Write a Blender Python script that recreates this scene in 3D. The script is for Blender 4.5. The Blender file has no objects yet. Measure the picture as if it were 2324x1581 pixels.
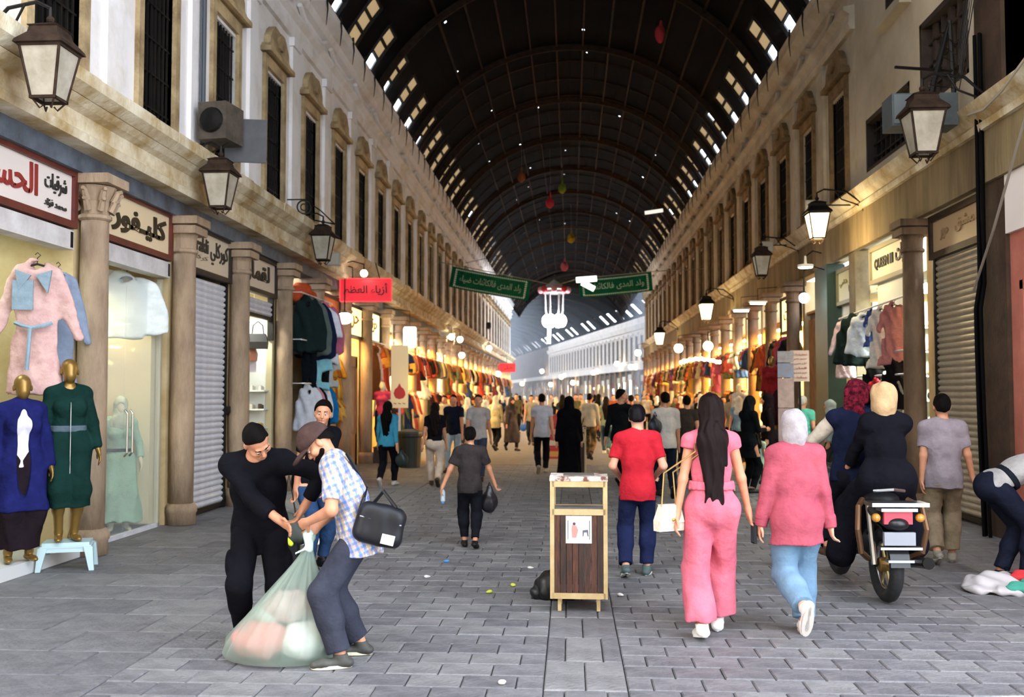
import bpy, math, random
import numpy as np
from mathutils import Vector, Matrix
SC = bpy.context.scene
COL = SC.collection
rnd = random.Random(7)
R = math.radians
# ------------------------------------------------------------------ camera
EYE = 1.66                      # metres; street runs along +Y, facades at X = -5.1 and X = +5.05
FPX, CXP, CYP = 2260.0, 1162.0, 790.5
YAW, PITCH = math.atan(133 / FPX), math.atan(107 / FPX)
cam_d = bpy.data.cameras.new('camera')
cam = bpy.data.objects.new('camera', cam_d); COL.objects.link(cam)
cam.location = (0, 0, EYE)
cam.rotation_euler = (math.pi / 2 + PITCH, 0, YAW)
cam_d.sensor_width = 36.0; cam_d.lens = 36.0 * FPX / 2324.0
cam_d.clip_start = 0.1; cam_d.clip_end = 600
cam_d.dof.use_dof = True; cam_d.dof.focus_distance = 8.0; cam_d.dof.aperture_fstop = 2.4
SC.camera = cam
# ------------------------------------------------------------------ sky, sun, exposure
w = bpy.data.worlds.new('world'); SC.world = w; w.use_nodes = True
wb = w.node_tree.nodes['Background']
wb.inputs[0].default_value = (0.80, 0.88, 1.0, 1); wb.inputs[1].default_value = 8.0
sun_d = bpy.data.lights.new('sun', 'SUN'); sun_d.energy = 30.0; sun_d.angle = R(0.6); sun_d.color = (1.0, 0.95, 0.86)
sun = bpy.data.objects.new('sun', sun_d); COL.objects.link(sun); sun.location = (20, -5, 30)
sun.rotation_euler = Vector((-7.75, -1.2, -9.75)).to_track_quat('-Z', 'Y').to_euler()
vs = SC.view_settings
vs.view_transform = 'Standard'; vs.look = 'None'; vs.exposure = 0.0; vs.gamma = 1.0; vs.use_curve_mapping = False
SC.cycles.adaptive_threshold = 0.03; SC.cycles.max_bounces = 6; SC.cycles.diffuse_bounces = 3; SC.cycles.volume_bounces = 0; SC.cycles.glossy_bounces = 3
SC.cycles.transmission_bounces = 5; SC.cycles.transparent_max_bounces = 8
SC.cycles.sample_clamp_indirect = 6.0; SC.cycles.caustics_reflective = False; SC.cycles.caustics_refractive = False
# ------------------------------------------------------------------ where a picture point lies in the place
_cy, _sy, _cp, _sp = math.cos(YAW), math.sin(YAW), math.cos(PITCH), math.sin(PITCH)
def ray(px, py):
    x, u = (px - CXP) / FPX, (CYP - py) / FPX
    f, z = _cp - u * _sp, _sp + u * _cp
    return Vector((x * _cy - f * _sy, x * _sy + f * _cy, z))
def at(px, py, Y):
    d = ray(px, py); k = Y / d.y
    return Vector((d.x * k, Y, EYE + d.z * k))
def ground(px, py):
    d = ray(px, py); k = -EYE / d.z
    return Vector((d.x * k, d.y * k, 0))
def atx(px, py, X):
    d = ray(px, py); k = X / d.x
    return Vector((X, d.y * k, EYE + d.z * k))
# ------------------------------------------------------------------ materials
def lin(h):
    if not isinstance(h, str): return tuple(h)[:3]
    h = h.lstrip('#'); o = []
    if len(h) == 3: h = ''.join(c * 2 for c in h)
    for i in (0, 2, 4):
        c = int(h[i:i + 2], 16) / 255
        o.append(c / 12.92 if c <= .04045 else ((c + .055) / 1.055) ** 2.4)
    return tuple(o)
_M = {}
def mat(col, rough=.75, col2=None, scale=6.0, mixr=(.4, .65), bump=0.0, bscale=40.0, metal=0.0, stretch=None,
        emit=0.0, alpha=1.0, trans=0.0, spec=.5, name=None, tl=0.0):
    key = (str(col), rough, str(col2), scale, mixr, bump, bscale, metal, str(stretch), emit, alpha, trans, spec, tl)
    if key in _M: return _M[key]
    m = bpy.data.materials.new(name or 'mat_%s' % (str(col).strip('#') if isinstance(col, str) else 'c%d' % len(_M)))
    m.use_nodes = True
    nt = m.node_tree; n = nt.nodes; L = nt.links
    b = n['Principled BSDF']
    c1 = lin(col) + (1,)
    b.inputs['Base Color'].default_value = c1
    b.inputs['Roughness'].default_value = rough
    b.inputs['Metallic'].default_value = metal
    b.inputs['Specular IOR Level'].default_value = spec
    b.inputs['Alpha'].default_value = alpha
    b.inputs['Transmission Weight'].default_value = trans
    if emit:
        b.inputs['Emission Color'].default_value = c1; b.inputs['Emission Strength'].default_value = emit
    tc = None
    if col2 is not None or bump:
        tc = n.new('ShaderNodeTexCoord'); src = tc.outputs['Object']
        if stretch:
            mp = n.new('ShaderNodeMapping'); mp.inputs['Scale'].default_value = stretch
            L.new(src, mp.inputs[0]); src = mp.outputs[0]
    if col2 is not None:
        no = n.new('ShaderNodeTexNoise'); no.inputs['Scale'].default_value = scale; no.inputs['Detail'].default_value = 5
        no.inputs['Roughness'].default_value = .65
        L.new(src, no.inputs['Vector'])
        cr = n.new('ShaderNodeValToRGB')
        cr.color_ramp.elements[0].position = mixr[0]; cr.color_ramp.elements[1].position = mixr[1]
        cr.color_ramp.elements[0].color = c1; cr.color_ramp.elements[1].color = lin(col2) + (1,)
        L.new(no.outputs['Fac'], cr.inputs[0]); L.new(cr.outputs[0], b.inputs['Base Color'])
        if emit: L.new(cr.outputs[0], b.inputs['Emission Color'])
    if bump:
        nb = n.new('ShaderNodeTexNoise'); nb.inputs['Scale'].default_value = bscale; nb.inputs['Detail'].default_value = 3
        L.new(src, nb.inputs['Vector'])
        bp = n.new('ShaderNodeBump'); bp.inputs['Strength'].default_value = bump; bp.inputs['Distance'].default_value = .02 if bscale > 16 else .035
        L.new(nb.outputs['Fac'], bp.inputs['Height']); L.new(bp.outputs[0], b.inputs['Normal'])
    if tl:                                       # thin cloth or dirty glass that lets light through
        t = n.new('ShaderNodeBsdfTranslucent'); t.inputs[0].default_value = c1
        mx = n.new('ShaderNodeMixShader'); mx.inputs[0].default_value = tl
        L.new(b.outputs[0], mx.inputs[1]); L.new(t.outputs[0], mx.inputs[2]); L.new(mx.outputs[0], n['Material Output'].inputs[0])
    _M[key] = m
    return m
def cloth(c, c2=None, **k):
    if c2 is None:
        r = lin(c); c2 = tuple(min(1, v * .78) for v in r)
    return mat(c, .92, c2, k.pop('scale', 9.0), (.35, .7), k.pop('bump', .5), k.pop('bscale', 13.0), spec=.06, **k)
# ------------------------------------------------------------------ mesh helpers
class MB:
    """collects shapes; build() links them as ONE mesh object"""
    def __init__(s): s.v = []; s.f = []; s.mi = []; s.cur = 0
    def add(s, vs_, fs):
        o = len(s.v); s.v.extend([tuple(p) for p in vs_])
        for f in fs: s.f.append(tuple(i + o for i in f)); s.mi.append(s.cur)
        return s
    def box(s, x0, x1, y0, y1, z0, z1, M=None):
        p = [(x, y, z) for z in (z0, z1) for y in (y0, y1) for x in (x0, x1)]
        if M is not None: p = [M @ Vector(q) for q in p]
        return s.add(p, [(0, 2, 3, 1), (4, 5, 7, 6), (0, 1, 5, 4), (2, 6, 7, 3), (0, 4, 6, 2), (1, 3, 7, 5)])
    def cbox(s, c, h, M=None):
        return s.box(c[0] - h[0], c[0] + h[0], c[1] - h[1], c[1] + h[1], c[2] - h[2], c[2] + h[2], M)
    def rings(s, rs, cap0=True, cap1=True, closed=True):
        """rs: list of rings (each a list of points of the same count)"""
        n = len(rs[0]); vs_ = [p for r in rs for p in r]; fs = []
        m = n if closed else n - 1
        for i in range(len(rs) - 1):
            for j in range(m):
                a, b = i * n + j, i * n + (j + 1) % n
                fs.append((a, b, b + n, a + n))
        if cap0: fs.append(tuple(range(n - 1, -1, -1)))
        if cap1: fs.append(tuple(range((len(rs) - 1) * n, len(rs) * n)))
        return s.add(vs_, fs)
    def lathe(s, prof, c=(0, 0, 0), seg=16, M=None, ph=0.0, cap=True):
        rs = []
        for r, z in prof:
            q = [Vector((r * math.cos(2 * math.pi * k / seg + ph), r * math.sin(2 * math.pi * k / seg + ph), z)) for k in range(seg)]
            if M is not None: q = [M @ p for p in q]
            rs.append([p + Vector(c) for p in q])
        return s.rings(rs, cap, cap)
    def tube(s, pts, r, seg=8, r2=None):
        pts = [Vector(p) for p in pts]; rs = []; n = len(pts)
        up = Vector((0, 0, 1)); px = None
        for i, p in enumerate(pts):
            t = (pts[min(i + 1, n - 1)] - pts[max(i - 1, 0)]).normalized()
            if px is None:
                px = t.cross(up if abs(t.z) < .95 else Vector((1, 0, 0))).normalized()
            else:
                px = (px - t * px.dot(t)).normalized()
            py = t.cross(px)
            rr = r if r2 is None else r + (r2 - r) * i / max(1, n - 1)
            rs.append([p + px * (rr * math.cos(2 * math.pi * k / seg)) + py * (rr * math.sin(2 * math.pi * k / seg)) for k in range(seg)])
        return s.rings(rs)
    def prism(s, poly, d0, d1, axis='y'):
        def P(a, b, d):
            return {'y': (a, d, b), 'x': (d, a, b), 'z': (a, b, d)}[axis]
        return s.rings([[P(a, b, d0) for a, b in poly], [P(a, b, d1) for a, b in poly]])
    def ball(s, c, r, seg=12, rings=8, sq=(1, 1, 1)):
        rs = []
        for i in range(rings + 1):
            t = math.pi * (i + (0.02 if i == 0 else -.02 if i == rings else 0)) / rings
            rs.append([(c[0] + sq[0] * r * math.sin(t) * math.cos(2 * math.pi * k / seg), c[1] + sq[1] * r * math.sin(t) * math.sin(2 * math.pi * k / seg),
                        c[2] - sq[2] * r * math.cos(t)) for k in range(seg)])
        return s.rings(rs)
    def torus(s, c, Rr, r, ax='x', seg=28, ts=10, M=None):
        rs = []
        for i in range(seg + 1):
            a = 2 * math.pi * i / seg; ring = []
            for k in range(ts):
                b = 2 * math.pi * k / ts
                q = Rr + r * math.cos(b); u, v_, t = q * math.cos(a), q * math.sin(a), r * math.sin(b)
                p = Vector({'x': (t, u, v_), 'y': (u, t, v_), 'z': (u, v_, t)}[ax])
                if M is not None: p = M @ p
                ring.append(p + Vector(c))
            rs.append(ring)
        return s.rings(rs, False, False)
    def mesh(s, name, smooth=False):
        me = bpy.data.meshes.new(name); me.from_pydata(s.v, [], s.f)
        if smooth: me.polygons.foreach_set('use_smooth', [True] * len(me.polygons))
        if any(s.mi): me.polygons.foreach_set('material_index', s.mi)
        me.update(); return me
    def build(s, name, m, parent=None, loc=None, rz=0.0, smooth=False, **tags):
        return obj(name, s.mesh(name, smooth), m, parent, loc, rz, **tags)
def obj(name, me, m, parent=None, loc=None, rz=0.0, label=None, cat=None, group=None, kind=None):
    o = bpy.data.objects.new(name, me); COL.objects.link(o)
    if parent is not None: o.parent = parent
    if loc is not None: o.location = loc
    if rz: o.rotation_euler.z = rz
    if m is not None and me is not None:
        for q in (m if isinstance(m, (list, tuple)) else [m]):
            if len(me.materials) < (len(m) if isinstance(m, (list, tuple)) else 1): me.materials.append(q)
    tag(o, label, cat, group, kind)
    return o
def tag(o, label=None, cat=None, group=None, kind=None):
    if label: o['label'] = label
    if cat: o['category'] = cat
    if group: o['group'] = group
    if kind: o['kind'] = kind
    return o
def thing(name, label, cat, loc=(0, 0, 0), rz=0.0, group=None, kind=None):
    return obj(name, None, None, None, loc, rz, label, cat, group, kind)
def link_copy(o, parent=None):
    c = o.copy(); COL.objects.link(c)
    if parent is not None: c.parent = parent
    return c
def copy_tree(o, parent=None):
    c = link_copy(o, parent)
    for ch in list(o.children): copy_tree(ch, c)
    return c
def recolor(o, m):
    """give one copy its own material while the mesh data stays shared"""
    if not o.data.materials: o.data.materials.append(m)
    o.material_slots[0].link = 'OBJECT'; o.material_slots[0].material = m
# ------------------------------------------------------------------ smooth solids (distance field -> quads)
def nets(f, lo, h):
    s = f < 0
    cs = np.zeros(tuple(n - 1 for n in f.shape), np.int8)
    for a in (0, 1):
        for b in (0, 1):
            for c in (0, 1):
                cs += s[a:a + cs.shape[0], b:b + cs.shape[1], c:c + cs.shape[2]]
    act = (cs > 0) & (cs < 8)
    I = np.argwhere(act)
    if len(I) == 0: return np.zeros((0, 3)), np.zeros((0, 4), int)
    acc = np.zeros((len(I), 3)); cnt = np.zeros(len(I))
    cor = [(a, b, c) for a in (0, 1) for b in (0, 1) for c in (0, 1)]
    val = {k: f[I[:, 0] + k[0], I[:, 1] + k[1], I[:, 2] + k[2]] for k in cor}
    for k in cor:
        for ax in range(3):
            if k[ax]: continue
            k2 = tuple(1 if i == ax else k[i] for i in range(3))
            v0, v1 = val[k], val[k2]; m = (v0 < 0) != (v1 < 0)
            t = np.where(m, v0 / np.where(m, v0 - v1, 1), 0)
            p = np.array(k, float)[None, :].repeat(len(I), 0); p[:, ax] += t
            acc[m] += p[m]; cnt[m] += 1
    V = lo + h * (I + acc / cnt[:, None])
    vid = np.full(act.shape, -1, np.int64); vid[act] = np.arange(len(I))
    F = []
    for ax in range(3):
        sl0 = [slice(None)] * 3; sl1 = [slice(None)] * 3
        sl0[ax] = slice(0, -1); sl1[ax] = slice(1, None)
        e = s[tuple(sl0)] != s[tuple(sl1)]
        E_ = np.argwhere(e)
        b, c = (ax + 1) % 3, (ax + 2) % 3
        ok = (E_[:, b] > 0) & (E_[:, c] > 0) & (E_[:, b] < f.shape[b] - 1) & (E_[:, c] < f.shape[c] - 1)
        E_ = E_[ok]
        q = []
        for db, dc in ((-1, -1), (0, -1), (0, 0), (-1, 0)):
            t = E_.copy(); t[:, b] += db; t[:, c] += dc
            q.append(vid[t[:, 0], t[:, 1], t[:, 2]])
        q = np.stack(q, 1)
        inn = s[E_[:, 0], E_[:, 1], E_[:, 2]]
        q[~inn] = q[~inn][:, ::-1]
        F.append(q)
    F = np.concatenate(F)
    return V, F[(F >= 0).all(1)]
class SDF:
    def __init__(s, res): s.h = res; s.ops = []
    def cone(s, a, b, ra, rb=None, k=.02, fl=1.0, ax=None):
        s.ops.append(('c', np.array(a, float), np.array(b, float), ra, ra if rb is None else rb, k, fl, None if ax is None else np.array(ax, float))); return s
    def ell(s, c, r, M=None, k=.02):
        s.ops.append(('e', np.array(c, float), np.array(r, float), None if M is None else np.array(M, float), k)); return s
    def carve(s, c, r, M=None, k=0.0):
        s.ops.append(('x', np.array(c, float), np.array(r, float), None if M is None else np.array(M, float), k)); return s
    def cut(s, p, n, ball=None):
        s.ops.append(('p', np.array(p, float), np.array(n, float) / np.linalg.norm(n), ball)); return s
    def folds(s, amp, freq, d=(0, 0, 1), ph=0.0):
        s.ops.append(('f', amp, freq, np.array(d, float), ph)); return s
    def sub(s, other, k=.02):
        s.ops.append(('s', other, k)); return s
    def grid(s, pad=True):
        lo, hi = np.full(3, 1e9), np.full(3, -1e9)
        for o in s.ops:
            if o[0] == 's':
                l, g = o[1].grid(False); lo, hi = np.minimum(lo, l), np.maximum(hi, g)
            if o[0] == 'c':
                r = max(o[3], o[4]) * max(1, o[6]); lo = np.minimum(lo, np.minimum(o[1], o[2]) - r); hi = np.maximum(hi, np.maximum(o[1], o[2]) + r)
            elif o[0] == 'e':
                r = o[2].max() if o[3] is not None else o[2]; lo = np.minimum(lo, o[1] - r); hi = np.maximum(hi, o[1] + r)
        pad = .03 + 3 * s.h if pad else 0
        return lo - pad, hi + pad
    def run(s):
        lo, hi = s.grid(); n = np.ceil((hi - lo) / s.h).astype(int) + 1
        return nets(s.field(lo, hi, n, s.h), lo, s.h)
    def field(s, lo, hi, n, h):
        f = np.full(tuple(n), .12, np.float32)
        X = [(lo[i] + h * np.arange(n[i])).astype(np.float32) for i in range(3)]
        def sub_(l, g):
            i0 = np.maximum(0, np.floor((l - lo) / h).astype(int)); i1 = np.minimum(n, np.ceil((g - lo) / h).astype(int) + 1)
            sl = tuple(slice(i0[i], i1[i]) for i in range(3))
            P = [X[0][sl[0]][:, None, None], X[1][sl[1]][None, :, None], X[2][sl[2]][None, None, :]]
            return sl, P
        def edist(P, c, r, M):
            q = [P[i] - np.float32(c[i]) for i in range(3)]
            if M is not None: q = [M[0][i] * q[0] + M[1][i] * q[1] + M[2][i] * q[2] for i in range(3)]
            a = (q[0] / r[0]) ** 2 + (q[1] / r[1]) ** 2 + (q[2] / r[2]) ** 2
            b = (q[0] / r[0] ** 2) ** 2 + (q[1] / r[1] ** 2) ** 2 + (q[2] / r[2] ** 2) ** 2
            a = np.sqrt(a)
            return a * (a - 1) / np.sqrt(np.maximum(b, 1e-9))
        for o in s.ops:
            if o[0] == 'c':
                _, a, b, ra, rb, k, fl, ax = o
                r = max(ra, rb) * max(1, fl) + k + 2.5 * h
                sl, P = sub_(np.minimum(a, b) - r, np.maximum(a, b) + r)
                ba = b - a; q = [P[i] - np.float32(a[i]) for i in range(3)]
                if ax is not None and fl != 1:
                    dp = q[0] * ax[0] + q[1] * ax[1] + q[2] * ax[2]; w_ = 1 / fl - 1
                    q = [q[i] + dp * np.float32(w_ * ax[i]) for i in range(3)]
                t = np.clip((q[0] * ba[0] + q[1] * ba[1] + q[2] * ba[2]) / max(1e-9, ba @ ba), 0, 1)
                d = np.sqrt((q[0] - t * ba[0]) ** 2 + (q[1] - t * ba[1]) ** 2 + (q[2] - t * ba[2]) ** 2) - (ra + (rb - ra) * t)
                if fl < 1: d = d * fl
            elif o[0] in 'ex':
                _, c, r, M, k = o
                rr = (r.max() if M is not None else r) + k + 2.5 * h
                sl, P = sub_(c - rr, c + rr); d = edist(P, c, r, M)
            elif o[0] == 'p':
                _, p, nn, bl = o
                if bl is None: sl, P = sub_(lo, hi)
                else: sl, P = sub_(np.array(bl[0]) - bl[1], np.array(bl[0]) + bl[1])
                d = (P[0] - p[0]) * nn[0] + (P[1] - p[1]) * nn[1] + (P[2] - p[2]) * nn[2]
                f[sl] = np.maximum(f[sl], d); continue
            elif o[0] == 's':
                sl = (slice(None),) * 3; d = o[1].field(lo, hi, n, h); k = o[2]
            elif o[0] == 'f':
                _, amp, fr, dd, ph = o
                P = [X[0][:, None, None], X[1][None, :, None], X[2][None, None, :]]
                g = np.sin(fr * (P[0] * 1.0 + .35 * P[2] * dd[2] + ph) + 2.1 * np.sin(fr * .43 * (P[1] + .2 * P[2]) + ph)) + \
                    np.sin(fr * .8 * (P[1] - .3 * P[2] * dd[2]) + 1.7 * np.sin(fr * .37 * (P[0] + P[2] * .4)) + ph)
                f += (amp * .5) * g.astype(np.float32); continue
            F_ = f[sl]; d = np.asarray(d, np.float32)
            if o[0] == 'x': f[sl] = np.maximum(F_, -d)
            elif k > 0:
                hh = np.clip(.5 + .5 * (F_ - d) / k, 0, 1); f[sl] = F_ * (1 - hh) + d * hh - k * hh * (1 - hh)
            else: f[sl] = np.minimum(F_, d)
        return f
    def mesh(s, name):
        V, F = s.run(); return npmesh(name, V, F)
def npmesh(name, V, F, smooth=True):
    me = bpy.data.meshes.new(name); nf = len(F); k = F.shape[1]
    me.vertices.add(len(V)); me.vertices.foreach_set('co', np.asarray(V, np.float32).ravel())
    me.loops.add(nf * k); me.loops.foreach_set('vertex_index', F.astype(np.int32).ravel())
    me.polygons.add(nf); me.polygons.foreach_set('loop_start', np.arange(0, nf * k, k, dtype=np.int32))
    me.polygons.foreach_set('use_smooth', np.full(nf, smooth))
    me.update(calc_edges=True); return me
# ------------------------------------------------------------------ lettering
_AR = {'ا': ('FE8D', 'FE8E', None, None), 'أ': ('FE83', 'FE84', None, None), 'إ': ('FE87', 'FE88', None, None), 'ب': ('FE8F', 'FE90', 'FE91', 'FE92'),
       'ت': ('FE95', 'FE96', 'FE97', 'FE98'), 'ج': ('FE9D', 'FE9E', 'FE9F', 'FEA0'), 'ح': ('FEA1', 'FEA2', 'FEA3', 'FEA4'), 'خ': ('FEA5', 'FEA6', 'FEA7', 'FEA8'),
       'د': ('FEA9', 'FEAA', None, None), 'ر': ('FEAD', 'FEAE', None, None), 'ز': ('FEAF', 'FEB0', None, None), 'س': ('FEB1', 'FEB2', 'FEB3', 'FEB4'),
       'ص': ('FEB9', 'FEBA', 'FEBB', 'FEBC'), 'ش': ('FEB5', 'FEB6', 'FEB7', 'FEB8'), 'ض': ('FEBD', 'FEBE', 'FEBF', 'FEC0'), 'ط': ('FEC1', 'FEC2', 'FEC3', 'FEC4'), 'ظ': ('FEC5', 'FEC6', 'FEC7', 'FEC8'),
       'ع': ('FEC9', 'FECA', 'FECB', 'FECC'), 'ف': ('FED1', 'FED2', 'FED3', 'FED4'), 'ق': ('FED5', 'FED6', 'FED7', 'FED8'), 'ك': ('FED9', 'FEDA', 'FEDB', 'FEDC'),
       'ل': ('FEDD', 'FEDE', 'FEDF', 'FEE0'), 'م': ('FEE1', 'FEE2', 'FEE3', 'FEE4'), 'ن': ('FEE5', 'FEE6', 'FEE7', 'FEE8'), 'ه': ('FEE9', 'FEEA', 'FEEB', 'FEEC'),
       'و': ('FEED', 'FEEE', None, None), 'ي': ('FEF1', 'FEF2', 'FEF3', 'FEF4'), 'ى': ('FEEF', 'FEF0', None, None), 'ؤ': ('FE85', 'FE86', None, None),
       'ء': ('FE80', None, None, None), 'ة': ('FE93', 'FE94', None, None), 'ئ': ('FE89', 'FE8A', 'FE8B', 'FE8C'), 'ـ': ('0640',) * 4}
def arabic(s):
    out = []
    for i, c in enumerate(s):
        if c not in _AR: out.append(c); continue
        p = i > 0 and s[i - 1] in _AR and _AR[s[i - 1]][2] is not None
        q = i + 1 < len(s) and s[i + 1] in _AR and _AR[c][2] is not None and _AR[s[i + 1]][1] is not None
        k = 3 if p and q else 1 if p else 2 if q else 0
        out.append(chr(int(_AR[c][k] or _AR[c][0], 16)))
    return ''.join(reversed(out))
def text_mesh(s, w_, h_, ext=.004, bold=.0):
    """lettering as a mesh in the XZ plane, centred, scaled into w_ x h_, facing -Y"""
    c = bpy.data.curves.new('lettering', 'FONT'); c.body = s; c.extrude = .02; c.resolution_u = 2; c.offset = bold
    o = bpy.data.objects.new('lettering', c); COL.objects.link(o)
    dg = bpy.context.evaluated_depsgraph_get(); me = bpy.data.meshes.new_from_object(o.evaluated_get(dg))
    bpy.data.objects.remove(o); bpy.data.curves.remove(c)
    co = np.empty(len(me.vertices) * 3); me.vertices.foreach_get('co', co); co = co.reshape(-1, 3)
    if len(co):
        a, b = co.min(0), co.max(0); d = np.maximum(b - a, 1e-4)
        x = (co[:, 0] - (a[0] + b[0]) / 2) * w_ / d[0]; z = (co[:, 1] - (a[1] + b[1]) / 2) * h_ / d[1]; y = -(co[:, 2] / .02) * ext
        me.vertices.foreach_set('co', np.stack([x, y, z], 1).ravel()); me.update()
    return me
def lettering(s, w_, h_, m, parent, loc, rz=0.0, ext=.004, bold=0.0, name='lettering'):
    return obj(name, text_mesh(s, w_, h_, ext, bold), m, parent, loc, rz)
# ================================================================== materials of the place
M_PLASTER = mat('#f2eeec', .9, '#cfc4b2', 1.1, (.46, .8), .25, 9, name='white_plaster')
M_PLASTER_R = mat('#cfc4b0', .9, '#a2937a', 1.0, (.38, .72), .25, 9, name='cream_plaster')
M_STONE = mat('#c4ad84', .9, '#7b6342', 2.2, (.36, .7), .5, 22, name='old_stone')
M_CORN = mat('#e6dcc2', .9, '#ad915f', 1.7, (.36, .64), .6, 18, name='cornice_stone')
M_COLUMN = mat('#b39a7e', .85, '#6f5a48', 3.0, (.35, .75), .45, 30, stretch=(1, 1, .35), name='column_stone')
M_BROWN = mat('#9b7f58', .9, '#5d462b', 3.0, (.3, .7), .5, 25, name='brown_stucco')
M_DARKWOOD = mat('#3a2a20', .6, '#1c1410', 5, (.3, .7), .2, 40, name='dark_wood')
M_REDWOOD = mat('#6e2f24', .5, '#4a1d17', 5, (.3, .7), name='red_brown_wood')
M_IRON = mat('#1d1b1a', .55, metal=.6, name='black_iron')
M_RUST = mat('#43342a', .85, '#261d18', 8, (.3, .7), spec=.1, name='rusty_iron')
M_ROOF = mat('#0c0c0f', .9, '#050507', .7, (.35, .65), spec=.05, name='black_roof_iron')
M_BEAM = mat('#66707c', .7, '#3c424a', 3, (.35, .7), name='grey_beam')
M_DARK = mat('#1c1813', .7, '#0e0c0a', 4, (.4, .6), spec=.2, name='window_dark')
M_STEEL = mat('#ececf0', .5, '#cfcfd6', 5, (.3, .7), metal=.1, name='shutter_steel')
M_STEEL_T = mat('#b9ae98', .45, '#968a74', 5, (.3, .7), metal=.1, name='tan_shutter')
M_PAVE = [mat('#7e7d80', .6, '#56565a', 5, (.3, .75), .6, 30, name='paver_a'), mat('#757477', .58, '#4f4f54', 6, (.3, .75), .6, 30, name='paver_b'),
          mat('#878687', .62, '#606062', 4, (.3, .75), .6, 30, name='paver_c')]
M_JOINT = mat('#3a3a3c', .95, name='paver_joint')
M_PANE = mat('#b3a288', .5, '#7d6e5a', 3, (.35, .75), tl=.9, name='dirty_glass')
M_WHITE = mat('#efefec', .6, name='white_paint')
# ================================================================== floor
YEND = 84.0
fl = MB().box(-16, 9, -6, 230, -.30, -.035).build('floor', M_JOINT, kind='structure')
mid = MB().box(-8.2, 8.2, 24.0, 225, -.034, 0.0)
mid.build('pavement_bed', mat('#7e7973', .6, '#595550', 3, (.3, .75), .5, 6, name='far_paving'), fl)
def paver_mesh(w_, l_, m):
    b = MB(); e = .008; t = .03; x, y = w_ / 2 - .003, l_ / 2 - .003
    b.rings([[(-x, -y, -t), (x, -y, -t), (x, y, -t), (-x, y, -t)], [(-x, -y, -.008), (x, -y, -.008), (x, y, -.008), (-x, y, -.008)],
             [(-x + e, -y + e, 0), (x - e, -y + e, 0), (x - e, y - e, 0), (-x + e, y - e, 0)]], cap0=False)
    me = b.mesh('paver'); me.materials.append(m); return me
cells = []
def zone(x0, x1, y0, y1, w_, l_, kind):
    r = 0; y = y0
    while y < y1 - .01:
        off = (w_ / 2 if r % 2 else 0)
        x = x0 - off
        while x < x1 - .01:
            a, b = max(x, x0), min(x + w_, x1)
            if b - a > .05: cells.append(((a + b) / 2, y + l_ / 2, b - a, l_, kind))
            x += w_
        y += l_; r += 1
zone(-.16, .32, 2, 24, .24, .62, 1)
zone(-2.72, -.16, 2, 24, .32, .25, 0); zone(.32, 3.25, 2, 24, .293, .25, 0)
zone(-8.2, -2.72, 2, 24, .685, .55, 2); zone(3.25, 8.2, 2, 24, .62, .55, 2)
vis = []
for c in cells:
    d = Vector((c[0], c[1], -EYE)); k = d.y
    px = 1295 + c[0] / c[1] * FPX
    if 5.45 < c[1] < 24 and -20 < px < 2350: vis.append(c)
near = sorted(vis, key=lambda c: -(c[2] * c[3]) / c[1] ** 3)[:300]
near_s = set((round(c[0], 3), round(c[1], 3)) for c in near)
pm = {}
for c in near:
    k = (round(c[2], 3), round(c[3], 3), rnd.randrange(3))
    if k not in pm: pm[k] = paver_mesh(c[2], c[3], M_PAVE[k[2]])
    obj('paver', pm[k], None, fl, (c[0], c[1], rnd.uniform(-.005, 0)))
rest = [MB() for _ in range(3)]
far = MB()
for c in cells:
    if (round(c[0], 3), round(c[1], 3)) in near_s: continue
    x, y, z = c[2] / 2 - .003, c[3] / 2 - .003, rnd.uniform(-.006, 0); far.cur = rnd.randrange(3)
    e = .008
    far.rings([[(c[0] - x, c[1] - y, -.034), (c[0] + x, c[1] - y, -.034), (c[0] + x, c[1] + y, -.034), (c[0] - x, c[1] + y, -.034)],
               [(c[0] - x, c[1] - y, z - .008), (c[0] + x, c[1] - y, z - .008), (c[0] + x, c[1] + y, z - .008), (c[0] - x, c[1] + y, z - .008)],
               [(c[0] - x + e, c[1] - y + e, z), (c[0] + x - e, c[1] - y + e, z), (c[0] + x - e, c[1] + y - e, z), (c[0] - x + e, c[1] + y - e, z)]], cap0=False)
far.build('distant_pavers', M_PAVE, fl, kind='stuff')
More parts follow.
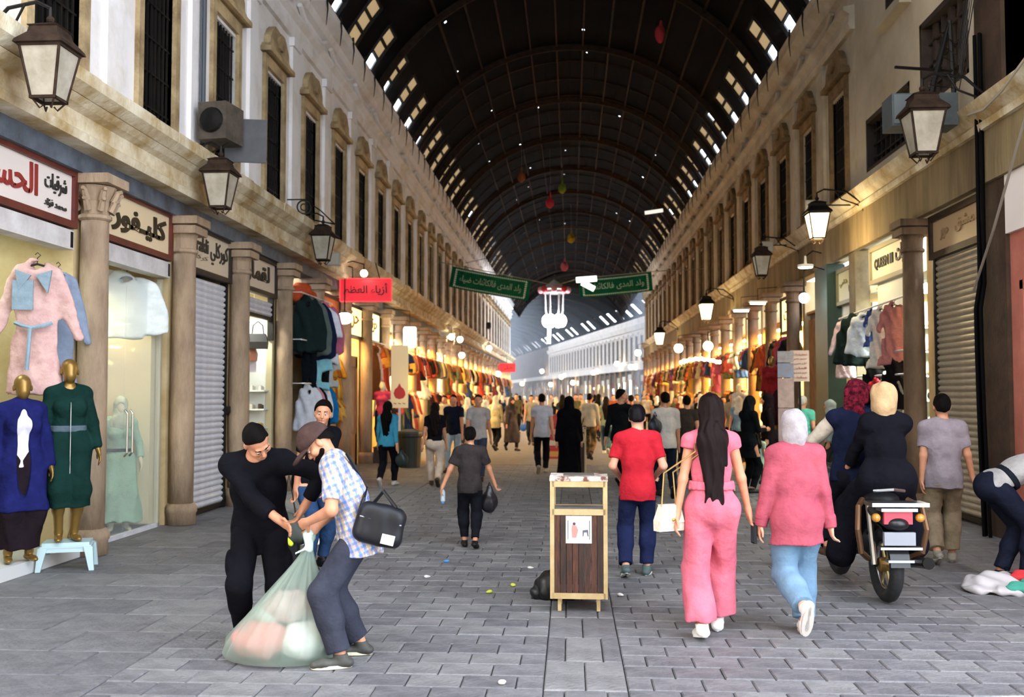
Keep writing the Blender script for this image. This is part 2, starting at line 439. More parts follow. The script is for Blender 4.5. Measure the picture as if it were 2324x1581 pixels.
# ================================================================== windows
nwin = [0]
def ped_poly(w_, z0, h):
    """carved crest over a window: shoulders, volutes and a raised arched crown"""
    p = [(-w_ / 2, z0), (-w_ / 2, z0 + .1), (-w_ / 2 + .06, z0 + .16)]
    for i in range(13):
        t = i / 12; a = math.pi * (1 - t)
        p.append((.40 * w_ * math.cos(a), z0 + .16 + (h - .22) * math.sin(a) ** .7 + .03 * math.cos(6 * a)))
    p += [(w_ / 2 - .06, z0 + .16), (w_ / 2, z0 + .1), (w_ / 2, z0)]
    return p
def make_window(z0, z1, ow, side, m_sur):
    """local frame: x along the wall (street Y), y = out of the wall towards the street, z up"""
    b = MB().box(-ow / 2, ow / 2, -.14, -.09, z0, z1); parts = [('pane', b.mesh('pane'), M_DARK)]
    j = MB()
    for s in (-1, 1):
        j.box(s * ow / 2 - .02, s * ow / 2 + .02, -.26, .03, z0, z1) if False else None
        j.box(min(s * ow / 2, s * (ow / 2 + .13)), max(s * ow / 2, s * (ow / 2 + .13)), -.16, .06, z0, z1 + .05)
    j.box(-ow / 2 - .13, ow / 2 + .13, -.16, .06, z1 + .05, z1 + .24)
    parts.append(('window_surround', j.mesh('window_surround'), m_sur))
    s_ = MB().box(-ow / 2 - .2, ow / 2 + .2, -.24, .12, z0 - .1, z0); parts.append(('window_sill', s_.mesh('window_sill'), m_sur))
    c = MB().prism(ped_poly(ow + .42, z1 + .24, .62), .0, .12, 'y')
    c.box(-ow / 2 - .24, ow / 2 + .24, 0, .18, z1 + .24, z1 + .32)
    c.prism([(.17 * math.cos(2 * math.pi * k / 14), z1 + .58 + .13 * math.sin(2 * math.pi * k / 14)) for k in range(14)], .12, .17, 'y')
    parts.append(('window_crest', c.mesh('window_crest'), m_sur))
    g = MB()
    n = 8
    for k in range(n):
        x = -ow / 2 + ow * (k + .5) / n; g.box(x - .011, x + .011, -.05, -.028, z0, z1)
    for k in range(5):
        z = z0 + (z1 - z0) * (k + .5) / 5; g.box(-ow / 2, ow / 2, -.055, -.025, z - .012, z + .012)
    g.box(-.03, .03, -.085, -.05, z0, z1)
    parts.append(('window_grille', g.mesh('window_grille'), M_IRON))
    for nm, me, m in parts: me.materials.append(m)
    return parts
def place_window(parts, loc, rz):
    nwin[0] += 1
    o = obj('window_%d' % nwin[0], None, None, None, loc, rz, kind='structure')
    for nm, me, m in parts: obj(nm, me, None, o)
    return o
# ================================================================== left wall
LX, RX = -5.08, 5.05
WL = [9.4 + 2.39 * i for i in range(31)]
def wall_open(name, X, th, z0, z1, ya, yb, wins, ow, wz0, wz1, m):
    """a wall in the plane x = X going back by th, with window openings"""
    b = MB(); x0, x1 = (X - th, X) if X < 0 else (X, X + th)
    b.box(x0, x1, ya, yb, z0, wz0); b.box(x0, x1, ya, yb, wz1, z1)
    y = ya
    for c in wins:
        if c - ow / 2 > y: b.box(x0, x1, y, c - ow / 2, wz0, wz1)
        y = c + ow / 2
    b.box(x0, x1, y, yb, wz0, wz1)
    return b.build(name, m, kind='structure')
WT = 9.42
wl = wall_open('wall_left', LX, .32, 4.2, WT, -5, YEND, WL, .95, 4.95, 7.1, M_PLASTER)
pw = make_window(4.95, 7.1, .95, -1, M_STONE)
for y in WL: place_window(pw, (LX, y, 0), -math.pi / 2)
def extr(b, prof, y0, y1, sgn=1, X=0):
    """profile (outward distance, z) pushed along the street"""
    q = [(X + sgn * a, z) for a, z in prof]
    b.rings([[(x, y0, z) for x, z in q], [(x, y1, z) for x, z in q]])
for i, y in enumerate(WL[:-1]):                     # flat pilasters between the windows
    yy = y + 1.195
    b = MB().box(LX, LX + .06, yy - .2, yy + .2, 4.75, 8.0).box(LX, LX + .1, yy - .25, yy + .25, 8.0, 8.16).box(LX, LX + .09, yy - .24, yy + .24, 4.75, 4.9)
    b.build('pilaster', M_PLASTER, wl)
t = MB(); FR = [(0, 8.16), (.08, 8.16), (.12, 8.26), (.10, 8.3), (.10, 8.44), (.2, 8.5), (.2, 8.56), (0, 8.6)]
extr(t, FR, -5, YEND, 1, LX)
t.build('trim_1', M_PLASTER, kind='structure')
t = MB(); TOP = [(0, 8.95), (.1, 9.0), (.16, 9.12), (.3, 9.2), (.3, 9.32), (.34, 9.4), (0, 9.42)]
extr(t, TOP, -5, YEND, 1, LX)
tr = t.build('trim_2', M_PLASTER, kind='structure')
for k in range(60):                                 # iron spikes under the eaves
    y = 13 + k * 1.18
    MB().tube([(LX + .34, y, 9.5), (LX + .36, y, 9.2), (LX + .33, y, 8.9)], .025, 5, .006).build('eaves_spike', M_IRON, tr)
for k in range(30):                                 # plaster garlands on the frieze
    y = 11.8 + 2.39 * k
    pts = [(LX + .06, y - 1.0 + 2.0 * i / 10, 8.93 - .26 * (1 - ((i - 5) / 5) ** 2)) for i in range(11)]
    MB().tube(pts, .055, 6).build('garland', M_PLASTER, tr)
c = MB()                                            # lower cornice
extr(c, [(0, 4.18), (.26, 4.18), (.28, 4.26), (.22, 4.3), (.22, 4.46), (.3, 4.5), (.36, 4.56), (0, 4.58)], -5, YEND, 1, LX)
co = c.build('trim_3', M_CORN, kind='structure')
y = 7.0; k = 0
while y < 40:                                       # stone blocks of the cornice crown
    l_ = rnd.uniform(.5, .72)
    b = MB(); extr(b, [(0, 4.58), (.34, 4.58), (.44, 4.66), (.46 + rnd.uniform(-.02, .01), 4.79 + rnd.uniform(-.02, .015)), (0, 4.81)], y + .006, y + l_ - .006, 1, LX)
    b.build('stone_block', M_CORN, co); y += l_
b = MB(); extr(b, [(0, 4.58), (.34, 4.58), (.44, 4.66), (.46, 4.79), (0, 4.81)], y, YEND, 1, LX); b.build('crown_run', M_CORN, co)
b = MB(); extr(b, [(0, 4.58), (.34, 4.58), (.44, 4.66), (.46, 4.79), (0, 4.81)], -5, 7.0, 1, LX); b.build('crown_run', M_CORN, co)
b = MB(); b.box(LX - .3, LX + .02, -5, YEND, 3.98, 4.18)
b.build('beam_left', M_BEAM, kind='structure')
# ================================================================== right wall
WR = [18.75 + 2.45 * i for i in range(20)]
YR = 68.0
wr = wall_open('wall_right', RX, .32, 4.25, WT, 17.7, YR, WR, .95, 5.3, 7.25, M_PLASTER_R)
pwr = make_window(5.3, 7.25, .95, 1, M_BROWN)
for y in WR: place_window(pwr, (RX, y, 0), math.pi / 2)
for y in WR[:-1]:
    yy = y + 1.225
    b = MB().box(RX - .06, RX, yy - .2, yy + .2, 5.1, 8.1).box(RX - .1, RX, yy - .25, yy + .25, 8.1, 8.24)
    b.build('pilaster', M_PLASTER_R, wr)
t = MB(); extr(t, FR, 17.7, YR, -1, RX); t.build('trim_4', M_PLASTER_R, kind='structure')
t = MB(); extr(t, TOP, 10, YR, -1, RX); tr2 = t.build('trim_5', M_PLASTER_R, kind='structure')
for k in range(44):
    y = 14 + k * 1.22
    MB().tube([(RX - .34, y, 9.5), (RX - .36, y, 9.2), (RX - .33, y, 8.9)], .025, 5, .006).build('eaves_spike', M_IRON, tr2)
for k in range(19):
    y = 20 + 2.45 * k
    MB().tube([(RX - .06, y - 1.0 + 2.0 * i / 10, 8.93 - .26 * (1 - ((i - 5) / 5) ** 2)) for i in range(11)], .055, 6).build('garland', M_PLASTER_R, tr2)
c = MB(); extr(c, [(0, 4.82), (.16, 4.82), (.18, 4.9), (.14, 4.93), (.24, 5.02), (.3, 5.14), (0, 5.16)], 10.5, YR, -1, RX)
c.build('trim_6', M_CORN, kind='structure')
c = MB(); extr(c, [(0, 4.2), (.1, 4.2), (.1, 4.82), (0, 4.82)], 10.5, YR, -1, RX)
c.build('trim_7', mat('#93805c', .9, '#5c4a32', 2.5, (.35, .7), .4, 20, stretch=(1, 1, .15), name='stained_fascia'), kind='structure')
# near right annex: plain wall with three window openings of its own
M_ANNEX = mat('#c9bda6', .9, '#a99a80', .9, (.4, .8), .2, 8, name='annex_plaster')
b = MB()
ys = [(10.5, 12.75), (12.75, 14.5, 5.75, 7.0), (14.5, 14.95), (14.95, 17.15, 5.45, 6.35), (17.15, 17.7)]
for q in ys:
    if len(q) == 2: b.box(RX, RX + .32, q[0], q[1], 4.25, WT)
    else: b.box(RX, RX + .32, q[0], q[1], 4.25, q[2]); b.box(RX, RX + .32, q[0], q[1], q[3], 7.6 if q[0] > 14.6 else WT)
b.box(RX, RX + .32, 16.0, 17.15, 7.6, WT); b.box(RX, RX + .32, 14.95, 16.0, 8.6, WT)
b.build('wall_annex', M_ANNEX, kind='structure')
def grid_window(y0, y1, z0, z1, nx, nz, glow):
    nwin[0] += 1
    o = obj('window_%d' % nwin[0], None, None, None, (RX, 0, 0), 0, kind='structure')
    MB().box(.2, .26, y0, y1, z0, z1).build('pane', mat('#5c4d33' if glow else '#17140f', .4, name='old_pane_%d' % glow), o)
    f = MB(); f.box(.0, .2, y0, y0 + .07, z0, z1).box(.0, .2, y1 - .07, y1, z0, z1).box(.0, .2, y0, y1, z0, z0 + .06).box(.0, .2, y0, y1, z1 - .08, z1)
    f.build('window_frame', M_DARKWOOD, o)
    g = MB()
    for i in range(1, nx): yy = y0 + (y1 - y0) * i / nx; w_ = .05 if (glow and i % 2) else .014; g.box(.1, .16, yy - w_, yy + w_, z0, z1)
    for i in range(1, nz): zz = z0 + (z1 - z0) * i / nz; g.box(.1, .15, y0, y1, zz - .014, zz + .014)
    g.build('window_grille', M_DARKWOOD if glow else M_IRON, o)
grid_window(12.75, 14.5, 5.75, 7.0, 6, 4, 1); grid_window(14.95, 17.15, 5.45, 6.35, 9, 4, 0); grid_window(14.95, 16.0, 7.6, 8.6, 3, 2, 0)
b = MB().box(RX - .18, RX, 14.8, 16.1, 7.48, 7.6).build('trim_8', M_ANNEX, kind='structure')
# ================================================================== vault
RV, ZC = 5.67, 6.9
ang = [26, 29.3, 40.3] + [40.3 + (99.4) * i / 12 for i in range(1, 13)] + [150.7, 154]
ang[14] = 139.7
hole_r = random.Random(11)
def arc(a, x0=0.0, sx=1.0, r=RV): return (x0 + sx * r * math.cos(R(a)), ZC + r * math.sin(R(a)))
def vault(name, y0, y1, sx=1.0, shear=0.0, xo=0.0, holes=True, slots=True, yref=0.0, ab=0.0):
    """roof sheets with skylight slots and shot holes; shear bends the street aside"""
    b = MB(); st = .925; n = int(round((y1 - y0) / st)); panes = []
    def P(a, y, a0=None, a1=None):
        if a0 is None: x, z = arc(a, 0, sx)
        else:                                       # stay on the flat sheet between its two edges
            t = (a - a0) / (a1 - a0); p, q = arc(a0, 0, sx), arc(a1, 0, sx); x, z = p[0] + (q[0] - p[0]) * t, p[1] + (q[1] - p[1]) * t
        return (x + xo + shear * (y - yref), y, z)
    for i in range(n):
        ya, yb = y0 + i * st, y0 + (i + 1) * st
        for k in range(len(ang) - 1):
            a0, a1 = ang[k], ang[k + 1]
            if sx > 1 and k >= 10 and 97 < ya < 155: continue      # sheets left out, unseen, to let daylight onto the far wall
            if slots and k in (1, 14) and i % (4 if sx > 1 else 2) == 0:
                panes.append((k, ya, yb)); continue
            if holes and 2 < k < 13 and hole_r.random() < .085:
                s_ = hole_r.uniform(.03, .075); u, v_ = hole_r.uniform(.2, .7), hole_r.uniform(.2, .7)
                A = [a0, a0 + (a1 - a0) * u, a0 + (a1 - a0) * u + s_ * 10, a1]; Y = [ya, ya + st * v_, ya + st * v_ + s_ * 1.2, yb]
                A[2] = min(A[2], a1 - .2); Y[2] = min(Y[2], yb - .02)
                for p in range(3):
                    for q in range(3):
                        if p == 1 and q == 1: continue
                        b.add([P(A[p], Y[q], a0, a1), P(A[p + 1], Y[q], a0, a1), P(A[p + 1], Y[q + 1], a0, a1), P(A[p], Y[q + 1], a0, a1)], [(0, 1, 2, 3)])
            else:
                b.add([P(a0, ya), P(a1, ya), P(a1, yb), P(a0, yb)], [(0, 1, 2, 3)])
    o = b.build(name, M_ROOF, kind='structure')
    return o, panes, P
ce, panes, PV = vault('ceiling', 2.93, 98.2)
vis_rng = random.Random(5)
for k, ya, yb in panes:
    a0, a1 = (29.3, 40.3) if k == 1 else (150.7, 139.7)
    for j in range(3):
        if j == 0 and ((k == 1 and 10.5 < ya < 40) or (k == 14 and ya < 34 and vis_rng.random() < .75)): continue   # lowest pane is gone
        if ya > 30 and vis_rng.random() < .05: continue
        u0, u1 = a0 + (a1 - a0) * (j + .05) / 3, a0 + (a1 - a0) * (j + .95) / 3
        q = []
        for rr in (RV, RV + .012):
            for a, y in ((u0, ya + .12), (u1, ya + .12), (u1, yb - .12), (u0, yb - .12)):
                x, z = arc(a, 0, 1, rr); q.append((x, y, z))
        MB().add(q, [(0, 3, 2, 1), (4, 5, 6, 7), (0, 1, 5, 4), (1, 2, 6, 5), (2, 3, 7, 6), (3, 0, 4, 7)]).build('pane', M_PANE, ce)
def slot_frames(y):
    for a0, a1 in ((29.3, 40.3), (150.7, 139.7)):
        b = MB()
        for s in (0, 1):
            pts = [(arc(a0 + (a1 - a0) * t / 4)[0], y + (.06 if s == 0 else .865), arc(a0 + (a1 - a0) * t / 4)[1]) for t in range(5)]
            b.tube(pts, .06, 4)
        for t in range(4):
            a = a0 + (a1 - a0) * t / 3; x, z = arc(a); b.box(x - .03, x + .03, y, y + .925, z - .035, z + .035)
        yield b
for k, ya, yb in panes:
    if k == 1:
        for b in slot_frames(ya): b.build('skylight_frame', M_IRON, ce)
yy = 8.5
while yy < 97:                                     # arched iron ribs
    pts = []
    b = MB(); rs = []
    for i in range(41):
        a = 26 + 128 * i / 40; q = []
        for dr, dy in ((-.02, -.03), (-.02, .03), (-.2, .03), (-.2, -.03)):
            x, z = arc(a, 0, 1, RV + dr); q.append((x, yy + dy, z))
        rs.append(q)
    b.rings(rs); b.build('roof_rib', M_RUST, ce); yy += 5.5
for k in range(3, 14):                             # purlins
    x, z = arc(ang[k] - (99.4 / 24), 0, 1, RV - .05)
    MB().box(x - .025, x + .025, 6, 97, z - .035, z + .035).build('purlin', M_RUST, ce)
for i in range(34):                                # light arches between the ribs, seen where the lamps reach them
    y = 32 + 1.85 * i
    pts = [(arc(26 + 128 * t / 30, 0, 1, RV - .04)[0], y, arc(26 + 128 * t / 30, 0, 1, RV - .04)[1]) for t in range(31)]
    MB().tube(pts, .022, 4).build('light_arch', M_RUST, ce)
# ================================================================== bend of the street, far away
SH = -.1777
XB = lambda y: 7.2 + SH * (y - 97)
M_FARW = mat('#f4ece4', .9, '#dccfc0', 1, (.4, .8), name='far_white_wall')
M_FARB = mat('#8d7c72', .9, '#63564f', 1, (.3, .7), name='far_brown_wall')
def bent_wall(name, y0, y1, side, m, z0=0.0, z1=WT):
    b = MB(); th = .4 * side
    X = (lambda y: XB(y)) if side > 0 else (lambda y: -5.1 + SH * (y - 84))
    b.rings([[(X(y0), y0, z0), (X(y0) + th, y0, z0), (X(y0) + th, y0, z1), (X(y0), y0, z1)], [(X(y1), y1, z0), (X(y1) + th, y1, z0), (X(y1) + th, y1, z1), (X(y1), y1, z1)]])
    return b.build(name, m, kind='structure')
bw = bent_wall('wall_bend', 86, 157, 1, M_FARW, 4.2)
bent_wall('wall_bend_far', 157, 225, 1, M_FARB, 4.2, WT)
bent_wall('wall_bend_shops', 86, 225, 1, mat('#8d7a66', .9, '#4d4038', 1.2, (.3, .7), name='far_shop_wall'), 0, 4.2)
bent_wall('wall_bend_left', 84, 225, -1, M_FARB)
MB().box(-40, 10, 225, 225.5, 0, 14).build('wall_end', M_FARB, kind='structure')
b = MB(); b.rings([[(XB(86) - .0, 86, 4.2), (XB(86) - .35, 86, 4.2), (XB(86) - .35, 86, 4.8), (XB(86), 86, 4.8)], [(XB(225), 225, 4.2), (XB(225) - .35, 225, 4.2), (XB(225) - .35, 225, 4.8), (XB(225), 225, 4.8)]])
b.build('trim_9', M_FARW, kind='structure')
b = MB(); b.rings([[(XB(86) - .0, 86, 8.2), (XB(86) - .2, 86, 8.2), (XB(86) - .3, 86, 8.7), (XB(86), 86, 8.7)], [(XB(157), 157, 8.2), (XB(157) - .2, 157, 8.2), (XB(157) - .3, 157, 8.7), (XB(157), 157, 8.7)]])
b.build('trim_10', M_FARW, kind='structure')
gw = random.Random(3)
for i in range(46):                                # lit shopfronts under the bend
    y = 92 + 2.6 * i; x = XB(y); hw = gw.uniform(.7, 1.05); h1 = gw.uniform(2.4, 3.3)
    sf = obj('shopfront_bay', None, None, bpy.data.objects['wall_bend_shops'], (x, y, 0), math.pi / 2 + math.atan(-SH))
    c_, e_ = gw.choice([('#fff2d8', 2.6), ('#e8f4ff', 3.0), ('#ffd890', 2.2), ('#c9b8a8', 0), ('#6a5a50', 0), ('#f4e4e8', 1.2), ('#fffbe8', 4.0)])
    MB().box(-hw, hw, -.01, .05, 0, h1).build('lit_shopfront', mat(c_, .7, emit=e_), sf); MB().box(-hw - .2, hw + .2, -.02, .14, h1, h1 + .6).build('fascia', mat(gw.choice(['#d8cdb8', '#b8a890', '#e8e2d4', '#8a5048']), .8), sf)
    MB().lathe([(.15, 0), (.14, 4.0), (.2, 4.1), (.2, 4.2)], seg=8).build('column_shaft', M_COLUMN, sf, (1.3, .22, 0))
    for q in range(3):
        if gw.random() < .6: MB().box(-.2, .2, .12, .2, -.9, 0).build('hung_cloth', cloth(gw.choice(['#3a3040', '#a84a4a', '#4a6a9a', '#d8c8a8', '#2a2a30', '#b88a4a'])), sf, (gw.uniform(-.8, .8), 0, gw.uniform(1.6, 2.8)))
wf = MB().box(-.55, .55, -.02, .03, 5.2, 7.6).mesh('window_pane'); wf.materials.append(mat('#4a3a30', .7, name='far_window'))
wfs = MB()
for s in (-1, 1): wfs.box(s * .6 - .07, s * .6 + .07, -.02, .08, 5.1, 7.75)
wfs.box(-.75, .75, -.02, .14, 7.75, 7.95).box(-.72, .72, -.02, .14, 5.0, 5.12)
wfs = wfs.mesh('window_surround'); wfs.materials.append(M_FARW)
for i in range(28):
    y = 98 + 2.1 * i
    nwin[0] += 1
    o = obj('window_%d' % nwin[0], None, None, None, (XB(y), y, 0), math.pi / 2 + math.atan(-SH), kind='structure')
    obj('pane', wf, None, o); obj('window_surround', wfs, None, o)
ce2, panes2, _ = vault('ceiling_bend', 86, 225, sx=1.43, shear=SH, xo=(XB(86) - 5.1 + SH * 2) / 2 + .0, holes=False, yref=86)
b = MB()
for i in range(25):
    y = 88 + 5.5 * i; x0 = (XB(86) - 5.1 + SH * 2) / 2 + SH * (y - 86)
    if y > 222: break
    rs = []
    b = MB()
    for t in range(31):
        a = 26 + 128 * t / 30; q = []
        for dr, dy in ((-.02, -.05), (-.02, .05), (-.2, .05), (-.2, -.05)):
            x, z = arc(a, x0, 1.43, RV + dr); q.append((x, y + dy, z))
        rs.append(q)
    b.rings(rs); b.build('roof_rib', M_RUST, ce2)
MB().box(-40, 10, 84.6, 84.9, 12.9, 16).build('wall_gable', M_ROOF, kind='structure')

# unseen cross wall added behind the camera to block rear sky light, with the side street open to the sky on the right
MB().box(-9, 4.2, -5.6, -5.2, 0, 12.5).build('wall_sky_block', M_PLASTER_R, kind='structure')
ORD = 'first second third fourth fifth sixth seventh eighth ninth tenth eleventh twelfth thirteenth fourteenth fifteenth sixteenth seventeenth eighteenth nineteenth twentieth twenty-first twenty-second twenty-third twenty-fourth twenty-fifth twenty-sixth'.split()
# ================================================================== columns
def column_parts(h, ornate, m):
    b = MB(); b.lathe([(.19, 0), (.19, .14), (.205, .16), (.205, .22), (.17, .27)], seg=14); base = b.mesh('base', True)
    b = MB(); b.lathe([(.152, .26), (.157, 1.2), (.15, 2.4), (.14, h - .47)], seg=18); sh = b.mesh('shaft', True)
    b = MB(); z = h - .47
    b.lathe([(.145, z), (.17, z + .02), (.17, z + .05), (.145, z + .07), (.15, z + .2), (.21, z + .36)], seg=16)
    b.box(-.25, .25, -.25, .25, h - .1, h)
    if ornate:
        for k in range(8):
            a = 2 * math.pi * k / 8
            for zz, rr in ((z + .1, .17), (z + .2, .2)):
                b.tube([(rr * math.cos(a), rr * math.sin(a), zz), ((rr + .05) * math.cos(a), (rr + .05) * math.sin(a), zz + .1), ((rr + .09) * math.cos(a), (rr + .09) * math.sin(a), zz + .11)], .04, 6, .02)
    else:
        b.box(-.22, .22, -.22, .22, h - .22, h - .12)
    cap = b.mesh('capital', False)
    for me in (base, sh, cap): me.materials.append(m)
    return [('base', base), ('shaft', sh), ('capital', cap)]
def put_column(parts, loc, label, group=None):
    o = thing('stone_column', label, 'column', loc, 0, group)
    for nm, me in parts: obj(nm, me, None, o)
    return o
CL = [10.25, 12.72, 14.93, 17.3, 19.55] + [22.05 + 2.37 * i for i in range(26)]
pa, pb = column_parts(3.98, True, M_COLUMN), column_parts(3.98, False, M_COLUMN)
lab = ['stone column with a leafy carved capital beside the green coat mannequin', 'weathered round stone column between the glass doors and the closed grey shutter',
       'round stone column between the closed grey shutter and the shoe shop', 'round stone column between the shoe shop and the hanging tracksuits',
       'stone column beside the orange sign board', 'stone column under the red neon sign']
for i, y in enumerate(CL):
    put_column(pa if i == 0 else pb, (-5.05, y, 0), lab[i] if i < 6 else 'stone column in the arcade run beyond the red neon sign',
               None if i < 6 else 'columns of the arcade beyond the red neon sign')
pc = column_parts(4.2, False, mat('#8a6f55', .85, '#54412f', 3, (.35, .75), .45, 30, stretch=(1, 1, .35), name='brown_column'))
put_column(pc, (4.98, 14.75, 0), 'brown round column between the closed tan shutter and the clothes shop')
CR = [22.6 + 2.45 * i for i in range(19)]
for i, y in enumerate(CR):
    put_column(pc, (4.98, y, 0), 'brown stone column on the lamp-lit side of the street past the green pillar', 'columns on the lamp-lit side past the green pillar')
# ================================================================== shop shells
def side_x(s, d): return s * (5.2 + d)
def part_wall(s, y, name, z1=4.2, th=.12):
    x0, x1 = sorted((side_x(s, .02), side_x(s, 2.4)))
    return MB().box(x0, x1, y - th, y + th, 0, z1).build(name, mat('#d2bd92', .85, '#b89c6a', 2, (.35, .7), name='shop_partition'), kind='structure')
def shell(s, y0, y1, n, col='#d8cdb4', ceil=3.45, depth=2.3):
    m = mat(col, .85, name='shop_wall')
    x0, x1 = sorted((side_x(s, depth), side_x(s, depth + .12)))
    MB().box(x0, x1, y0, y1, 0, 4.2).build('wall_shop_%d' % n, m, kind='structure')
    x0, x1 = sorted((side_x(s, 0.06), side_x(s, depth)))
    MB().box(x0, x1, y0 + .12, y1 - .12, ceil, ceil + .06).build('ceiling_shop_%d' % n, m, kind='structure')
def shop_lamp(s, y, z, d, col, e, label, group=None, hx=.5, hy=.5):
    o = thing('shop_lamp', label, 'lamp', (side_x(s, d), y, z), 0, group)
    MB().box(-hx - .03, hx + .03, -hy - .03, hy + .03, .0, .06).build('housing', M_WHITE, o)
    MB().box(-hx, hx, -hy, hy, -.015, -.001).build('diffuser', mat(col, .5, emit=e), o)
    return o
# ================================================================== signs
def sign(s, y0, y1, z0, z1, label, face, frame, texts, off=0.0, lit=0.0, fw=.07):
    """a framed fascia board facing the street; texts: (string, y-centre 0..1 along reading, z 0..1, w, h, colour)"""
    o = thing('shop_sign', label, 'sign', (s * (5.16 + off), (y0 + y1) / 2, (z0 + z1) / 2), math.pi / 2 if s > 0 else -math.pi / 2)
    # local x: along wall; for the viewer facing the board +x is to their right; -y faces the street after the turn
    if s < 0: o.rotation_euler.z = math.pi / 2
    else: o.rotation_euler.z = -math.pi / 2
    W_, H_ = y1 - y0, z1 - z0
    MB().box(-W_ / 2, W_ / 2, .0, .06, -H_ / 2, H_ / 2).build('board', mat(face, .5, emit=lit), o)
    f = MB()
    for a in (-1, 1):
        f.box(min(a * W_ / 2, a * (W_ / 2 + fw)), max(a * W_ / 2, a * (W_ / 2 + fw)), -.04, .08, -H_ / 2 - fw, H_ / 2 + fw)
        f.box(-W_ / 2, W_ / 2, -.04, .08, min(a * H_ / 2, a * (H_ / 2 + fw)), max(a * H_ / 2, a * (H_ / 2 + fw)))
    f.build('sign_frame', frame, o)
    for tx, u, v_, w_, h_, c, bold in texts:
        lettering(tx, w_, h_, mat(c, .6), o, ((u - .5) * W_, -.006, (v_ - .5) * H_), 0, .012, bold)
    return o
sign(-1, 7.6, 9.95, 3.46, 3.93, 'white shop sign in a red-brown frame with red and black lettering', '#e4d8cf', M_REDWOOD,
     [(arabic('شرقيات'), .86, .66, .42, .2, '#2a2622', .0), (arabic('محمد فؤاد'), .86, .22, .42, .09, '#3a3530', .0), (arabic('الحسن'), .5, .5, 1.0, .4, '#8e2c25', .01)])
sign(-1, 10.55, 12.45, 3.46, 3.95, 'cream shop sign with thick dark raised lettering over the glass doors', '#e6cfa8', M_REDWOOD,
     [(arabic('كليـفور'), .55, .5, 1.5, .34, '#2f2613', .035)])
sign(-1, 13.0, 14.7, 3.42, 3.95, 'cream sign with thin dark lettering over the closed grey shutter', '#d9c8ad', M_DARKWOOD,
     [('ourakli', .27, .66, .75, .2, '#3a332c', .01), (arabic('كوركلي'), .76, .55, .72, .34, '#3a332c', .01), (arabic('كركلي'), .28, .3, .7, .1, '#9a8a72', .0)])
sign(-1, 15.2, 17.05, 3.42, 3.92, 'off-white sign with bold black lettering over the shoe shop', '#d9c9b4', M_DARKWOOD,
     [(arabic('لقمان'), .45, .5, 1.4, .36, '#23201c', .03)])
sign(-1, 19.9, 21.9, 3.0, 3.75, 'orange brown sign board over the hanging jerseys', '#b8632f', M_DARKWOOD, [])
sign(-1, 22.3, 24.3, 3.1, 3.75, 'glowing yellow sign box past the red neon sign', '#ffdf95', M_IRON, [(arabic('ذهب') if False else arabic('حرير'), .5, .5, 1.3, .35, '#b8862f', .0)], lit=2.2)
sign(-1, 25.0, 26.6, 3.1, 3.8, 'small glowing yellow sign on the column past the neon', '#ffe6a2', M_IRON, [(arabic('حرير'), .5, .5, .9, .3, '#8a6a2a', .0)], lit=2.0)
sign(1, 12.62, 14.42, 3.68, 4.12, 'tan sign in a dark frame over the closed tan shutter with faded script', '#b79c78', M_DARKWOOD,
     [(arabic('حرير'), .25, .5, .3, .16, '#93795a', .0), (arabic('دمشق'), .68, .6, .8, .2, '#a0865f', .0)], fw=.09)
sign(1, 15.15, 17.3, 3.62, 4.1, 'white sign with black lettering in two scripts over the clothes shop', '#d8d3bd', mat('#a29a80', .5, name='sign_frame_tan'),
     [('QUEEN III', .3, .5, .95, .2, '#3b3a30', .02), (arabic('شرقيات'), .77, .55, .8, .34, '#24231d', .03)])
sign(1, 18.2, 19.45, 3.45, 4.0, 'yellowish sign with dark lettering over the pulled-down white blind', '#c9bd92', mat('#8d8465', .6),
     [(arabic('لباس'), .72, .5, .32, .3, '#2c2a20', .02), (arabic('شامي'), .3, .6, .5, .14, '#8d845f', .0)])
sign(1, 22.9, 24.6, 3.2, 3.95, 'glowing yellow sign panel past the green pillar', '#ffe9a0', M_IRON, [(arabic('حلويات'), .5, .5, 1.2, .4, '#a07d30', .0)], lit=2.0)
# ================================================================== roller shutters
def shutter(s, y0, y1, z0, z1, label, m, off=.02, sl=.085, bolts=True):
    o = thing('roller_shutter', label, 'shutter', (s * (5.2 + off), (y0 + y1) / 2, 0), 0)
    W_ = (y1 - y0) / 2
    pr = [(0, 0), (.012, .01), (.03, .03), (.034, .05), (.024, .07), (.006, .08), (0, .084), (-.02, .084), (-.02, 0)]
    b = MB(); b.rings([[(-s * x, -W_, z) for x, z in pr], [(-s * x, W_, z) for x, z in pr]])
    me = b.mesh('slat'); me.materials.append(m)
    n = int((z1 - z0) / sl)
    for k in range(n): obj('slat', me, None, o, (0, 0, z0 + k * sl))
    g = MB()
    for a in (-1, 1): MB().box(-.05, .05, a * W_ - .03, a * W_ + .03, max(0, z0 - .4) if z0 > 1 else 0, z1 + .05).build('guide_rail', M_IRON, o)
    MB().box(-.04, .03, -W_, W_, z0 - .06, z0).build('bottom_bar', M_IRON, o)
    return o
sh1 = shutter(-1, 12.98, 14.7, .08, 3.34, 'closed light grey roller shutter between two stone columns', M_STEEL)
o = MB().box(.0, .05, -.06, .06, -.05, .05).build('padlock', M_IRON, sh1, (.04, .9, 1.45))
shutter(1, 12.55, 14.45, .1, 3.6, 'closed tan ribbed roller shutter beside the dark cable post', M_STEEL_T)
shutter(-1, 15.18, 17.05, 3.02, 3.36, 'rolled-up grey shutter end above the shoe shop', M_STEEL)
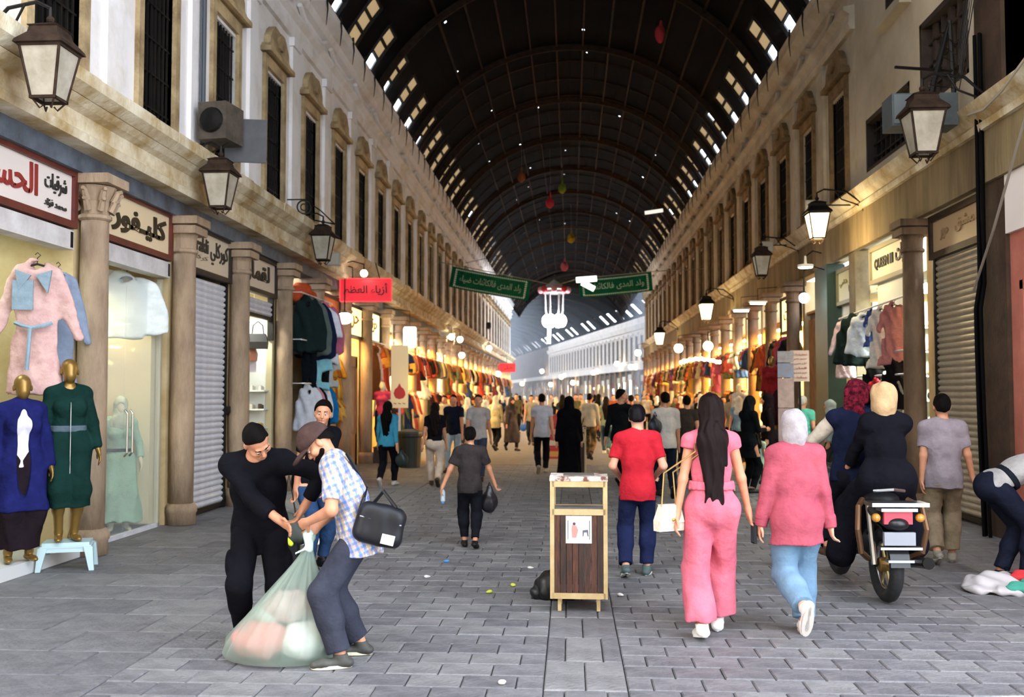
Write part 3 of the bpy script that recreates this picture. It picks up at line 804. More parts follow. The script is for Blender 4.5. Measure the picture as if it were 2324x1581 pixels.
for (y0, y1, lb) in ((7.7, 10.0, 'white shutter housing above the hanging pink trench coat'), (10.5, 12.5, 'white shutter housing above the glass doors')):
    o = thing('shutter_housing', lb, 'shutter box', (-5.24, (y0 + y1) / 2, 3.27), 0)
    MB().box(-.09, .09, -(y1 - y0) / 2, (y1 - y0) / 2, -.1, .1).build('cover', mat('#d6d2d0', .6, '#a9a09c', 3, (.4, .8)), o)
    for k in (-1, 1): MB().box(.09, .1, k * (y1 - y0) / 2 - .05 * k - .02, k * (y1 - y0) / 2 - .05 * k + .02, -.08, .08).build('bracket', M_IRON, o)
o = thing('roller_blind', 'white blind pulled half down beside the green pillar', 'blind', (5.24, 18.8, 0), 0)
MB().box(-.02, .0, -.66, .66, 2.35, 3.4).build('sheet', mat('#dcd8c4', .7), o); MB().tube([(-.01, -.66, 2.34), (-.01, .66, 2.34)], .02, 8).build('bottom_bar', M_STEEL, o)
o = thing('roller_blind', 'white lowered blind above the hanging dresses', 'blind', (5.22, 16.2, 0), 0)
MB().box(-.02, .0, -.95, .95, 3.08, 3.55).build('sheet', mat('#e6ebe4', .7), o); MB().tube([(-.03, -.98, 3.06), (-.03, .98, 3.06)], .018, 8).build('bottom_bar', M_STEEL, o)
# ================================================================== pillars and posts of the near right side
MB().box(4.95, 5.3, 19.5, 20.45, 0, 4.2).build('pillar_green', mat('#2f4a45', .5, '#223a36', 3, (.3, .7)), kind='structure')
MB().box(5.0, 5.25, 17.75, 18.15, 0, 4.2).build('pillar_grey', mat('#7b7058', .8, '#544a38', 3, (.3, .7)), kind='structure')
MB().box(5.0, 5.35, 11.7, 12.45, 0, 9.4).build('pillar_corner', mat('#4b3626', .8, '#2a1c12', 3, (.3, .7), .3, 20), kind='structure')
o = thing('cable_bundle', 'thick black electric cables running down the corner post', 'cable', (4.9, 12.15, 0), 0)
for k in range(5):
    MB().tube([(.03 * math.sin(k * 2.1) - .05 * math.sin(z * .55) * (z < 3), .05 * k - .1 + .02 * math.sin(.5 * z + k), z) for z in [.3 * i for i in range(21)]], .02, 6).build('cable', mat('#0c0c0d', .9, spec=.05), o)
o = thing('cable', 'grey cable slung from the corner post across the pink shopfront', 'cable', (0, 0, 0), 0)
MB().tube([(4.75, 12.0, 2.9), (4.7, 11.3, 3.5), (4.68, 10.6, 4.3), (4.7, 9.9, 5.2)], .016, 6).build('wire', mat('#7c7468', .6), o)
o = thing('cable', 'pale hanging cable at the top of the corner post', 'cable', (0, 0, 0), 0)
MB().tube([(4.8, 12.2, 5.05), (4.75, 11.6, 4.95), (4.7, 11.0, 4.98), (4.7, 10.4, 5.15), (4.7, 9.7, 5.4)], .018, 6).build('wire', mat('#a89e8a', .6), o)
# pink shop beyond the post
M_PINK = mat('#c87a68', .7, '#a85e4e', 2, (.3, .7), name='pink_paint')
b = MB().box(5.05, 5.3, 6.2, 11.7, 0, .9).box(5.05, 5.3, 6.2, 11.7, 2.95, 3.52).box(5.05, 5.3, 11.42, 11.7, .9, 2.95).box(5.05, 5.3, 6.2, 8.6, .9, 2.95)
b.build('wall_pink_shop', M_PINK, kind='structure')
MB().box(5.0, 5.3, 6.2, 11.7, 3.52, 4.57).build('wall_pink_upper', mat('#f2e9e2', .8), kind='structure')
MB().box(5.05, 5.35, 6.2, 11.7, 4.57, 9.4).build('wall_dark_upper', mat('#3b3026', .8, '#1f1812', 2, (.3, .7)), kind='structure')
nwin[0] += 1
o = obj('window_%d' % nwin[0], None, None, None, (5.12, 0, 0), 0, kind='structure')
MB().box(.1, .13, 8.6, 11.42, .9, 2.95).build('pane', mat('#e6dcdc', .2, '#c9b7ba', 2, (.3, .7)), o)
f = MB().box(-.1, .1, 8.6, 8.72, .9, 2.95).box(-.1, .1, 11.34, 11.42, .9, 2.95).box(-.1, .1, 8.6, 11.42, 2.85, 2.95).box(-.1, .1, 8.6, 11.42, .9, 1.0)
f.build('window_frame', M_PINK, o)
# ================================================================== garments
def g_shirt(res=.02, sleeve=.5, length=.66, w_=.22, fold=.012):
    S = SDF(res)
    S.cone((0, 0, -.18), (0, 0, -length + .08), w_ * .92, w_, .03, .36, (0, 1, 0)); S.cone((-.15, 0, -.13), (.15, 0, -.13), .055, .055, .04)
    for s in (-1, 1):
        e = (s * (.2 + .13 * min(1, sleeve * 1.3)), .01, -.13 - sleeve); S.cone((s * .18, 0, -.14), e, .075, .06, .03, .6, (0, 1, 0)); S.cut((e[0], 0, e[2] + .03), (s * .2, 0, -1), (e, .12))
    S.cut((0, 0, -length), (0, 0, -1)); S.carve((0, -.02, -.06), (.06, .07, .05)); S.folds(fold, 34); return S.mesh('garment')
def g_dress(res=.025, length=1.15, flare=.3, sleeve=.35, fold=.016):
    S = SDF(res)
    S.cone((0, 0, -.15), (0, 0, -.42), .17, .14, .04, .4, (0, 1, 0)); S.cone((0, 0, -.45), (0, 0, -length), .15, flare, .05, .36, (0, 1, 0)); S.cone((-.14, 0, -.12), (.14, 0, -.12), .05, .05, .04)
    if sleeve:
        for s in (-1, 1): S.cone((s * .16, 0, -.13), (s * (.2 + sleeve * .25), .01, -.13 - sleeve), .065, .05, .03, .6, (0, 1, 0))
    S.cut((0, 0, -length), (0, 0, -1)); S.carve((0, -.02, -.05), (.06, .07, .05)); S.folds(fold, 40); return S.mesh('garment')
def g_trousers(res=.025, length=1.0):
    S = SDF(res); S.cone((-.1, 0, -.06), (.1, 0, -.06), .09, .09, .03, .55, (0, 1, 0))
    for s in (-1, 1): S.cone((s * .09, 0, -.12), (s * .11, .01 * s, -length), .11, .085, .02, .5, (0, 1, 0))
    S.cut((0, 0, -.02), (0, 0, 1)); S.cut((0, 0, -length), (0, 0, -1)); S.folds(.01, 34); return S.mesh('garment')
GM = {'shirt': g_shirt(), 'tee': g_shirt(.022, .22, .6, .23), 'jacket': g_shirt(.022, .55, .68, .25, .016), 'coat': g_dress(.02, 1.28, .25, .6, .008), 'dress': g_dress(),
      'gown': g_dress(.03, 1.45, .36, .0, .022), 'trousers': g_trousers(), 'skirt': g_dress(.03, .8, .34, 0, .022), 'vest': g_shirt(.022, .02, .62, .21)}
hb = MB(); hb.tube([(-.2, 0, -.13), (-.1, 0, -.06), (0, 0, -.03), (.1, 0, -.06), (.2, 0, -.13)], .012, 6); hb.tube([(0, 0, -.03), (0, 0, .03), (.025, 0, .055), (.0, 0, .08), (-.02, 0, .06)], .005, 5)
HANG = hb.mesh('hanger'); HANG.materials.append(mat('#2a2724', .5))
CN = {}
def garment(kind, loc, yaw, col, label, group=None, sc=1.0, scx=1.0, hang=True, m=None):
    """a garment on its hanger; loc is the hanger's hook point, yaw turns its front"""
    o = thing('hanging_' + kind, label, {'tee': 't-shirt', 'gown': 'dress'}.get(kind, kind), loc, yaw, group)
    o.scale = (sc * scx, sc, sc)
    g = obj({'tee': 'tshirt_cloth', 'gown': 'gown_cloth'}.get(kind, kind + '_cloth'), GM[kind], None, o)
    recolor(g, m or cloth(col))
    if hang: obj('hanger', HANG, None, o)
    return o
def gpx(kind, px, py, Y, length, col, yaw, label, group=None, hang=True, scx=1.0, m=None, rl=None):
    L0 = {'shirt': .66, 'tee': .6, 'jacket': .68, 'coat': 1.28, 'dress': 1.15, 'gown': 1.45, 'trousers': 1.0, 'skirt': .8, 'vest': .62}[kind]
    p = at(px, py, Y)
    if rl: p = Vector((rl[0], p.y, rl[1] - .07 * length / L0))        # hooked onto a rail
    return garment(kind, p, yaw, col, label, group, length / L0, scx, hang, m)
def rail(p0, p1, label, r=.014):
    o = thing('clothes_rail', label, 'rail', (0, 0, 0), 0)
    MB().tube([p0, p1], r, 8).build('bar', M_STEEL, o)
    for p in (p0, p1):
        s = -1 if p[0] < 0 else 1
        MB().tube([p, (s * 5.3, p[1], p[2])], .01, 6).build('bracket', M_STEEL, o)
    return o
# ================================================================== left shops
for i, y in enumerate([7.55] + CL): part_wall(-1, y, 'wall_partition_%d' % (i + 1), 4.0)
shell(-1, 7.5, 10.25, 1, '#c9cdbf'); shell(-1, 10.25, 12.72, 2, '#cfcba8'); shell(-1, 12.72, 14.93, 3, '#888480'); shell(-1, 14.93, 17.3, 4, '#f2f2e6')
MB().box(-7.6, -5.2, -5, 7.45, 0, 4.2).build('wall_near_left', M_PLASTER, kind='structure')
MB().box(-7.3, -5.05, 7.6, 10.1, 0, .12).build('floor_platform', mat('#d8d8d6', .5), kind='structure')
shop_lamp(-1, 9.0, 3.38, 1.0, '#eefff2', 10, 'round white ceiling lamp above the trench coat window')
for k, (y, d, c, e) in enumerate(((11.3, .5, '#fff4c0', 40), (11.9, .8, '#ffffff', 50), (12.1, .4, '#fff2a0', 34))):
    o = thing('ceiling_lamp', ['small yellowish round lamp inside the glass shopfront', 'large white round lamp inside the glass shopfront', 'flat yellow round lamp inside the glass shopfront'][k], 'lamp', (side_x(-1, d), y, 2.98), 0)
    MB().lathe([(.17, 0), (.19, .02), (.19, .06), (.1, .08)], seg=20).build('housing', M_WHITE, o); MB().lathe([(.16, -.012), (.16, -.001)], seg=20).build('diffuser', mat(c, .5, emit=e), o)
    MB().tube([(0, 0, .08), (0, 0, .47)], .008, 6).build('stem', M_STEEL, o)
# glass shopfront with two leaves
o = thing('glass_door', 'frameless double glass doors with long steel pull handles', 'door', (-5.26, 11.48, 0), 0)
M_GLASS = mat('#dfe8e4', .03, alpha=.14, name='clear_glass', spec=.6)
for k in (-1, 1):
    p = MB().box(-.006, .006, min(0, k * .95) + .006, max(0, k * .95) - .006, .05, 3.1).build('glass_leaf', M_GLASS, o)
    MB().tube([(.04, .07 * k, .95), (.075, .07 * k, .99), (.075, .07 * k, 1.45), (.04, .07 * k, 1.49)], .014, 8).build('pull_handle', mat('#d8dad8', .2, metal=1), p)
MB().box(-.03, .03, -.97, .97, 0, .05).build('threshold', M_STEEL, o)
f = MB()
for k in (-1, 1): f.box(-.03, .03, k * .97 - .02, k * .97 + .02, 0, 3.15)
f.build('door_frame', mat('#c9c4ae', .4, metal=.3), o)
MB().box(-7.2, -5.3, 12.3, 12.5, .05, 3.1).build('wall_cream_panel', mat('#d9cda6', .7), kind='structure')
# trench coat and blouse
M_TRENCH = cloth('#d8b3ac', '#bd948f')
tc = gpx('coat', 85, 592, 9.35, 1.3, '#d6b2ab', R(14), 'pale pink belted trench coat with blue grey lapels hanging by the carved column', m=M_TRENCH, scx=1.08)
b = MB(); b.box(-.17, .0, -.125, -.105, -.48, -.2); b.prism([(.02, -.15), (.15, -.1), (.12, -.32)], -.13, -.1).prism([(-.02, -.15), (-.15, -.1), (-.12, -.3)], -.13, -.1)
b.build('lapel', cloth('#8fa3b0'), tc)
MB().tube([(-.15, -.08, -.6), (-.08, -.125, -.63), (0, -.14, -.65), (.08, -.125, -.63), (.15, -.08, -.6)], .02, 6).tube([(-.01, -.15, -.65), (-.03, -.16, -1.05)], .018, 6).build('belt', cloth('#93a5b2'), tc)
gpx('coat', 132, 612, 9.75, 1.25, '#8e9bb0', R(60), 'blue grey trench coat hanging behind the pink one')
gpx('shirt', 287, 622, 12.0, .8, '#e8efec', R(30), 'sheer white blouse hanging inside the glass shopfront', scx=1.3)
garment('dress', (-6.6, 11.2, 2.2), R(60), '#8a4030', 'rust red dress on the back wall behind the glass doors'); garment('dress', (-6.7, 11.75, 2.3), R(70), '#c89a3a', 'gold dress on the back wall behind the glass doors')
# plastic stool
sp = ground(143, 1294); sp.x -= .02
o = thing('plastic_stool', 'light blue plastic stool under the green coat mannequin', 'stool', (sp.x, sp.y + .12, 0), R(20))
M_STOOL = mat('#bcd6da', .35, name='blue_plastic')
STH = .265
MB().box(-.21, .21, -.15, .15, STH - .035, STH).box(-.225, .225, -.165, .165, STH - .05, STH - .03).build('seat', M_STOOL, o)
for a in (-1, 1):
    for c in (-1, 1):
        b = MB(); b.rings([[(a * .20 + x, c * .14 + y, STH - .04) for x, y in ((-.04, -.04), (.04, -.04), (.04, .04), (-.04, .04))], [(a * .235 + x, c * .17 + y, 0) for x, y in ((-.022, -.022), (.022, -.022), (.022, .022), (-.022, .022))]])
        b.build('leg', M_STOOL, o)
b = MB()
for c in (-1, 1): b.box(-.2, .2, c * .15 - .01, c * .15 + .01, STH - .09, STH - .04)
b.build('apron', M_STOOL, o)
STOOL = Vector((sp.x, sp.y + .12, STH))
# shoe shop
shop_lamp(-1, 16.1, 3.38, .7, '#fbfff0', 60, 'white ceiling lamp of the shoe shop', None, .3, .5)
M_SHELF = mat('#eef0e6', .5)
dsp = thing('shoe_rack', 'white slanted display rack inside the shoe shop', 'rack', (-6.1, 17.02, 0), R(-90))
MB().box(-.14, -.1, -.85, .85, 0, 3.0).build('back_panel', M_SHELF, dsp)
for k in range(5): MB().box(-.12, .2, -.85, .85, .45 + .32 * k, .475 + .32 * k).build('shelf', M_SHELF, dsp)
sm = MB(); sm.rings([[(x * w_ - (0), y, z) for x, z in ((-.035, 0), (.035, 0), (.033, h_), (-.033, h_))] for y, w_, h_ in ((-.12, .7, .04), (-.06, 1.1, .06), (.03, .9, .07), (.1, .9, .085), (.12, .7, .08))])
sm = sm.mesh('shoe')
for k in range(5):
    for j in range(11):
        c = ['#e9e4d6', '#2a2724', '#c9a24a', '#1c1f22', '#4b5157'][(0 if k == 4 else k if j % 4 else 1) % 5] if k != 3 else ('#3a2b24' if j % 3 else '#d6cdb8')
        s_ = obj('shoe', sm, mat('#777777', .5), None, (-6.84 + .15 * j, 16.94, .476 + .32 * k), R(180 + 6), '%s shoe on shelf %s of the white rack in the shoe shop' % ({'#e9e4d6': 'cream', '#2a2724': 'black', '#c9a24a': 'golden', '#1c1f22': 'dark', '#4b5157': 'grey', '#3a2b24': 'brown', '#d6cdb8': 'beige'}[c], ['one', 'two', 'three', 'four', 'five'][k]), 'shoe', 'shoes on the white rack')
        recolor(s_, mat(c, .4))
bagm = MB(); bagm.rings([[(-.16, -.05, 0), (.16, -.05, 0), (.16, .05, 0), (-.16, .05, 0)], [(-.17, -.07, .12), (.17, -.07, .12), (.17, .07, .12), (-.17, .07, .12)], [(-.13, -.04, .26), (.13, -.04, .26), (.13, .04, .26), (-.13, .04, .26)]]); bagm = bagm.mesh('bag_body')
hm = MB().tube([(-.1, 0, .24), (-.08, 0, .4), (0, 0, .47), (.08, 0, .4), (.1, 0, .24)], .012, 6).mesh('bag_handle'); hm.materials.append(M_IRON)
for k, c in enumerate(('#5a3324', '#4a2a20', '#1c222c', '#18191c', '#202020', '#7a4a38', '#1d1d20')):
    o = thing('hanging_handbag', '%s handbag hanging at the top of the shoe shop' % ['brown', 'dark brown', 'navy', 'black', 'soft black', 'tan brown', 'small black'][k], 'handbag', (-6.5 + .2 * k, 16.6 + .06 * (k % 2), 2.45 - (.2 if k == 5 else 0)), R(8))
    g = obj('bag_body', bagm, None, o); recolor(g, mat(c, .5)); obj('bag_handle', hm, None, o)
rail((-6.7, 16.63, 2.92), (-5.25, 16.63, 2.92), 'rail of handbags inside the shoe shop')
o = thing('paper_notice', 'pale paper notice taped up inside the shoe shop', 'notice', (-5.62, 16.75, 2.2), 0)
MB().box(-.25, .25, 0, .004, -.14, .14).build('sheet', mat('#dcd3dc', .8), o); MB().tube([(-.2, 0, .14), (-.2, 0, 1.24)], .004, 4).tube([(.2, 0, .14), (.2, 0, 1.24)], .004, 4).build('string', M_WHITE, o); lettering(arabic('حسم'), .2, .14, mat('#a04a58'), o, (0, -.003, 0), 0, .001)
MB().box(-5.3, -5.2, 17.08, 17.18, 0, 3.0).build('trim_11', mat('#cfc39a', .6), kind='structure')
# tracksuit shop
shell(-1, 17.3, 19.55, 5, '#5a5040'); shell(-1, 19.55, 22.05, 6, '#c29a48')
rail((-4.78, 17.4, 3.5), (-4.78, 19.7, 3.5), 'upper rail of tracksuits between two stone columns'); rail((-4.78, 17.4, 2.66), (-4.78, 19.7, 2.66), 'middle rail of trousers between two stone columns'); rail((-4.74, 17.4, 1.88), (-4.74, 19.7, 1.88), 'lower rail of jackets between two stone columns')
up = [('jacket', 655, 665, 17.9, .95, '#1d2a2a', 22), ('jacket', 668, 660, 18.2, 1.0, '#5d6a64', 14), ('jacket', 682, 668, 18.5, 1.05, '#1c2440', 10), ('tee', 700, 672, 18.9, 1.1, '#e9eaf4', 25),
      ('jacket', 716, 690, 19.3, .95, '#c06a86', 18), ('vest', 742, 712, 19.9, .85, '#3a4250', 20), ('shirt', 752, 716, 20.1, .95, '#e8e8ee', 40), ('trousers', 660, 770, 18.0, .9, '#10161c', 14),
      ('trousers', 690, 782, 18.7, .9, '#0e0f12', 40), ('trousers', 712, 790, 19.1, .8, '#161a20', 50), ('tee', 695, 778, 18.55, .8, '#8fd0dc', 10), ('tee', 726, 782, 19.4, .75, '#c4ccd0', 40),
      ('jacket', 655, 872, 17.9, .8, '#d9dde4', 18), ('jacket', 664, 876, 18.1, .8, '#c98c98', 18), ('jacket', 684, 870, 18.3, .8, '#14161a', 25), ('jacket', 708, 872, 18.8, .6, '#eceef0', 14), ('jacket', 722, 872, 19.1, .7, '#1d6fa8', 10), ('tee', 745, 800, 20.2, .5, '#c94038', 30)]
nmc = ['dark green', 'grey green', 'navy', 'white printed', 'dusty pink', 'charcoal', 'white sleeved', 'dark blue black', 'jet black', 'dark grey', 'pale turquoise', 'light grey', 'pale grey', 'salmon pink', 'black leather', 'white', 'bright blue', 'red']
for k, q in enumerate(up):
    gpx(q[0], q[1], q[2], q[3], q[4], q[5], R(q[6]), '%s %s hanging on the %s row of the tracksuit shop' % (nmc[k], {'tee': 't-shirt'}.get(q[0], q[0]), 'upper' if k < 7 else 'middle' if k < 12 else 'lower') if k != 17 else 'red t-shirt hanging over the gold dresses', 'tracksuits hung between the columns', scx=.74, rl=((-4.78, 3.5) if k < 5 else (-5.3, 3.5) if k < 7 else (-4.78, 2.66) if k < 12 else (-4.74, 1.88) if k < 17 else (-5.3, 2.63)))
for k in range(3):
    o = thing('orange_bundle', 'orange wrapped bundle stacked above the tracksuit rail', 'bundle', (-5.05, 17.95 + .42 * k, 3.52 + .1 * (k % 2)), 0, 'orange bundles above the tracksuits')
    S = SDF(.03); S.ell((0, 0, .0), (.2, .22, .16)).ell((.05, .1, .06), (.12, .12, .1)); S.folds(.02, 30); obj('wrapping', S.mesh('wrapping'), cloth('#c8552e'), o)
for k in range(9):
    garment('gown' if k % 2 else 'dress', (-5.3, 20.0 + .23 * k, 2.55), R(8), ['#b8862c', '#c89a3c', '#8f5a22', '#d8ae54'][k % 4], '%s %s dress under the orange sign, %s from the tracksuit shop' % (['golden', 'ochre', 'brown', 'pale gold'][k % 4], 'long' if k % 2 else 'short', ORD[k]))
rail((-5.3, 19.7, 3.5), (-5.3, 21.9, 3.5), 'high rail behind the orange sign board'); rail((-5.3, 19.7, 2.63), (-5.3, 21.9, 2.63), 'rail of gold dresses under the orange sign board')
shop_lamp(-1, 21.0, 3.38, .6, '#ffd080', 60, 'warm ceiling lamp under the orange sign')
# ================================================================== generic run of shops further on
pal = ['#6a2a26', '#b8904a', '#222126', '#a05a32', '#d8c8a0', '#2a3f66', '#7a4e28', '#a8483e', '#cbb698', '#33291f', '#a8506e', '#454f38', '#e0d8c8', '#4a2a3a']
pname = ['dark red', 'tan gold', 'black', 'rust orange', 'cream', 'blue', 'brown', 'coral', 'beige', 'dark brown', 'pink', 'olive', 'white', 'plum']
gr = random.Random(21)
def open_shop(s, y0, y1, n, warm, e, rows=2, ord_=0):
    shell(s, y0, y1, n, warm[0])
    shop_lamp(s, (y0 + y1) / 2, 3.38, .55, warm[1], e, 'ceiling lamp of the %s shop past the %s' % (ORD[ord_], 'red neon sign' if s < 0 else 'wooden doors'), 'shop ceiling lamps, %s' % ('arcade side' if s < 0 else 'lamp side'), .35, .7)
    for rw in range(rows):
        zr = (2.95, 1.75)[rw]
        rl = thing('clothes_rail', 'steel %srail of the %s shop past the %s' % ('' if rows == 1 else ('upper ', 'lower ')[rw], ORD[ord_], 'red neon sign' if s < 0 else 'wooden doors'), 'rail', (0, 0, 0), 0, 'clothes rails on the %s' % ('arcade side' if s < 0 else 'lamp-lit side'))
        MB().tube([(s * 5.0, y0 + .1, zr + .083), (s * 5.0, y1 - .1, zr + .083)], .012, 6).build('bar', M_STEEL, rl)
        yy = y0 + .35
        while yy < y1 - .3:
            k = gr.choice(['dress', 'gown', 'jacket', 'shirt', 'tee', 'coat', 'skirt']) if (rows == 1 or rw == 1) else gr.choice(['jacket', 'shirt', 'tee', 'skirt', 'vest', 'jacket'])
            c = gr.randrange(len(pal))
            z = zr
            gs_ = gr.uniform(.9, 1.0)
            garment(k, (s * 5.0, yy, zr + .08 * (1 - gs_)), R(gr.uniform(-14, 14)), pal[c],
                    '%s %s, %srail of the %s shop past the %s' % (pname[c], {'tee': 't-shirt', 'gown': 'long dress'}.get(k, k), '' if rows == 1 else ('upper ', 'lower ')[rw], ORD[ord_], 'red neon sign' if s < 0 else 'wooden doors'), 'clothes hung along the %s shopfronts' % ('arcade' if s < 0 else 'lamp-lit'), gs_)
            yy += gr.uniform(.3, .4)
    MB().box(*sorted((side_x(s, 2.0), side_x(s, 2.28))), y0 + .15, y1 - .15, 0, 2.6).build('wall_goods_%d' % n, mat('#d8b878', .8, '#8a5a34', 7, (.45, .7)), kind='structure')
WARM = [('#d8b060', '#ffc870'), ('#e8d098', '#ffdc9a'), ('#c89048', '#ffbc60'), ('#e6dcc0', '#ffecc0')]
for i in range(5, 30):
    y0, y1 = CL[i], CL[i + 1]
    if i == 5:
        shell(-1, y0, y1, 7, '#caa860'); shop_lamp(-1, (y0 + y1) / 2, 3.38, .6, '#ffd080', 70, 'yellow lamp inside the wooden display shop'); continue
    open_shop(-1, y0, y1, 2 + i, WARM[i % 4], 200 + 70 * (i % 3) + i * 2, 1 + (i % 3 != 0) if i < 22 else 1, i - 5)
# wooden display cabinet with glass in bay 5
o = thing('display_cabinet', 'tall wooden display cabinet with lit goods behind glass', 'cabinet', (-5.2, 23.3, 0), 0)
b = MB().box(-.3, .05, -.75, -.55, 0, 2.55).box(-.3, .05, .35, .55, 0, 2.55).box(-.3, .05, -.75, .55, 2.35, 2.6).box(-.3, .05, -.75, .55, 0, .75); b.build('carcass', mat('#7a4a22', .5, '#5a3416', 6, (.3, .7)), o)
MB().box(-.3, -.28, -.55, .35, .75, 2.35).build('lit_back', mat('#ffdf9c', .5, '#d99a4a', 4, (.35, .65), emit=1.6), o)
MB().box(.02, .03, -.55, .35, .75, 2.35).build('pane', M_GLASS, o)
# ================================================================== right shops
for i, y in enumerate([12.45, 14.75, 17.95, 19.95] + CR): part_wall(1, y, 'wall_partition_%d' % (i + 40), 4.2)
shell(1, 12.5, 14.75, 40, '#777770'); shell(1, 14.75, 17.95, 41, '#f0f4ea'); shell(1, 17.95, 19.95, 42, '#e8e6d0'); shell(1, 19.95, 22.6, 43, '#c79a50')
MB().box(7.6, 7.8, 6, 68, 0, 4.2).build('wall_back_right', M_DARKWOOD, kind='structure')
shop_lamp(1, 16.2, 3.38, .6, '#f6fff2', 150, 'bright white ceiling lamp of the dress shop', None, .35, .8); shop_lamp(1, 18.8, 3.38, .9, '#fffbe0', 12, 'dim ceiling lamp behind the half-drawn blind')
rail((5.0, 15.0, 3.16), (4.7, 17.7, 3.0), 'steel rail of dresses in front of the dress shop', .018); rail((4.92, 15.0, 2.33), (4.92, 17.7, 2.33), 'middle rail of skirts in front of the dress shop'); rail((4.92, 15.0, 1.98), (4.92, 17.7, 1.98), 'low rail of small clothes in front of the dress shop')
rg = [('dress', 2022, 668, 15.5, .95, '#b8766e', -32, 'dusty pink dress on the dress shop rail'), ('dress', 2000, 690, 15.95, .95, '#d9d4c4', -38, 'cream dress on the dress shop rail'), ('dress', 1985, 690, 16.3, .6, '#3b4a86', -45, 'small blue dress on the dress shop rail'),
      ('shirt', 1966, 706, 16.6, .7, '#dfe6ea', -40, 'white shirt on the dress shop rail'), ('jacket', 1950, 716, 16.95, .8, '#22302f', -35, 'dark green jacket on the dress shop rail'), ('coat', 1922, 735, 17.45, 1.0, '#e0c4ca', -40, 'pale pink coat at the end of the dress shop rail'),
      ('skirt', 1960, 800, 16.5, .75, '#15171a', -40, 'black flounced skirt under the dress shop rail'), ('skirt', 2028, 806, 15.5, .8, '#1a1518', -50, 'black lace skirt beside the brown column'), ('trousers', 1938, 850, 17.0, .75, '#5a3a2c', -60, 'brown trousers hung low in the dress shop'), ('trousers', 1958, 850, 16.6, .7, '#2450a8', -60, 'blue trousers hung low in the dress shop'),
      ('tee', 1972, 852, 16.3, .6, '#b8323c', -70, 'red top hung low in the dress shop'), ('dress', 2012, 860, 15.8, .7, '#c9bfa4', -40, 'beige dress hung low in the dress shop'), ('dress', 2030, 862, 15.5, .7, '#a8a290', -60, 'grey beige dress hung low in the dress shop')]
for k, q in enumerate(rg): gpx(q[0], q[1], q[2], q[3], q[4], q[5], R(q[6]), q[7], rl=(5.0 - .3 * (q[3] - 15) / 2.7, 3.16 - .16 * (q[3] - 15) / 2.7) if k < 6 else (4.92, 2.33) if k < 8 else (4.92, 1.98))
dsh = thing('display_shelf', 'white wall shelves stacked with folded goods inside the dress shop', 'shelf', (6.25, 17.78, 0), 0)
MB().box(-.95, .95, 0, .05, 0, 3.3).build('back_panel', M_SHELF, dsh)
for k in range(7): MB().box(-.95, .95, -.28, 0, .3 + .42 * k, .325 + .42 * k).build('shelf', M_SHELF, dsh)
GOODS = []
table_m = mat('#cfc8b0', .7)
o = thing('goods_table', 'low table heaped with goods in front of the dress shop', 'table', (4.9, 16.6, 0), 0)
MB().box(-.35, .35, -1.0, 1.0, .62, .68).build('table_top', table_m, o)
for a in (-1, 1):
    for c in (-1, 1): MB().box(a * .3 - .03, a * .3 + .03, c * .93 - .03, c * .93 + .03, 0, .62).build('leg', table_m, o)
lump = SDF(.02); lump.ell((0, 0, .05), (.14, .11, .06)).ell((.06, .03, .1), (.08, .07, .05)); lump.folds(.012, 40); LUMP = lump.mesh('folded_cloth')
for k in range(16):
    c = gr.choice(['#e8e4d4', '#d9cfb4', '#f2efe4', '#c9b48c', '#8a6a4a', '#d4b8a0'])
    z = .695 + .15 * (k // 8)
    u = obj('folded_garment', LUMP, None, None, (4.75 + .28 * (k % 2), 15.8 + .22 * (k % 8), z), R(gr.uniform(0, 180)), '%s folded garment on the goods table, %s layer' % ({'#e8e4d4': 'ivory', '#d9cfb4': 'beige', '#f2efe4': 'white', '#c9b48c': 'tan', '#8a6a4a': 'brown', '#d4b8a0': 'peach'}[c], 'lower' if k < 8 else 'upper'), 'folded clothes', 'folded clothes on the goods table'); recolor(u, cloth(c))
for k in range(42):
    cc, nn = gr.choice([('#e8e4d4', 'ivory'), ('#b8a07a', 'tan'), ('#6a4a3a', 'brown'), ('#c9a0a0', 'rose'), ('#3a4a6a', 'blue'), ('#f2efe4', 'white'), ('#2a2a30', 'black')])
    u = obj('folded_garment', LUMP, None, None, (5.42 + .29 * (k % 6), 17.64, .332 + .42 * (k // 6)), R(gr.uniform(-8, 8)), '%s folded garment on the %s wall shelf of the dress shop' % (nn, ORD[k // 6]), 'folded clothes', 'folded clothes on the dress shop shelves'); recolor(u, cloth(cc)); u.scale = (.9, .9, 1.3)
# timber doors past the green pillar
o = thing('door', 'orange wooden door leaves beside the green pillar', 'door', (5.2, 21.3, 0), 0)
for k in range(4): MB().box(0, .06, -.8 + .4 * k, -.43 + .4 * k, .05, 3.3).build('door_panel', mat('#a86a2c' if k % 2 else '#7d6a4a', .6, '#6a3f18', 5, (.3, .7)), o)
MB().box(.06, .12, -.85, .85, 0, 3.4).build('door_frame', M_DARKWOOD, o)
for i in range(0, 18):
    open_shop(1, CR[i], CR[i + 1], 50 + i, WARM[(i + 1) % 4], 210 + 60 * (i % 3) + i * 2, 1 + (i % 3 != 1) if i < 13 else 1, i)
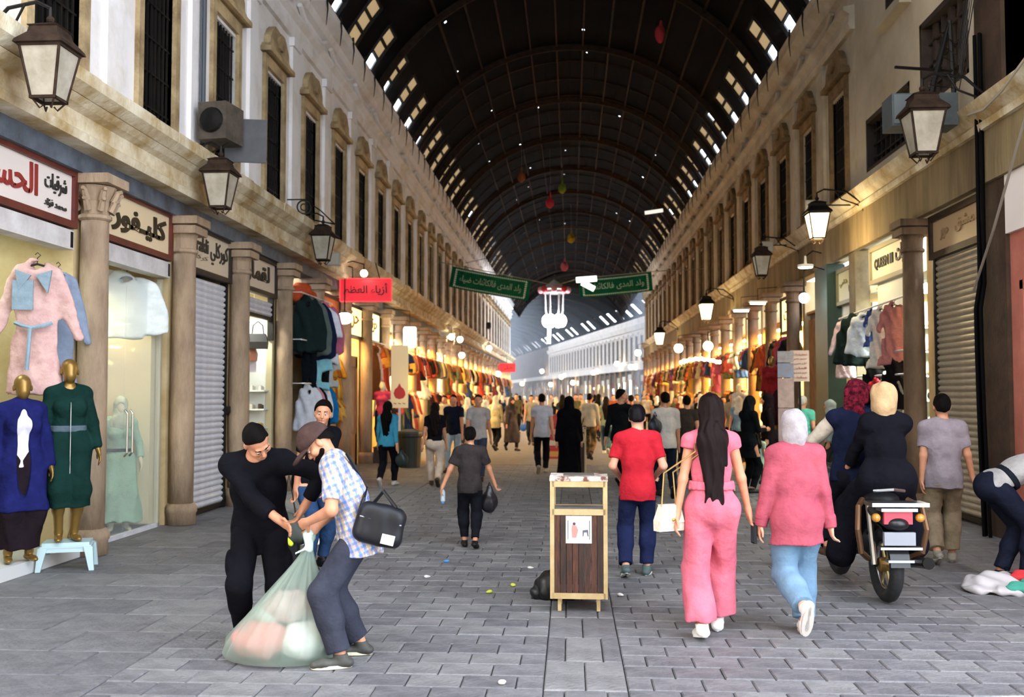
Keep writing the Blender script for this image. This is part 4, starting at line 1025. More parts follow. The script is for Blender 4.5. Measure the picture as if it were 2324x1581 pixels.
# hand-written boards
b_ = at(1815, 830, 17.6)
o = thing('price_board', 'pink paper notice board with red handwriting beside the doors', 'notice', b_, R(-8))
MB().box(-.16, .16, 0, .02, -.27, .27).build('sheet', mat('#d6bfae', .8), o); MB().box(-.02, .02, .02, .05, -b_.z, .2).build('post', M_IRON, o)
for k in range(6): lettering(arabic(['تخفيضات', 'حسم خاص', 'كل شيء', 'قطن', 'حرير دمشق', 'شرقيات'][k]), .24, .045, mat('#b05a4e'), o, (0, -.003, .2 - .08 * k), 0, .002)
b_ = at(1783, 830, 16.8)
o = thing('poster_stand', 'tall standing strip of pink and blue posters', 'poster', (b_.x, b_.y, 0), R(-6))
for k, (z0, z1, c) in enumerate(((.9, 1.45, '#c9b0a4'), (1.46, 1.95, '#d8b8a8'), (1.96, 2.2, '#9fb0c4'), (2.21, 2.4, '#c9c6c0'))): MB().box(-.13, .13, 0, .02, z0, z1).build('poster_sheet', mat(c, .8, '#b59a90', 8, (.4, .7)), o)
MB().box(-.03, .03, .02, .06, 0, 2.3).box(-.15, .15, -.1, .15, 0, .03).build('stand', M_IRON, o)
# ================================================================== street lanterns
def lantern_parts(lit):
    """origin at the middle of the glass body; hung from a bracket"""
    P = []
    wt, wb, zt, zb = .17, .10, .2, -.22
    fr = MB()
    for a in (-1, 1):
        for c in (-1, 1):
            fr.tube([(a * wt, c * wt, zt), (a * wb, c * wb, zb)], .012, 6); fr.tube([(a * wb, c * wb, zb), (a * .05, c * .05, zb - .08), (a * .03, c * .03, zb - .05)], .008, 5)
    for s, z in ((wt, zt), (wb, zb)):
        for a in (-1, 1): fr.box(-s - .012, s + .012, a * s - .012, a * s + .012, z - .012, z + .012).box(a * s - .012, a * s + .012, -s, s, z - .012, z + .012)
    P.append(('lantern_frame', fr.mesh('lantern_frame'), M_RUST))
    rf = MB().rings([[(a * k, c * k, z) for a, c in ((-1, -1), (1, -1), (1, 1), (-1, 1))] for k, z in ((.21, zt + .01), (.2, zt + .04), (.13, zt + .12), (.12, zt + .17), (.135, zt + .18), (.05, zt + .22))])
    rf.ball((0, 0, zt + .26), .035, 8, 6)
    P.append(('lantern_roof', rf.mesh('lantern_roof'), M_IRON if lit else M_RUST))
    g = mat('#ffe2a0', .4, emit=9.0, name='lit_lantern_glass') if lit else mat('#cfc6b4', .25, '#a39a86', 4, (.3, .7), alpha=.75, name='dusty_lantern_glass')
    for k in range(4):
        c, s = math.cos(k * math.pi / 2), math.sin(k * math.pi / 2)
        q = [(-wt, wt - .004, zt), (wt, wt - .004, zt), (wb, wb - .004, zb), (-wb, wb - .004, zb), (-wt, wt, zt), (wt, wt, zt), (wb, wb, zb), (-wb, wb, zb)]
        b = MB().add([(x * c - y * s, x * s + y * c, z) for x, y, z in q], [(0, 1, 2, 3), (7, 6, 5, 4), (0, 4, 5, 1), (1, 5, 6, 2), (2, 6, 7, 3), (3, 7, 4, 0)]); P.append(('pane', b.mesh('pane'), g))
    P.append(('bulb', MB().ball((0, 0, .03), .06, 10, 8).mesh('bulb', True), mat('#fff0c8', .4, emit=14.0) if lit else mat('#e8e4da', .3)))
    for n_, me, m in P: me.materials.append(m)
    return P
LANT = {k: lantern_parts(k) for k in (True, False)}
def lantern(loc, lit, label, side, wall=None, sc=1.0, power=40):
    o = thing('street_lantern', label, 'lantern', loc, 0); o.scale = (sc,) * 3
    for n_, me, m in LANT[lit]: obj(n_, me, None, o)
    x = (side * 5.0 - loc[0]) / sc
    MB().tube([(0, 0, .46), (0, 0, .56), (.12 * side, .0, .62), (x * .6, .02, .58), (x * .9, .05, .4), (x, .05, .12)], .016, 6).tube([(x * .35, 0, .61), (x * .5, .02, .45), (x * .75, .03, .38), (x, .05, .3)], .011, 6).build('bracket', M_IRON, o)
    if lit:
        l = bpy.data.lights.new('lantern_light', 'POINT'); l.energy = power; l.color = (1, .78, .42); l.shadow_soft_size = .15
        lo = bpy.data.objects.new('lantern_light', l); COL.objects.link(lo); lo.parent = o; lo.location = (0, 0, -.5)
    return o
lantern(at(112, 168, 8.0), False, 'large unlit street lantern above the trench coat shop', -1)
lantern(at(500, 432, 12.3), False, 'unlit street lantern above the closed grey shutter sign', -1)
lantern(at(733, 562, 17.4), False, 'unlit street lantern above the tracksuit rail', -1)
lantern(at(2095, 302, 11.9), False, 'unlit street lantern above the closed tan shutter', 1, sc=1.15)
lantern(at(1855, 512, 17.0), True, 'lit yellow street lantern above the white dress shop sign', 1, power=90)
lantern(at(1728, 602, 21.8), False, 'unlit street lantern above the yellow glowing panel', 1)
lantern(at(1603, 707, 30.4), True, 'lit street lantern along the lamp-lit shopfronts', 1, sc=1.15, power=70)
lantern(at(1497, 768, 46), True, 'lit street lantern far along the lamp-lit shopfronts, next to the bend', 1, sc=1.3, power=70)
# ================================================================== lamps of other kinds
def globe(loc, r, col, e, label, group=None, stem=.25, sq=(1, 1, 1)):
    o = thing('globe_lamp', label, 'lamp', loc, 0, group)
    MB().ball((0, 0, 0), r, 14, 10, sq).build('globe', mat(col, .4, emit=e), o, smooth=True)
    MB().lathe([(r * .4, r * .9 * sq[2]), (r * .45, r * 1.15 * sq[2]), (.015, r * 1.3 * sq[2]), (.012, r * 1.3 * sq[2] + stem)], seg=10).build('holder', M_IRON, o)
    wx = (-4.91 if loc[0] < 0 else (4.945 if loc[1] < 20 else 4.84)) if loc[1] < 84 else XB(loc[1]) - .03
    MB().tube([(0, 0, r * 1.3 * sq[2] + stem - .01), ((wx - loc[0]) * .5, 0, r * 1.3 * sq[2] + stem + .06), (wx - loc[0], 0, r * 1.3 * sq[2] + stem)], .012, 5).build('bracket', M_IRON, o)
    return o
def tube_lamp(loc, l_, rx, rz, col, e, label, group=None):
    o = thing('tube_lamp', label, 'lamp', loc, rz, group); o.rotation_euler.x = rx
    MB().box(-l_ / 2, l_ / 2, -.04, .04, .02, .06).build('housing', M_WHITE, o); MB().tube([(-l_ / 2 + .04, 0, 0), (l_ / 2 - .04, 0, 0)], .028, 8).build('tube', mat(col, .4, emit=e), o)
    MB().tube([(0, 0, .06), (0, 0, .35), ((5.0 if loc[0] > 0 else -5.0) - loc[0], 0, .4)], .01, 5).build('hanger_rod', M_IRON, o)
    return o
globe(at(1825, 676, 19.65), .1, '#eef2ff', 40, 'round white bulb on a cord in front of the green pillar', stem=.42)
o = thing('disc_lamp', 'flat white disc lamp above the round bulb', 'lamp', at(1828, 604, 19.3), R(10))
MB().lathe([(.14, -.02), (.15, 0), (.15, .03), (.03, .05), (.02, .2)], seg=18).build('housing', M_WHITE, o); MB().tube([(0, 0, .19), (.15, 0, .3), (5.0 - o.location.x, .4, .32)], .012, 6).build('bracket', M_IRON, o); MB().lathe([(.13, -.03), (.13, -.021)], seg=18).build('diffuser', mat('#f0ffe8', .4, emit=22), o)
tube_lamp(at(1720, 688, 24), .45, 0, R(15), '#fff6b0', 26, 'yellow tube lamp past the green pillar')
tube_lamp(at(1682, 705, 26), .45, 0, R(0), '#fff6e8', 30, 'white tilted tube lamp past the green pillar')
o = thing('lamp_box', 'big glowing white box lamp above the red flame board', 'lamp', at(930, 765, 26.5), R(10))
MB().rings([[(a * .17 * k, c * .14 * k, z) for a, c in ((-1, -1), (1, -1), (1, 1), (-1, 1))] for k, z in ((.85, -.27), (1, -.22), (1, .22), (.85, .27))]).build('shade', mat('#fff6da', .4, emit=14), o); MB().tube([(0, 0, .27), (0, 0, .7), (-5.0 - o.location.x, .1, .8)], .012, 6).build('hanger_rod', M_IRON, o)
globe(at(782, 722, 21.2), .14, '#fff2d8', 16, 'white globe lamp under the red neon sign', stem=.7, sq=(1.3, 1, .9))
globe(at(826, 620, 21.0), .08, '#fffbe8', 20, 'small white floodlight globe above the red neon sign', stem=.1)
for px, py, Y, c, lb in ((1025, 764, 38, '#fff6d0', 'pair'), (1044, 770, 40, '#fff6d0', 'b'), (1110, 790, 56, '#ffffd8', 'c'), (1048, 806, 40, '#f4f0ff', 'd'), (1131, 848, 58, '#fff', 'e')):
    Y = min(CL, key=lambda v: abs(v - Y)); globe(at(px, py, Y), (.07 + .0014 * Y), '#fff4d8', 26, 'white globe lamp hanging along the distant arcade', 'globe lamps along the distant arcade')
for px, py, Y in [(1540, 790, 36), (1607, 785, 31), (1448, 800, 62)] + [(p, q, (23.64) / ((p - 1295) / 2260 + .1777)) for p, q in ((1347, 845), (1274, 855), (1230, 842), (1185, 870), (1250, 872), (1400, 825), (1432, 832), (1300, 868))]:
    if Y < 68: Y = min(CR, key=lambda v: abs(v - Y))
    globe(at(px, py, Y), (.1 + .0015 * Y), '#ffedc4', 26, 'cream globe lamp hanging along the lamp-lit shopfronts', 'globe lamps along the lamp-lit side')
# shell-shaped row of bulbs above a stall
o = thing('lamp_garland', 'garland of glowing bulbs over a stall past the brown columns', 'lamp', at(1585, 822, 29), 0)
for k in range(14): MB().ball((-.5 + .085 * k, .02 * (k % 3), .09 * math.sin(k * .25) + .02 * (k % 2)), .055, 8, 6).build('bulb', mat('#ffe9a8', .4, emit=13), o)
MB().tube([(-.55, 0, 0), (0, 0, .12), (.65, 0, .02), (5.0 - o.location.x, 0, .3)], .01, 5).build('wire', M_IRON, o)
# ================================================================== red neon sign
n0 = at(830, 658, 21.3)
o = thing('neon_sign', 'glowing red projecting sign box with dark red lettering', 'sign', n0, R(3))
MB().box(-.55, .55, 0, .14, -.24, .24).build('sign_box', mat('#c3202c', .5, emit=.9), o)
f = MB()
for k in range(40): u = -.54 + 1.08 * k / 39; f.ball((u, -.01, .245), .016, 6, 4).ball((u, -.01, -.245), .016, 6, 4)
for k in range(16): z = -.22 + .44 * k / 15; f.ball((-.555, -.01, z), .016, 6, 4).ball((.555, -.01, z), .016, 6, 4)
f.build('border_lights', mat('#ff3b44', .5, emit=1.4), o)
lettering(arabic('أزياء العظم'), .95, .3, mat('#5a1418', .6), o, (0, -.004, 0), 0, .006, .015)
MB().tube([(-.3, .07, .24), (-.3, .07, .5), (-.6, .07, .6)], .015, 6).tube([(.3, .07, .24), (.2, .07, .6)], .012, 6).build('hanger_rod', M_IRON, o)
n0 = at(1150, 834, 68)
o = thing('neon_sign', 'small red lit sign far along the arcade', 'sign', n0, 0); MB().box(-.6, .6, 0, .1, -.3, .3).build('sign_box', mat('#d23038', .5, emit=1.0), o); lettering(arabic('حلى'), .8, .4, mat('#7a1418'), o, (0, -.004, 0)); MB().tube([(0, .05, .3), (0, .05, .8), (-5.05 - n0.x, .05, .9)], .02, 6).build('hanger_rod', M_IRON, o)
# red flame board
b_ = at(907, 850, 25.2)
o = thing('standing_board', 'tall cream board with a red flame emblem in the street', 'board', (b_.x, b_.y, 0), R(8))
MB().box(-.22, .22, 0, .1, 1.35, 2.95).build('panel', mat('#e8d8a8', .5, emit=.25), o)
MB().prism([(-.13, 1.66), (-.15, 1.72), (-.12, 1.82), (-.05, 1.88), (0, 1.98), (.04, 1.88), (.1, 1.84), (.14, 1.76), (.15, 1.68), (.1, 1.6), (0, 1.57), (-.1, 1.6)], -.012, .0).build('flame_emblem', mat('#c33a3a', .6), o)
lettering('~ ~ ~', .3, .04, mat('#8a7a50'), o, (0, -.004, 1.46), 0, .003, name='small_print')
MB().box(-.03, .03, .03, .07, .05, 1.35).box(-.2, .2, -.15, .25, 0, .05).build('post', M_STEEL, o)
# ================================================================== banners across the street
def banner(c0, c1, h, sag, name_label, txt, fold=0):
    """cloth between two points, hanging h below its cord, rippling in depth"""
    c0, c1 = Vector(c0), Vector(c1); o = thing('cloth_banner', name_label, 'banner', c0, 0)
    d = c1 - c0; n = 40; m = 10; V = []; F = []
    dx = math.atan2(d.z, d.x)
    def P(u, v_, dy=0):
        p = d * u; return Vector((p.x + v_ * h * math.sin(dx), p.y + dy + .06 * math.sin(u * 9) * (.3 + v_), p.z - sag * math.sin(math.pi * u) - v_ * h * math.cos(dx)))
    for i in range(n + 1):
        for j in range(m + 1): V.append(P(i / n, j / m))
    for i in range(n):
        for j in range(m): F.append((i * (m + 1) + j, (i + 1) * (m + 1) + j, (i + 1) * (m + 1) + j + 1, i * (m + 1) + j + 1))
    me = bpy.data.meshes.new('banner_cloth'); me.from_pydata([tuple(v) for v in V], [], F); me.update()
    g = obj('banner_cloth', me, cloth('#0f5a43', '#0b4a38'), o); sm_ = g.modifiers.new('thickness', 'SOLIDIFY'); sm_.thickness = .006
    wh = mat('#c9dccf', .8); b = MB()
    for v_ in (.1, .9):
        for k in range(n - 4):
            u0, u1 = (k + 2) / n, (k + 2.7) / n; a = [P(u0, v_ - .03, -.012), P(u1, v_ - .03, -.012), P(u1, v_ + .03, -.012), P(u0, v_ + .03, -.012)]
            b.add(a + [p + Vector((0, .004, 0)) for p in a], [(0, 3, 2, 1), (4, 5, 6, 7)])
    for u in (.06, .94):
        for k in range(8):
            v0, v1 = .1 + .1 * k, .17 + .1 * k; a = [P(u - .012, v0, -.012), P(u + .012, v0, -.012), P(u + .012, v1, -.012), P(u - .012, v1, -.012)]
            b.add(a + [p + Vector((0, .004, 0)) for p in a], [(0, 3, 2, 1), (4, 5, 6, 7)])
    b.build('border_print', wh, o)
    t = text_mesh(txt, 1, 1, .0, .01); co = np.empty(len(t.vertices) * 3); t.vertices.foreach_get('co', co); co = co.reshape(-1, 3)
    q = [P(.5 + x * .78, .5 - z * .42, -.014) for x, y, z in co]
    t.vertices.foreach_set('co', np.array([tuple(p) for p in q], dtype=float).ravel()); t.update(); obj('lettering', t, wh, o)
    return o
banner(at(1027, 604, 37), at(1207, 636, 37), .78, .03, 'green banner with white Arabic writing hung on the arcade side of the street', arabic('ولد الهدى فالكائنات ضياء'))
banner(at(1312, 632, 37.6), at(1478, 616, 37.6), .72, .04, 'green banner with white Arabic writing beside the white lamp panel', arabic('ولد الهدى فالكائنات'))
o = thing('rope', 'thin rope strung across the street carrying the banners', 'rope', (0, 0, 0), 0)
pa_, pb_ = at(1000, 598, 37), at(1492, 612, 37); MB().tube([Vector((LX, 37, pa_.z + .1)), at(1207, 636, 37), at(1260, 648, 37), at(1312, 632, 37.4), at(1478, 616, 37.6), Vector((RX, 37.6, pb_.z + .1))], .015, 5).build('cord', mat('#8d8a80', .8), o)
for k, (px, py, ry, l_) in enumerate(((1331, 633, R(-4), .75), (1335, 648, R(28), .5))):
    o = thing('panel_lamp', ['long white lamp panel hung beside the green banner', 'tilted white lamp panel under the long one'][k], 'lamp', at(px, py, 37.2), 0); o.rotation_euler.y = ry
    MB().box(-l_ / 2, l_ / 2, 0, .08, -.09, .09).build('diffuser', mat('#f4fff4', .4, emit=4.5), o); MB().box(-l_ / 2 - .02, l_ / 2 + .02, .08, .1, -.11, .11).build('housing', M_WHITE, o)
o = thing('lamp_rod', 'white rod lamp floating on wires under the roof', 'lamp', at(1484, 480, 44), 0); o.rotation_euler.y = R(-8)
MB().box(-.4, .4, -.05, .05, -.07, .07).build('diffuser', mat('#e8e4d4', .5, emit=1.2), o); MB().tube([(-.4, 0, 0), (-4.5, .2, -.7), (-8.62, .2, -1.0)], .012, 4).tube([(.4, 0, 0), (1.2, .1, -.75)], .012, 4).build('wire', M_RUST, o)
# ================================================================== chandelier
c0 = at(1258, 655, 60); o = thing('chandelier', 'white crown-shaped chandelier with red hearts and dazzling lamps', 'chandelier', c0, 0)
mw = mat('#e9e6ea', .5)
MB().lathe([(.05, .55), (.3, .35), (.75, .05), (.8, -.05), (.74, -.06), (.1, .0)], seg=18).build('canopy', mw, o)
MB().lathe([(.62, -.3), (.66, -.25), (.66, -.1), (.62, -.08)], seg=18, cap=False).build('ring', mw, o)
for k in range(8):
    a = 2 * math.pi * k / 8; x, y = .82 * math.cos(a), .82 * math.sin(a)
    MB().ball((x, y, -.08), .19, 10, 8, (1, .6, 1.1)).build('heart', mat('#c2323e', .5) if k % 2 else mat('#d8a0a8', .5), o)
for k in range(6):
    a = 2 * math.pi * k / 6; x, y = .55 * math.cos(a), .55 * math.sin(a)
    MB().tube([(x, y, -.1), (x * .95, y * .95, -1.3), (x * .8, y * .8, -1.7)], .05, 6).build('strand', mw, o)
    MB().ball((x * .8, y * .8, -1.95), .3, 10, 8, (1, 1, 1.3)).build('lamp_bulb', mat('#f6f8ff', .4, emit=60), o)
MB().tube([(-.3, 0, -2.2), (-.34, 0, -3.3)], .1, 8).build('drop_lamp', mat('#f6f8ff', .4, emit=16), o)
MB().tube([(0, 0, .5), (0, 0, 4.6)], .02, 5).build('chain', M_IRON, o)
# ================================================================== coloured scraps under the roof
for k, (px, py, Y, c, c2, n_) in enumerate(((1498, 78, 27, '#b83c44', None, 'limp pink balloon hanging under the roof'), (1183, 402, 41, '#8a5a3a', None, 'brown limp balloon hanging under the roof'), (1276, 428, 46, '#8aa03a', None, 'small green balloon hanging under the roof'), (1248, 461, 43, '#c8404a', None, 'red balloon caught under the roof'), (1296, 541, 56, '#b89a2c', None, 'yellow balloon hanging above the banners'), (1281, 605, 60, '#d86a78', None, 'pink and green balloon floating above the chandelier'))):
    p = at(px, py, Y); o = thing('limp_balloon', n_, 'balloon', p, 0); s = .16 + .0035 * (Y - 25)
    S = SDF(.03); S.ell((0, 0, 0), (s * .8, s * .7, s * (1.5 if k == 0 else 1))).cone((0, 0, s), (.03, 0, s * 2.2), .05, .02); S.folds(.02, 25); obj('skin', S.mesh('skin'), cloth(c), o)
    x = abs(p.x); top = ZC + math.sqrt(RV ** 2 - min(x, 5) ** 2)
    MB().tube([(0, 0, s), (.02, .05, (s + top - p.z) / 2), (0, 0, top - p.z - .12)], .006, 4).build('string', mat('#777', .8), o)
# ================================================================== boxes and gear on the facades
o = thing('loudspeaker', 'old grey loudspeaker box on an iron bracket by the barred window', 'loudspeaker', (-4.69, 13.0, 5.05), R(-8))
MB().box(-.2, .2, -.25, .25, 0, .5).build('cabinet', mat('#5e5348', .8, '#3a332c', 6, (.3, .7)), o); MB().lathe([(.17, 0), (.15, .03), (.05, .05)], seg=16, M=Matrix.Rotation(math.pi / 2, 3, 'X')).build('cone', M_IRON, o, (0, -.27, .25)); MB().tube([(-.28, 0, .1), (.1, 0, 0), (-.28, 0, -.2)], .015, 6).build('bracket', M_RUST, o)
o = thing('metal_panel', 'dark metal sign panel on iron stays below the barred window', 'panel', (-4.45, 13.3, 4.86), R(12))
MB().box(-.28, .28, 0, .03, 0, .6).build('sheet', mat('#4c4e52', .6, '#3a3b3e', 4, (.3, .7)), o)
MB().tube([(-.28, .05, .05), (.28, .05, .08)], .014, 6).tube([(-.28, .05, .05), (-.05, .05, .5), (.28, .05, .05)], .01, 6).tube([(-.28, .06, .3), (-.56, .06, .3)], .014, 6).tube([(-.28, .06, .02), (-.56, .06, -.05)], .014, 6).build('stay', M_RUST, o)
for x, y, z in ((.2, .0, 0),): pass
o = thing('drain_pipe', 'thin grey pipe running up beside the barred window', 'pipe', (LX + .1, 13.1, 4.85), 0)
MB().tube([(0, 0, 0), (0, 0, 3.0)], .035, 8).tube([(0, -.1, .6), (0, -.1, 3.2)], .015, 6).build('pipe', mat('#4a5058', .6), o)
for k, (px, py, Y) in enumerate(((925, 645, 34), (1035, 700, 48), (1095, 745, 60))):
    o = thing('iron_frame', ['dark iron awning frame on the arcade wall', 'small dark awning frame farther along the arcade', 'dark awning frame close to the bend'][k], 'frame', at(px, py, Y), 0)
    f = MB().box(-.9, .5, -.3, .3, -.02, .04).box(-.9, .5, -.3, -.26, .04, .35).box(-.9, .5, .26, .3, .04, .35)
    f.tube([(.5, -.3, 0), (-.9, -.3, .7)], .02, 5).tube([(.5, .3, 0), (-.9, .3, .7)], .02, 5); f.build('frame_bars', M_IRON, o)
o = thing('junction_box', 'grey blue metal box beside the unlit lantern', 'box', at(2050, 258, 12.6), R(0)); 
MB().box(-.2, .6, -.2, .2, -.2, .2).build('casing', mat('#525a5c', .6, '#3f4648', 5, (.3, .7)), o); MB().box(-.18, .18, -.215, -.2, -.18, .18).build('lid', mat('#5c6466', .6), o)
o = thing('insulator_mast', 'iron mast with wires and insulators on the corner post', 'mast', (4.55, 12.6, 5.3), 0)
MB().tube([(-.15, -.1, -.4), (.0, 0, .25), (.2, .1, .9)], .04, 6).tube([(.3, .1, -.2), (.25, .1, 1.1)], .03, 6).tube([(-.5, -.1, .45), (.3, .1, .45)], .02, 6).tube([(.25, .1, 1.1), (.0, 0, .3)], .02, 6).build('mast_bars', M_IRON, o)
for k in range(5): MB().lathe([(.02, 0), (.035, .02), (.02, .04), (.035, .06), (.02, .09)], seg=8).build('insulator', mat('#3a302a', .3), o, (-.05 + .06 * k, .03 * k, .2 + .13 * k))
for k in range(6): MB().tube([(-.05 + .06 * k, .03 * k, .25 + .13 * k), (.2, -.3, .1 + .1 * k), (.3, -.6 - .1 * k, 1.2 + .35 * k)], .008, 4).build('wire', M_IRON, o)
for k, (px, py, Y, s) in enumerate(((1845, 470, 17.4, 1), (1740, 560, 22.3, 1), (690, 470, 17.5, -1), (755, 588, 18.4, -1))):
    o = thing('floodlight', ['square grey floodlight beside the lit lantern', 'grey floodlight above the unlit lamp-side lantern', 'ornate iron bracket scroll under the barred windows', 'small floodlight above the tracksuit shop'][k], 'floodlight' if k != 2 else 'bracket', at(px, py, Y), R(-20 * s))
    if k == 2:
        MB().torus((0, 0, 0), .12, .014, 'y', 20, 6).torus((0, 0, 0), .06, .012, 'y', 16, 6).tube([(-.3, 0, -.1), (0, 0, -.2), (.55, 0, -.28)], .014, 6).tube([(-.3, 0, .12), (.0, 0, .14), (.3, 0, -.05), (.55, 0, -.28)], .012, 6).build('scroll', M_IRON, o)
    else:
        MB().box(-.14, .14, -.04, .06, -.12, .12).build('casing', mat('#a29a88', .6), o); MB().box(-.12, .12, -.05, -.04, -.1, .1).build('lens', mat('#b8b2a4', .2), o); MB().tube([(0, .06, 0), (s * .2, .1, .05), ((s * 5.02 - o.location.x) * .95, .1, .05)], .014, 6).build('bracket', M_IRON, o); o.rotation_euler.z = 0
# ================================================================== litter bins
def litter_bin(loc, rz, label, poster=True, sc=1.0):
    o = thing('litter_bin', label, 'bin', loc, rz); o.scale = (sc,) * 3
    W_, D_, H_ = .205, .17, 1.0; br = mat('#c9b184', .45, '#a98e5c', 8, (.4, .8), metal=.35, name='brass_frame')
    f = MB()
    for a in (-1, 1):
        for c in (-1, 1): f.box(a * W_ - .016, a * W_ + .016, c * D_ - .016, c * D_ + .016, .1, H_); f.box(a * .15 - .014, a * .15 + .014, c * .13 - .014, c * .13 + .014, 0, .1)
    for z in (.1, .74, .955):
        for c in (-1, 1): f.box(-W_, W_, c * D_ - .016, c * D_ + .016, z, z + .045); f.box(c * W_ - .016, c * W_ + .016, -D_, D_, z, z + .045)
    f.build('frame', br, o)
    t = MB().box(-W_ - .02, W_ + .02, -D_ - .02, D_ + .02, H_, H_ + .035); t.build('lid', mat('#d8cfc4', .4, '#6e3f34', 10, (.45, .6)), o)
    MB().box(-.12, .12, -.1, .1, H_ + .035, H_ + .045).build('ash_tray', mat('#5a544c', .6), o)
    wood = [mat('#4c2612', .5, '#1c0c05', 14, (.35, .65), .2, 40, stretch=(6, 6, .6)), mat('#3a1d0e', .5, '#170a04', 14, (.35, .65), .2, 40, stretch=(6, 6, .6)), mat('#5a2e16', .5, '#271207', 14, (.35, .65), .2, 40, stretch=(6, 6, .6))]
    for k in range(8):
        x0 = -W_ + .016 + (2 * W_ - .032) * k / 8; x1 = x0 + (2 * W_ - .032) / 8 - .004
        for c in (-1, 1): MB().box(x0, x1, c * D_ - .012, c * D_ + .004 * c + .008, .145, .74).build('wood_slat', wood[(k * 5 + c) % 3], o)
    for k in range(6):
        y0 = -D_ + .016 + (2 * D_ - .032) * k / 6; y1 = y0 + (2 * D_ - .032) / 6 - .004
        for c in (-1, 1): MB().box(c * W_ - .01, c * W_ + .01, y0, y1, .145, .74).build('wood_slat', wood[(k * 7 + c) % 3], o)
    MB().rings([[(-.19, -.15, .78), (.19, -.15, .78), (.19, .15, .78), (-.19, .15, .78)], [(-.16, -.12, .70), (.16, -.12, .70), (.16, .12, .70), (-.16, .12, .70)]], True, True).build('liner', mat('#77767a', .5), o)
    if poster:
        p = MB().box(-.1, .1, -.006, 0, -.105, .105).build('poster', mat('#b9bcc4', .3, '#d8d4d0', 5, (.35, .65)), o, (0, -D_ - .014, .63))
        MB().ball((-.035, -.008, .045), .011, 8, 6, (1, .3, 1)).build('printed_head', mat('#5a4038'), p)
        MB().prism([(-.05, .035), (-.02, .03), (-.005, -.005), (-.02, -.06), (-.05, -.06), (-.055, 0)], -.009, -.006).build('printed_figure', mat('#c98a80'), p)
        MB().prism([(.03, -.005), (.07, .0), (.075, -.05), (.068, -.05), (.062, -.02), (.04, -.02), (.036, -.05), (.03, -.05)], -.009, -.006).build('printed_animal', mat('#5f6068'), p)
        for a in (-1, 1): MB().box(a * .083 - .002, a * .083 + .002, -.008, -.006, -.075, .07).build('printed_line', mat('#4a5648'), p)
    return o
bp = ground(1315, 1388)
litter_bin((bp.x, bp.y + .17, 0), R(-1), 'wood-slatted litter bin with brass frame and a pasted poster in mid street')
bq = ground(1305, 1092); litter_bin((bq.x, bq.y + .3, 0), 0, 'second wooden litter bin behind the woman in the black chador', False)
o = thing('refuse_sack', 'black refuse sack slumped behind the litter bin', 'sack', (bp.x - .16, bp.y + .52, 0), 0); S = SDF(.015); S.ell((0, 0, .1), (.2, .15, .14)).ell((-.1, 0, .05), (.14, .12, .08)); S.cut((0, 0, 0), (0, 0, -1)); S.folds(.012, 60); obj('plastic', S.mesh('plastic'), mat('#101012', .35), o)
o = thing('plastic_bin', 'dark plastic dustbin beside the cream board', 'bin', (ground(930, 1060).x, ground(930, 1060).y, 0), 0); MB().lathe([(.24, 0), (.28, .7), (.3, .72), (.3, .78)], seg=18).build('drum', mat('#16201c', .5), o); MB().lathe([(.31, .78), (.3, .83), (.1, .88)], seg=18).build('lid', mat('#1a2420', .5), o)
# red printed crates
cb = ground(1255, 1040)
for k in range(4):
    o = thing('printed_crate', ['red and yellow printed crate at the bottom of the stack', 'red printed crate second in the stack', 'red and yellow printed crate third in the stack', 'plain red crate on top of the stack'][k], 'crate', (cb.x, cb.y, .29 * k), R(3 * (k % 2)))
    MB().box(-.22, .22, -.17, .17, 0, .285).build('box', mat('#b83a34', .6), o); MB().box(-.18, .18, -.176, -.17, .06, .2).build('label_print', mat(['#d8a04a', '#e0d0b8', '#d89a8a', '#b84a44'][k], .6), o)
# litter on the paving
for k, (px, py, c) in enumerate(((1012, 1275, '#3a86c8'), (1110, 1345, '#b8c23a'), (1165, 1330, '#c8d04a'), (1410, 1352, '#e4e0da'), (1205, 1290, '#c8c4b8'), (970, 1310, '#d8d8d8'), (1140, 1590 - 40, '#d8d4cc'), (2125, 1215, '#3a70c8'))):
    p = ground(px, py); S = SDF(.008); S.ell((0, 0, .008), (.03, .02, .01)).ell((.015, .01, .012), (.015, .02, .01))
    obj('paper_scrap', S.mesh('paper_scrap'), mat(c, .8), None, (p.x, p.y, .001), R(40 * k), ['blue bottle cap on the paving behind the boy', 'yellow green leaf scrap on the paving', 'pale green leaf scrap on the paving', 'crumpled white paper scrap beside the litter bin', 'grey paper scrap on the paving', 'white paper scrap near the sack', 'torn white paper scrap on the paving rows', 'blue scrap by the closed tan shutter'][k], 'scrap')
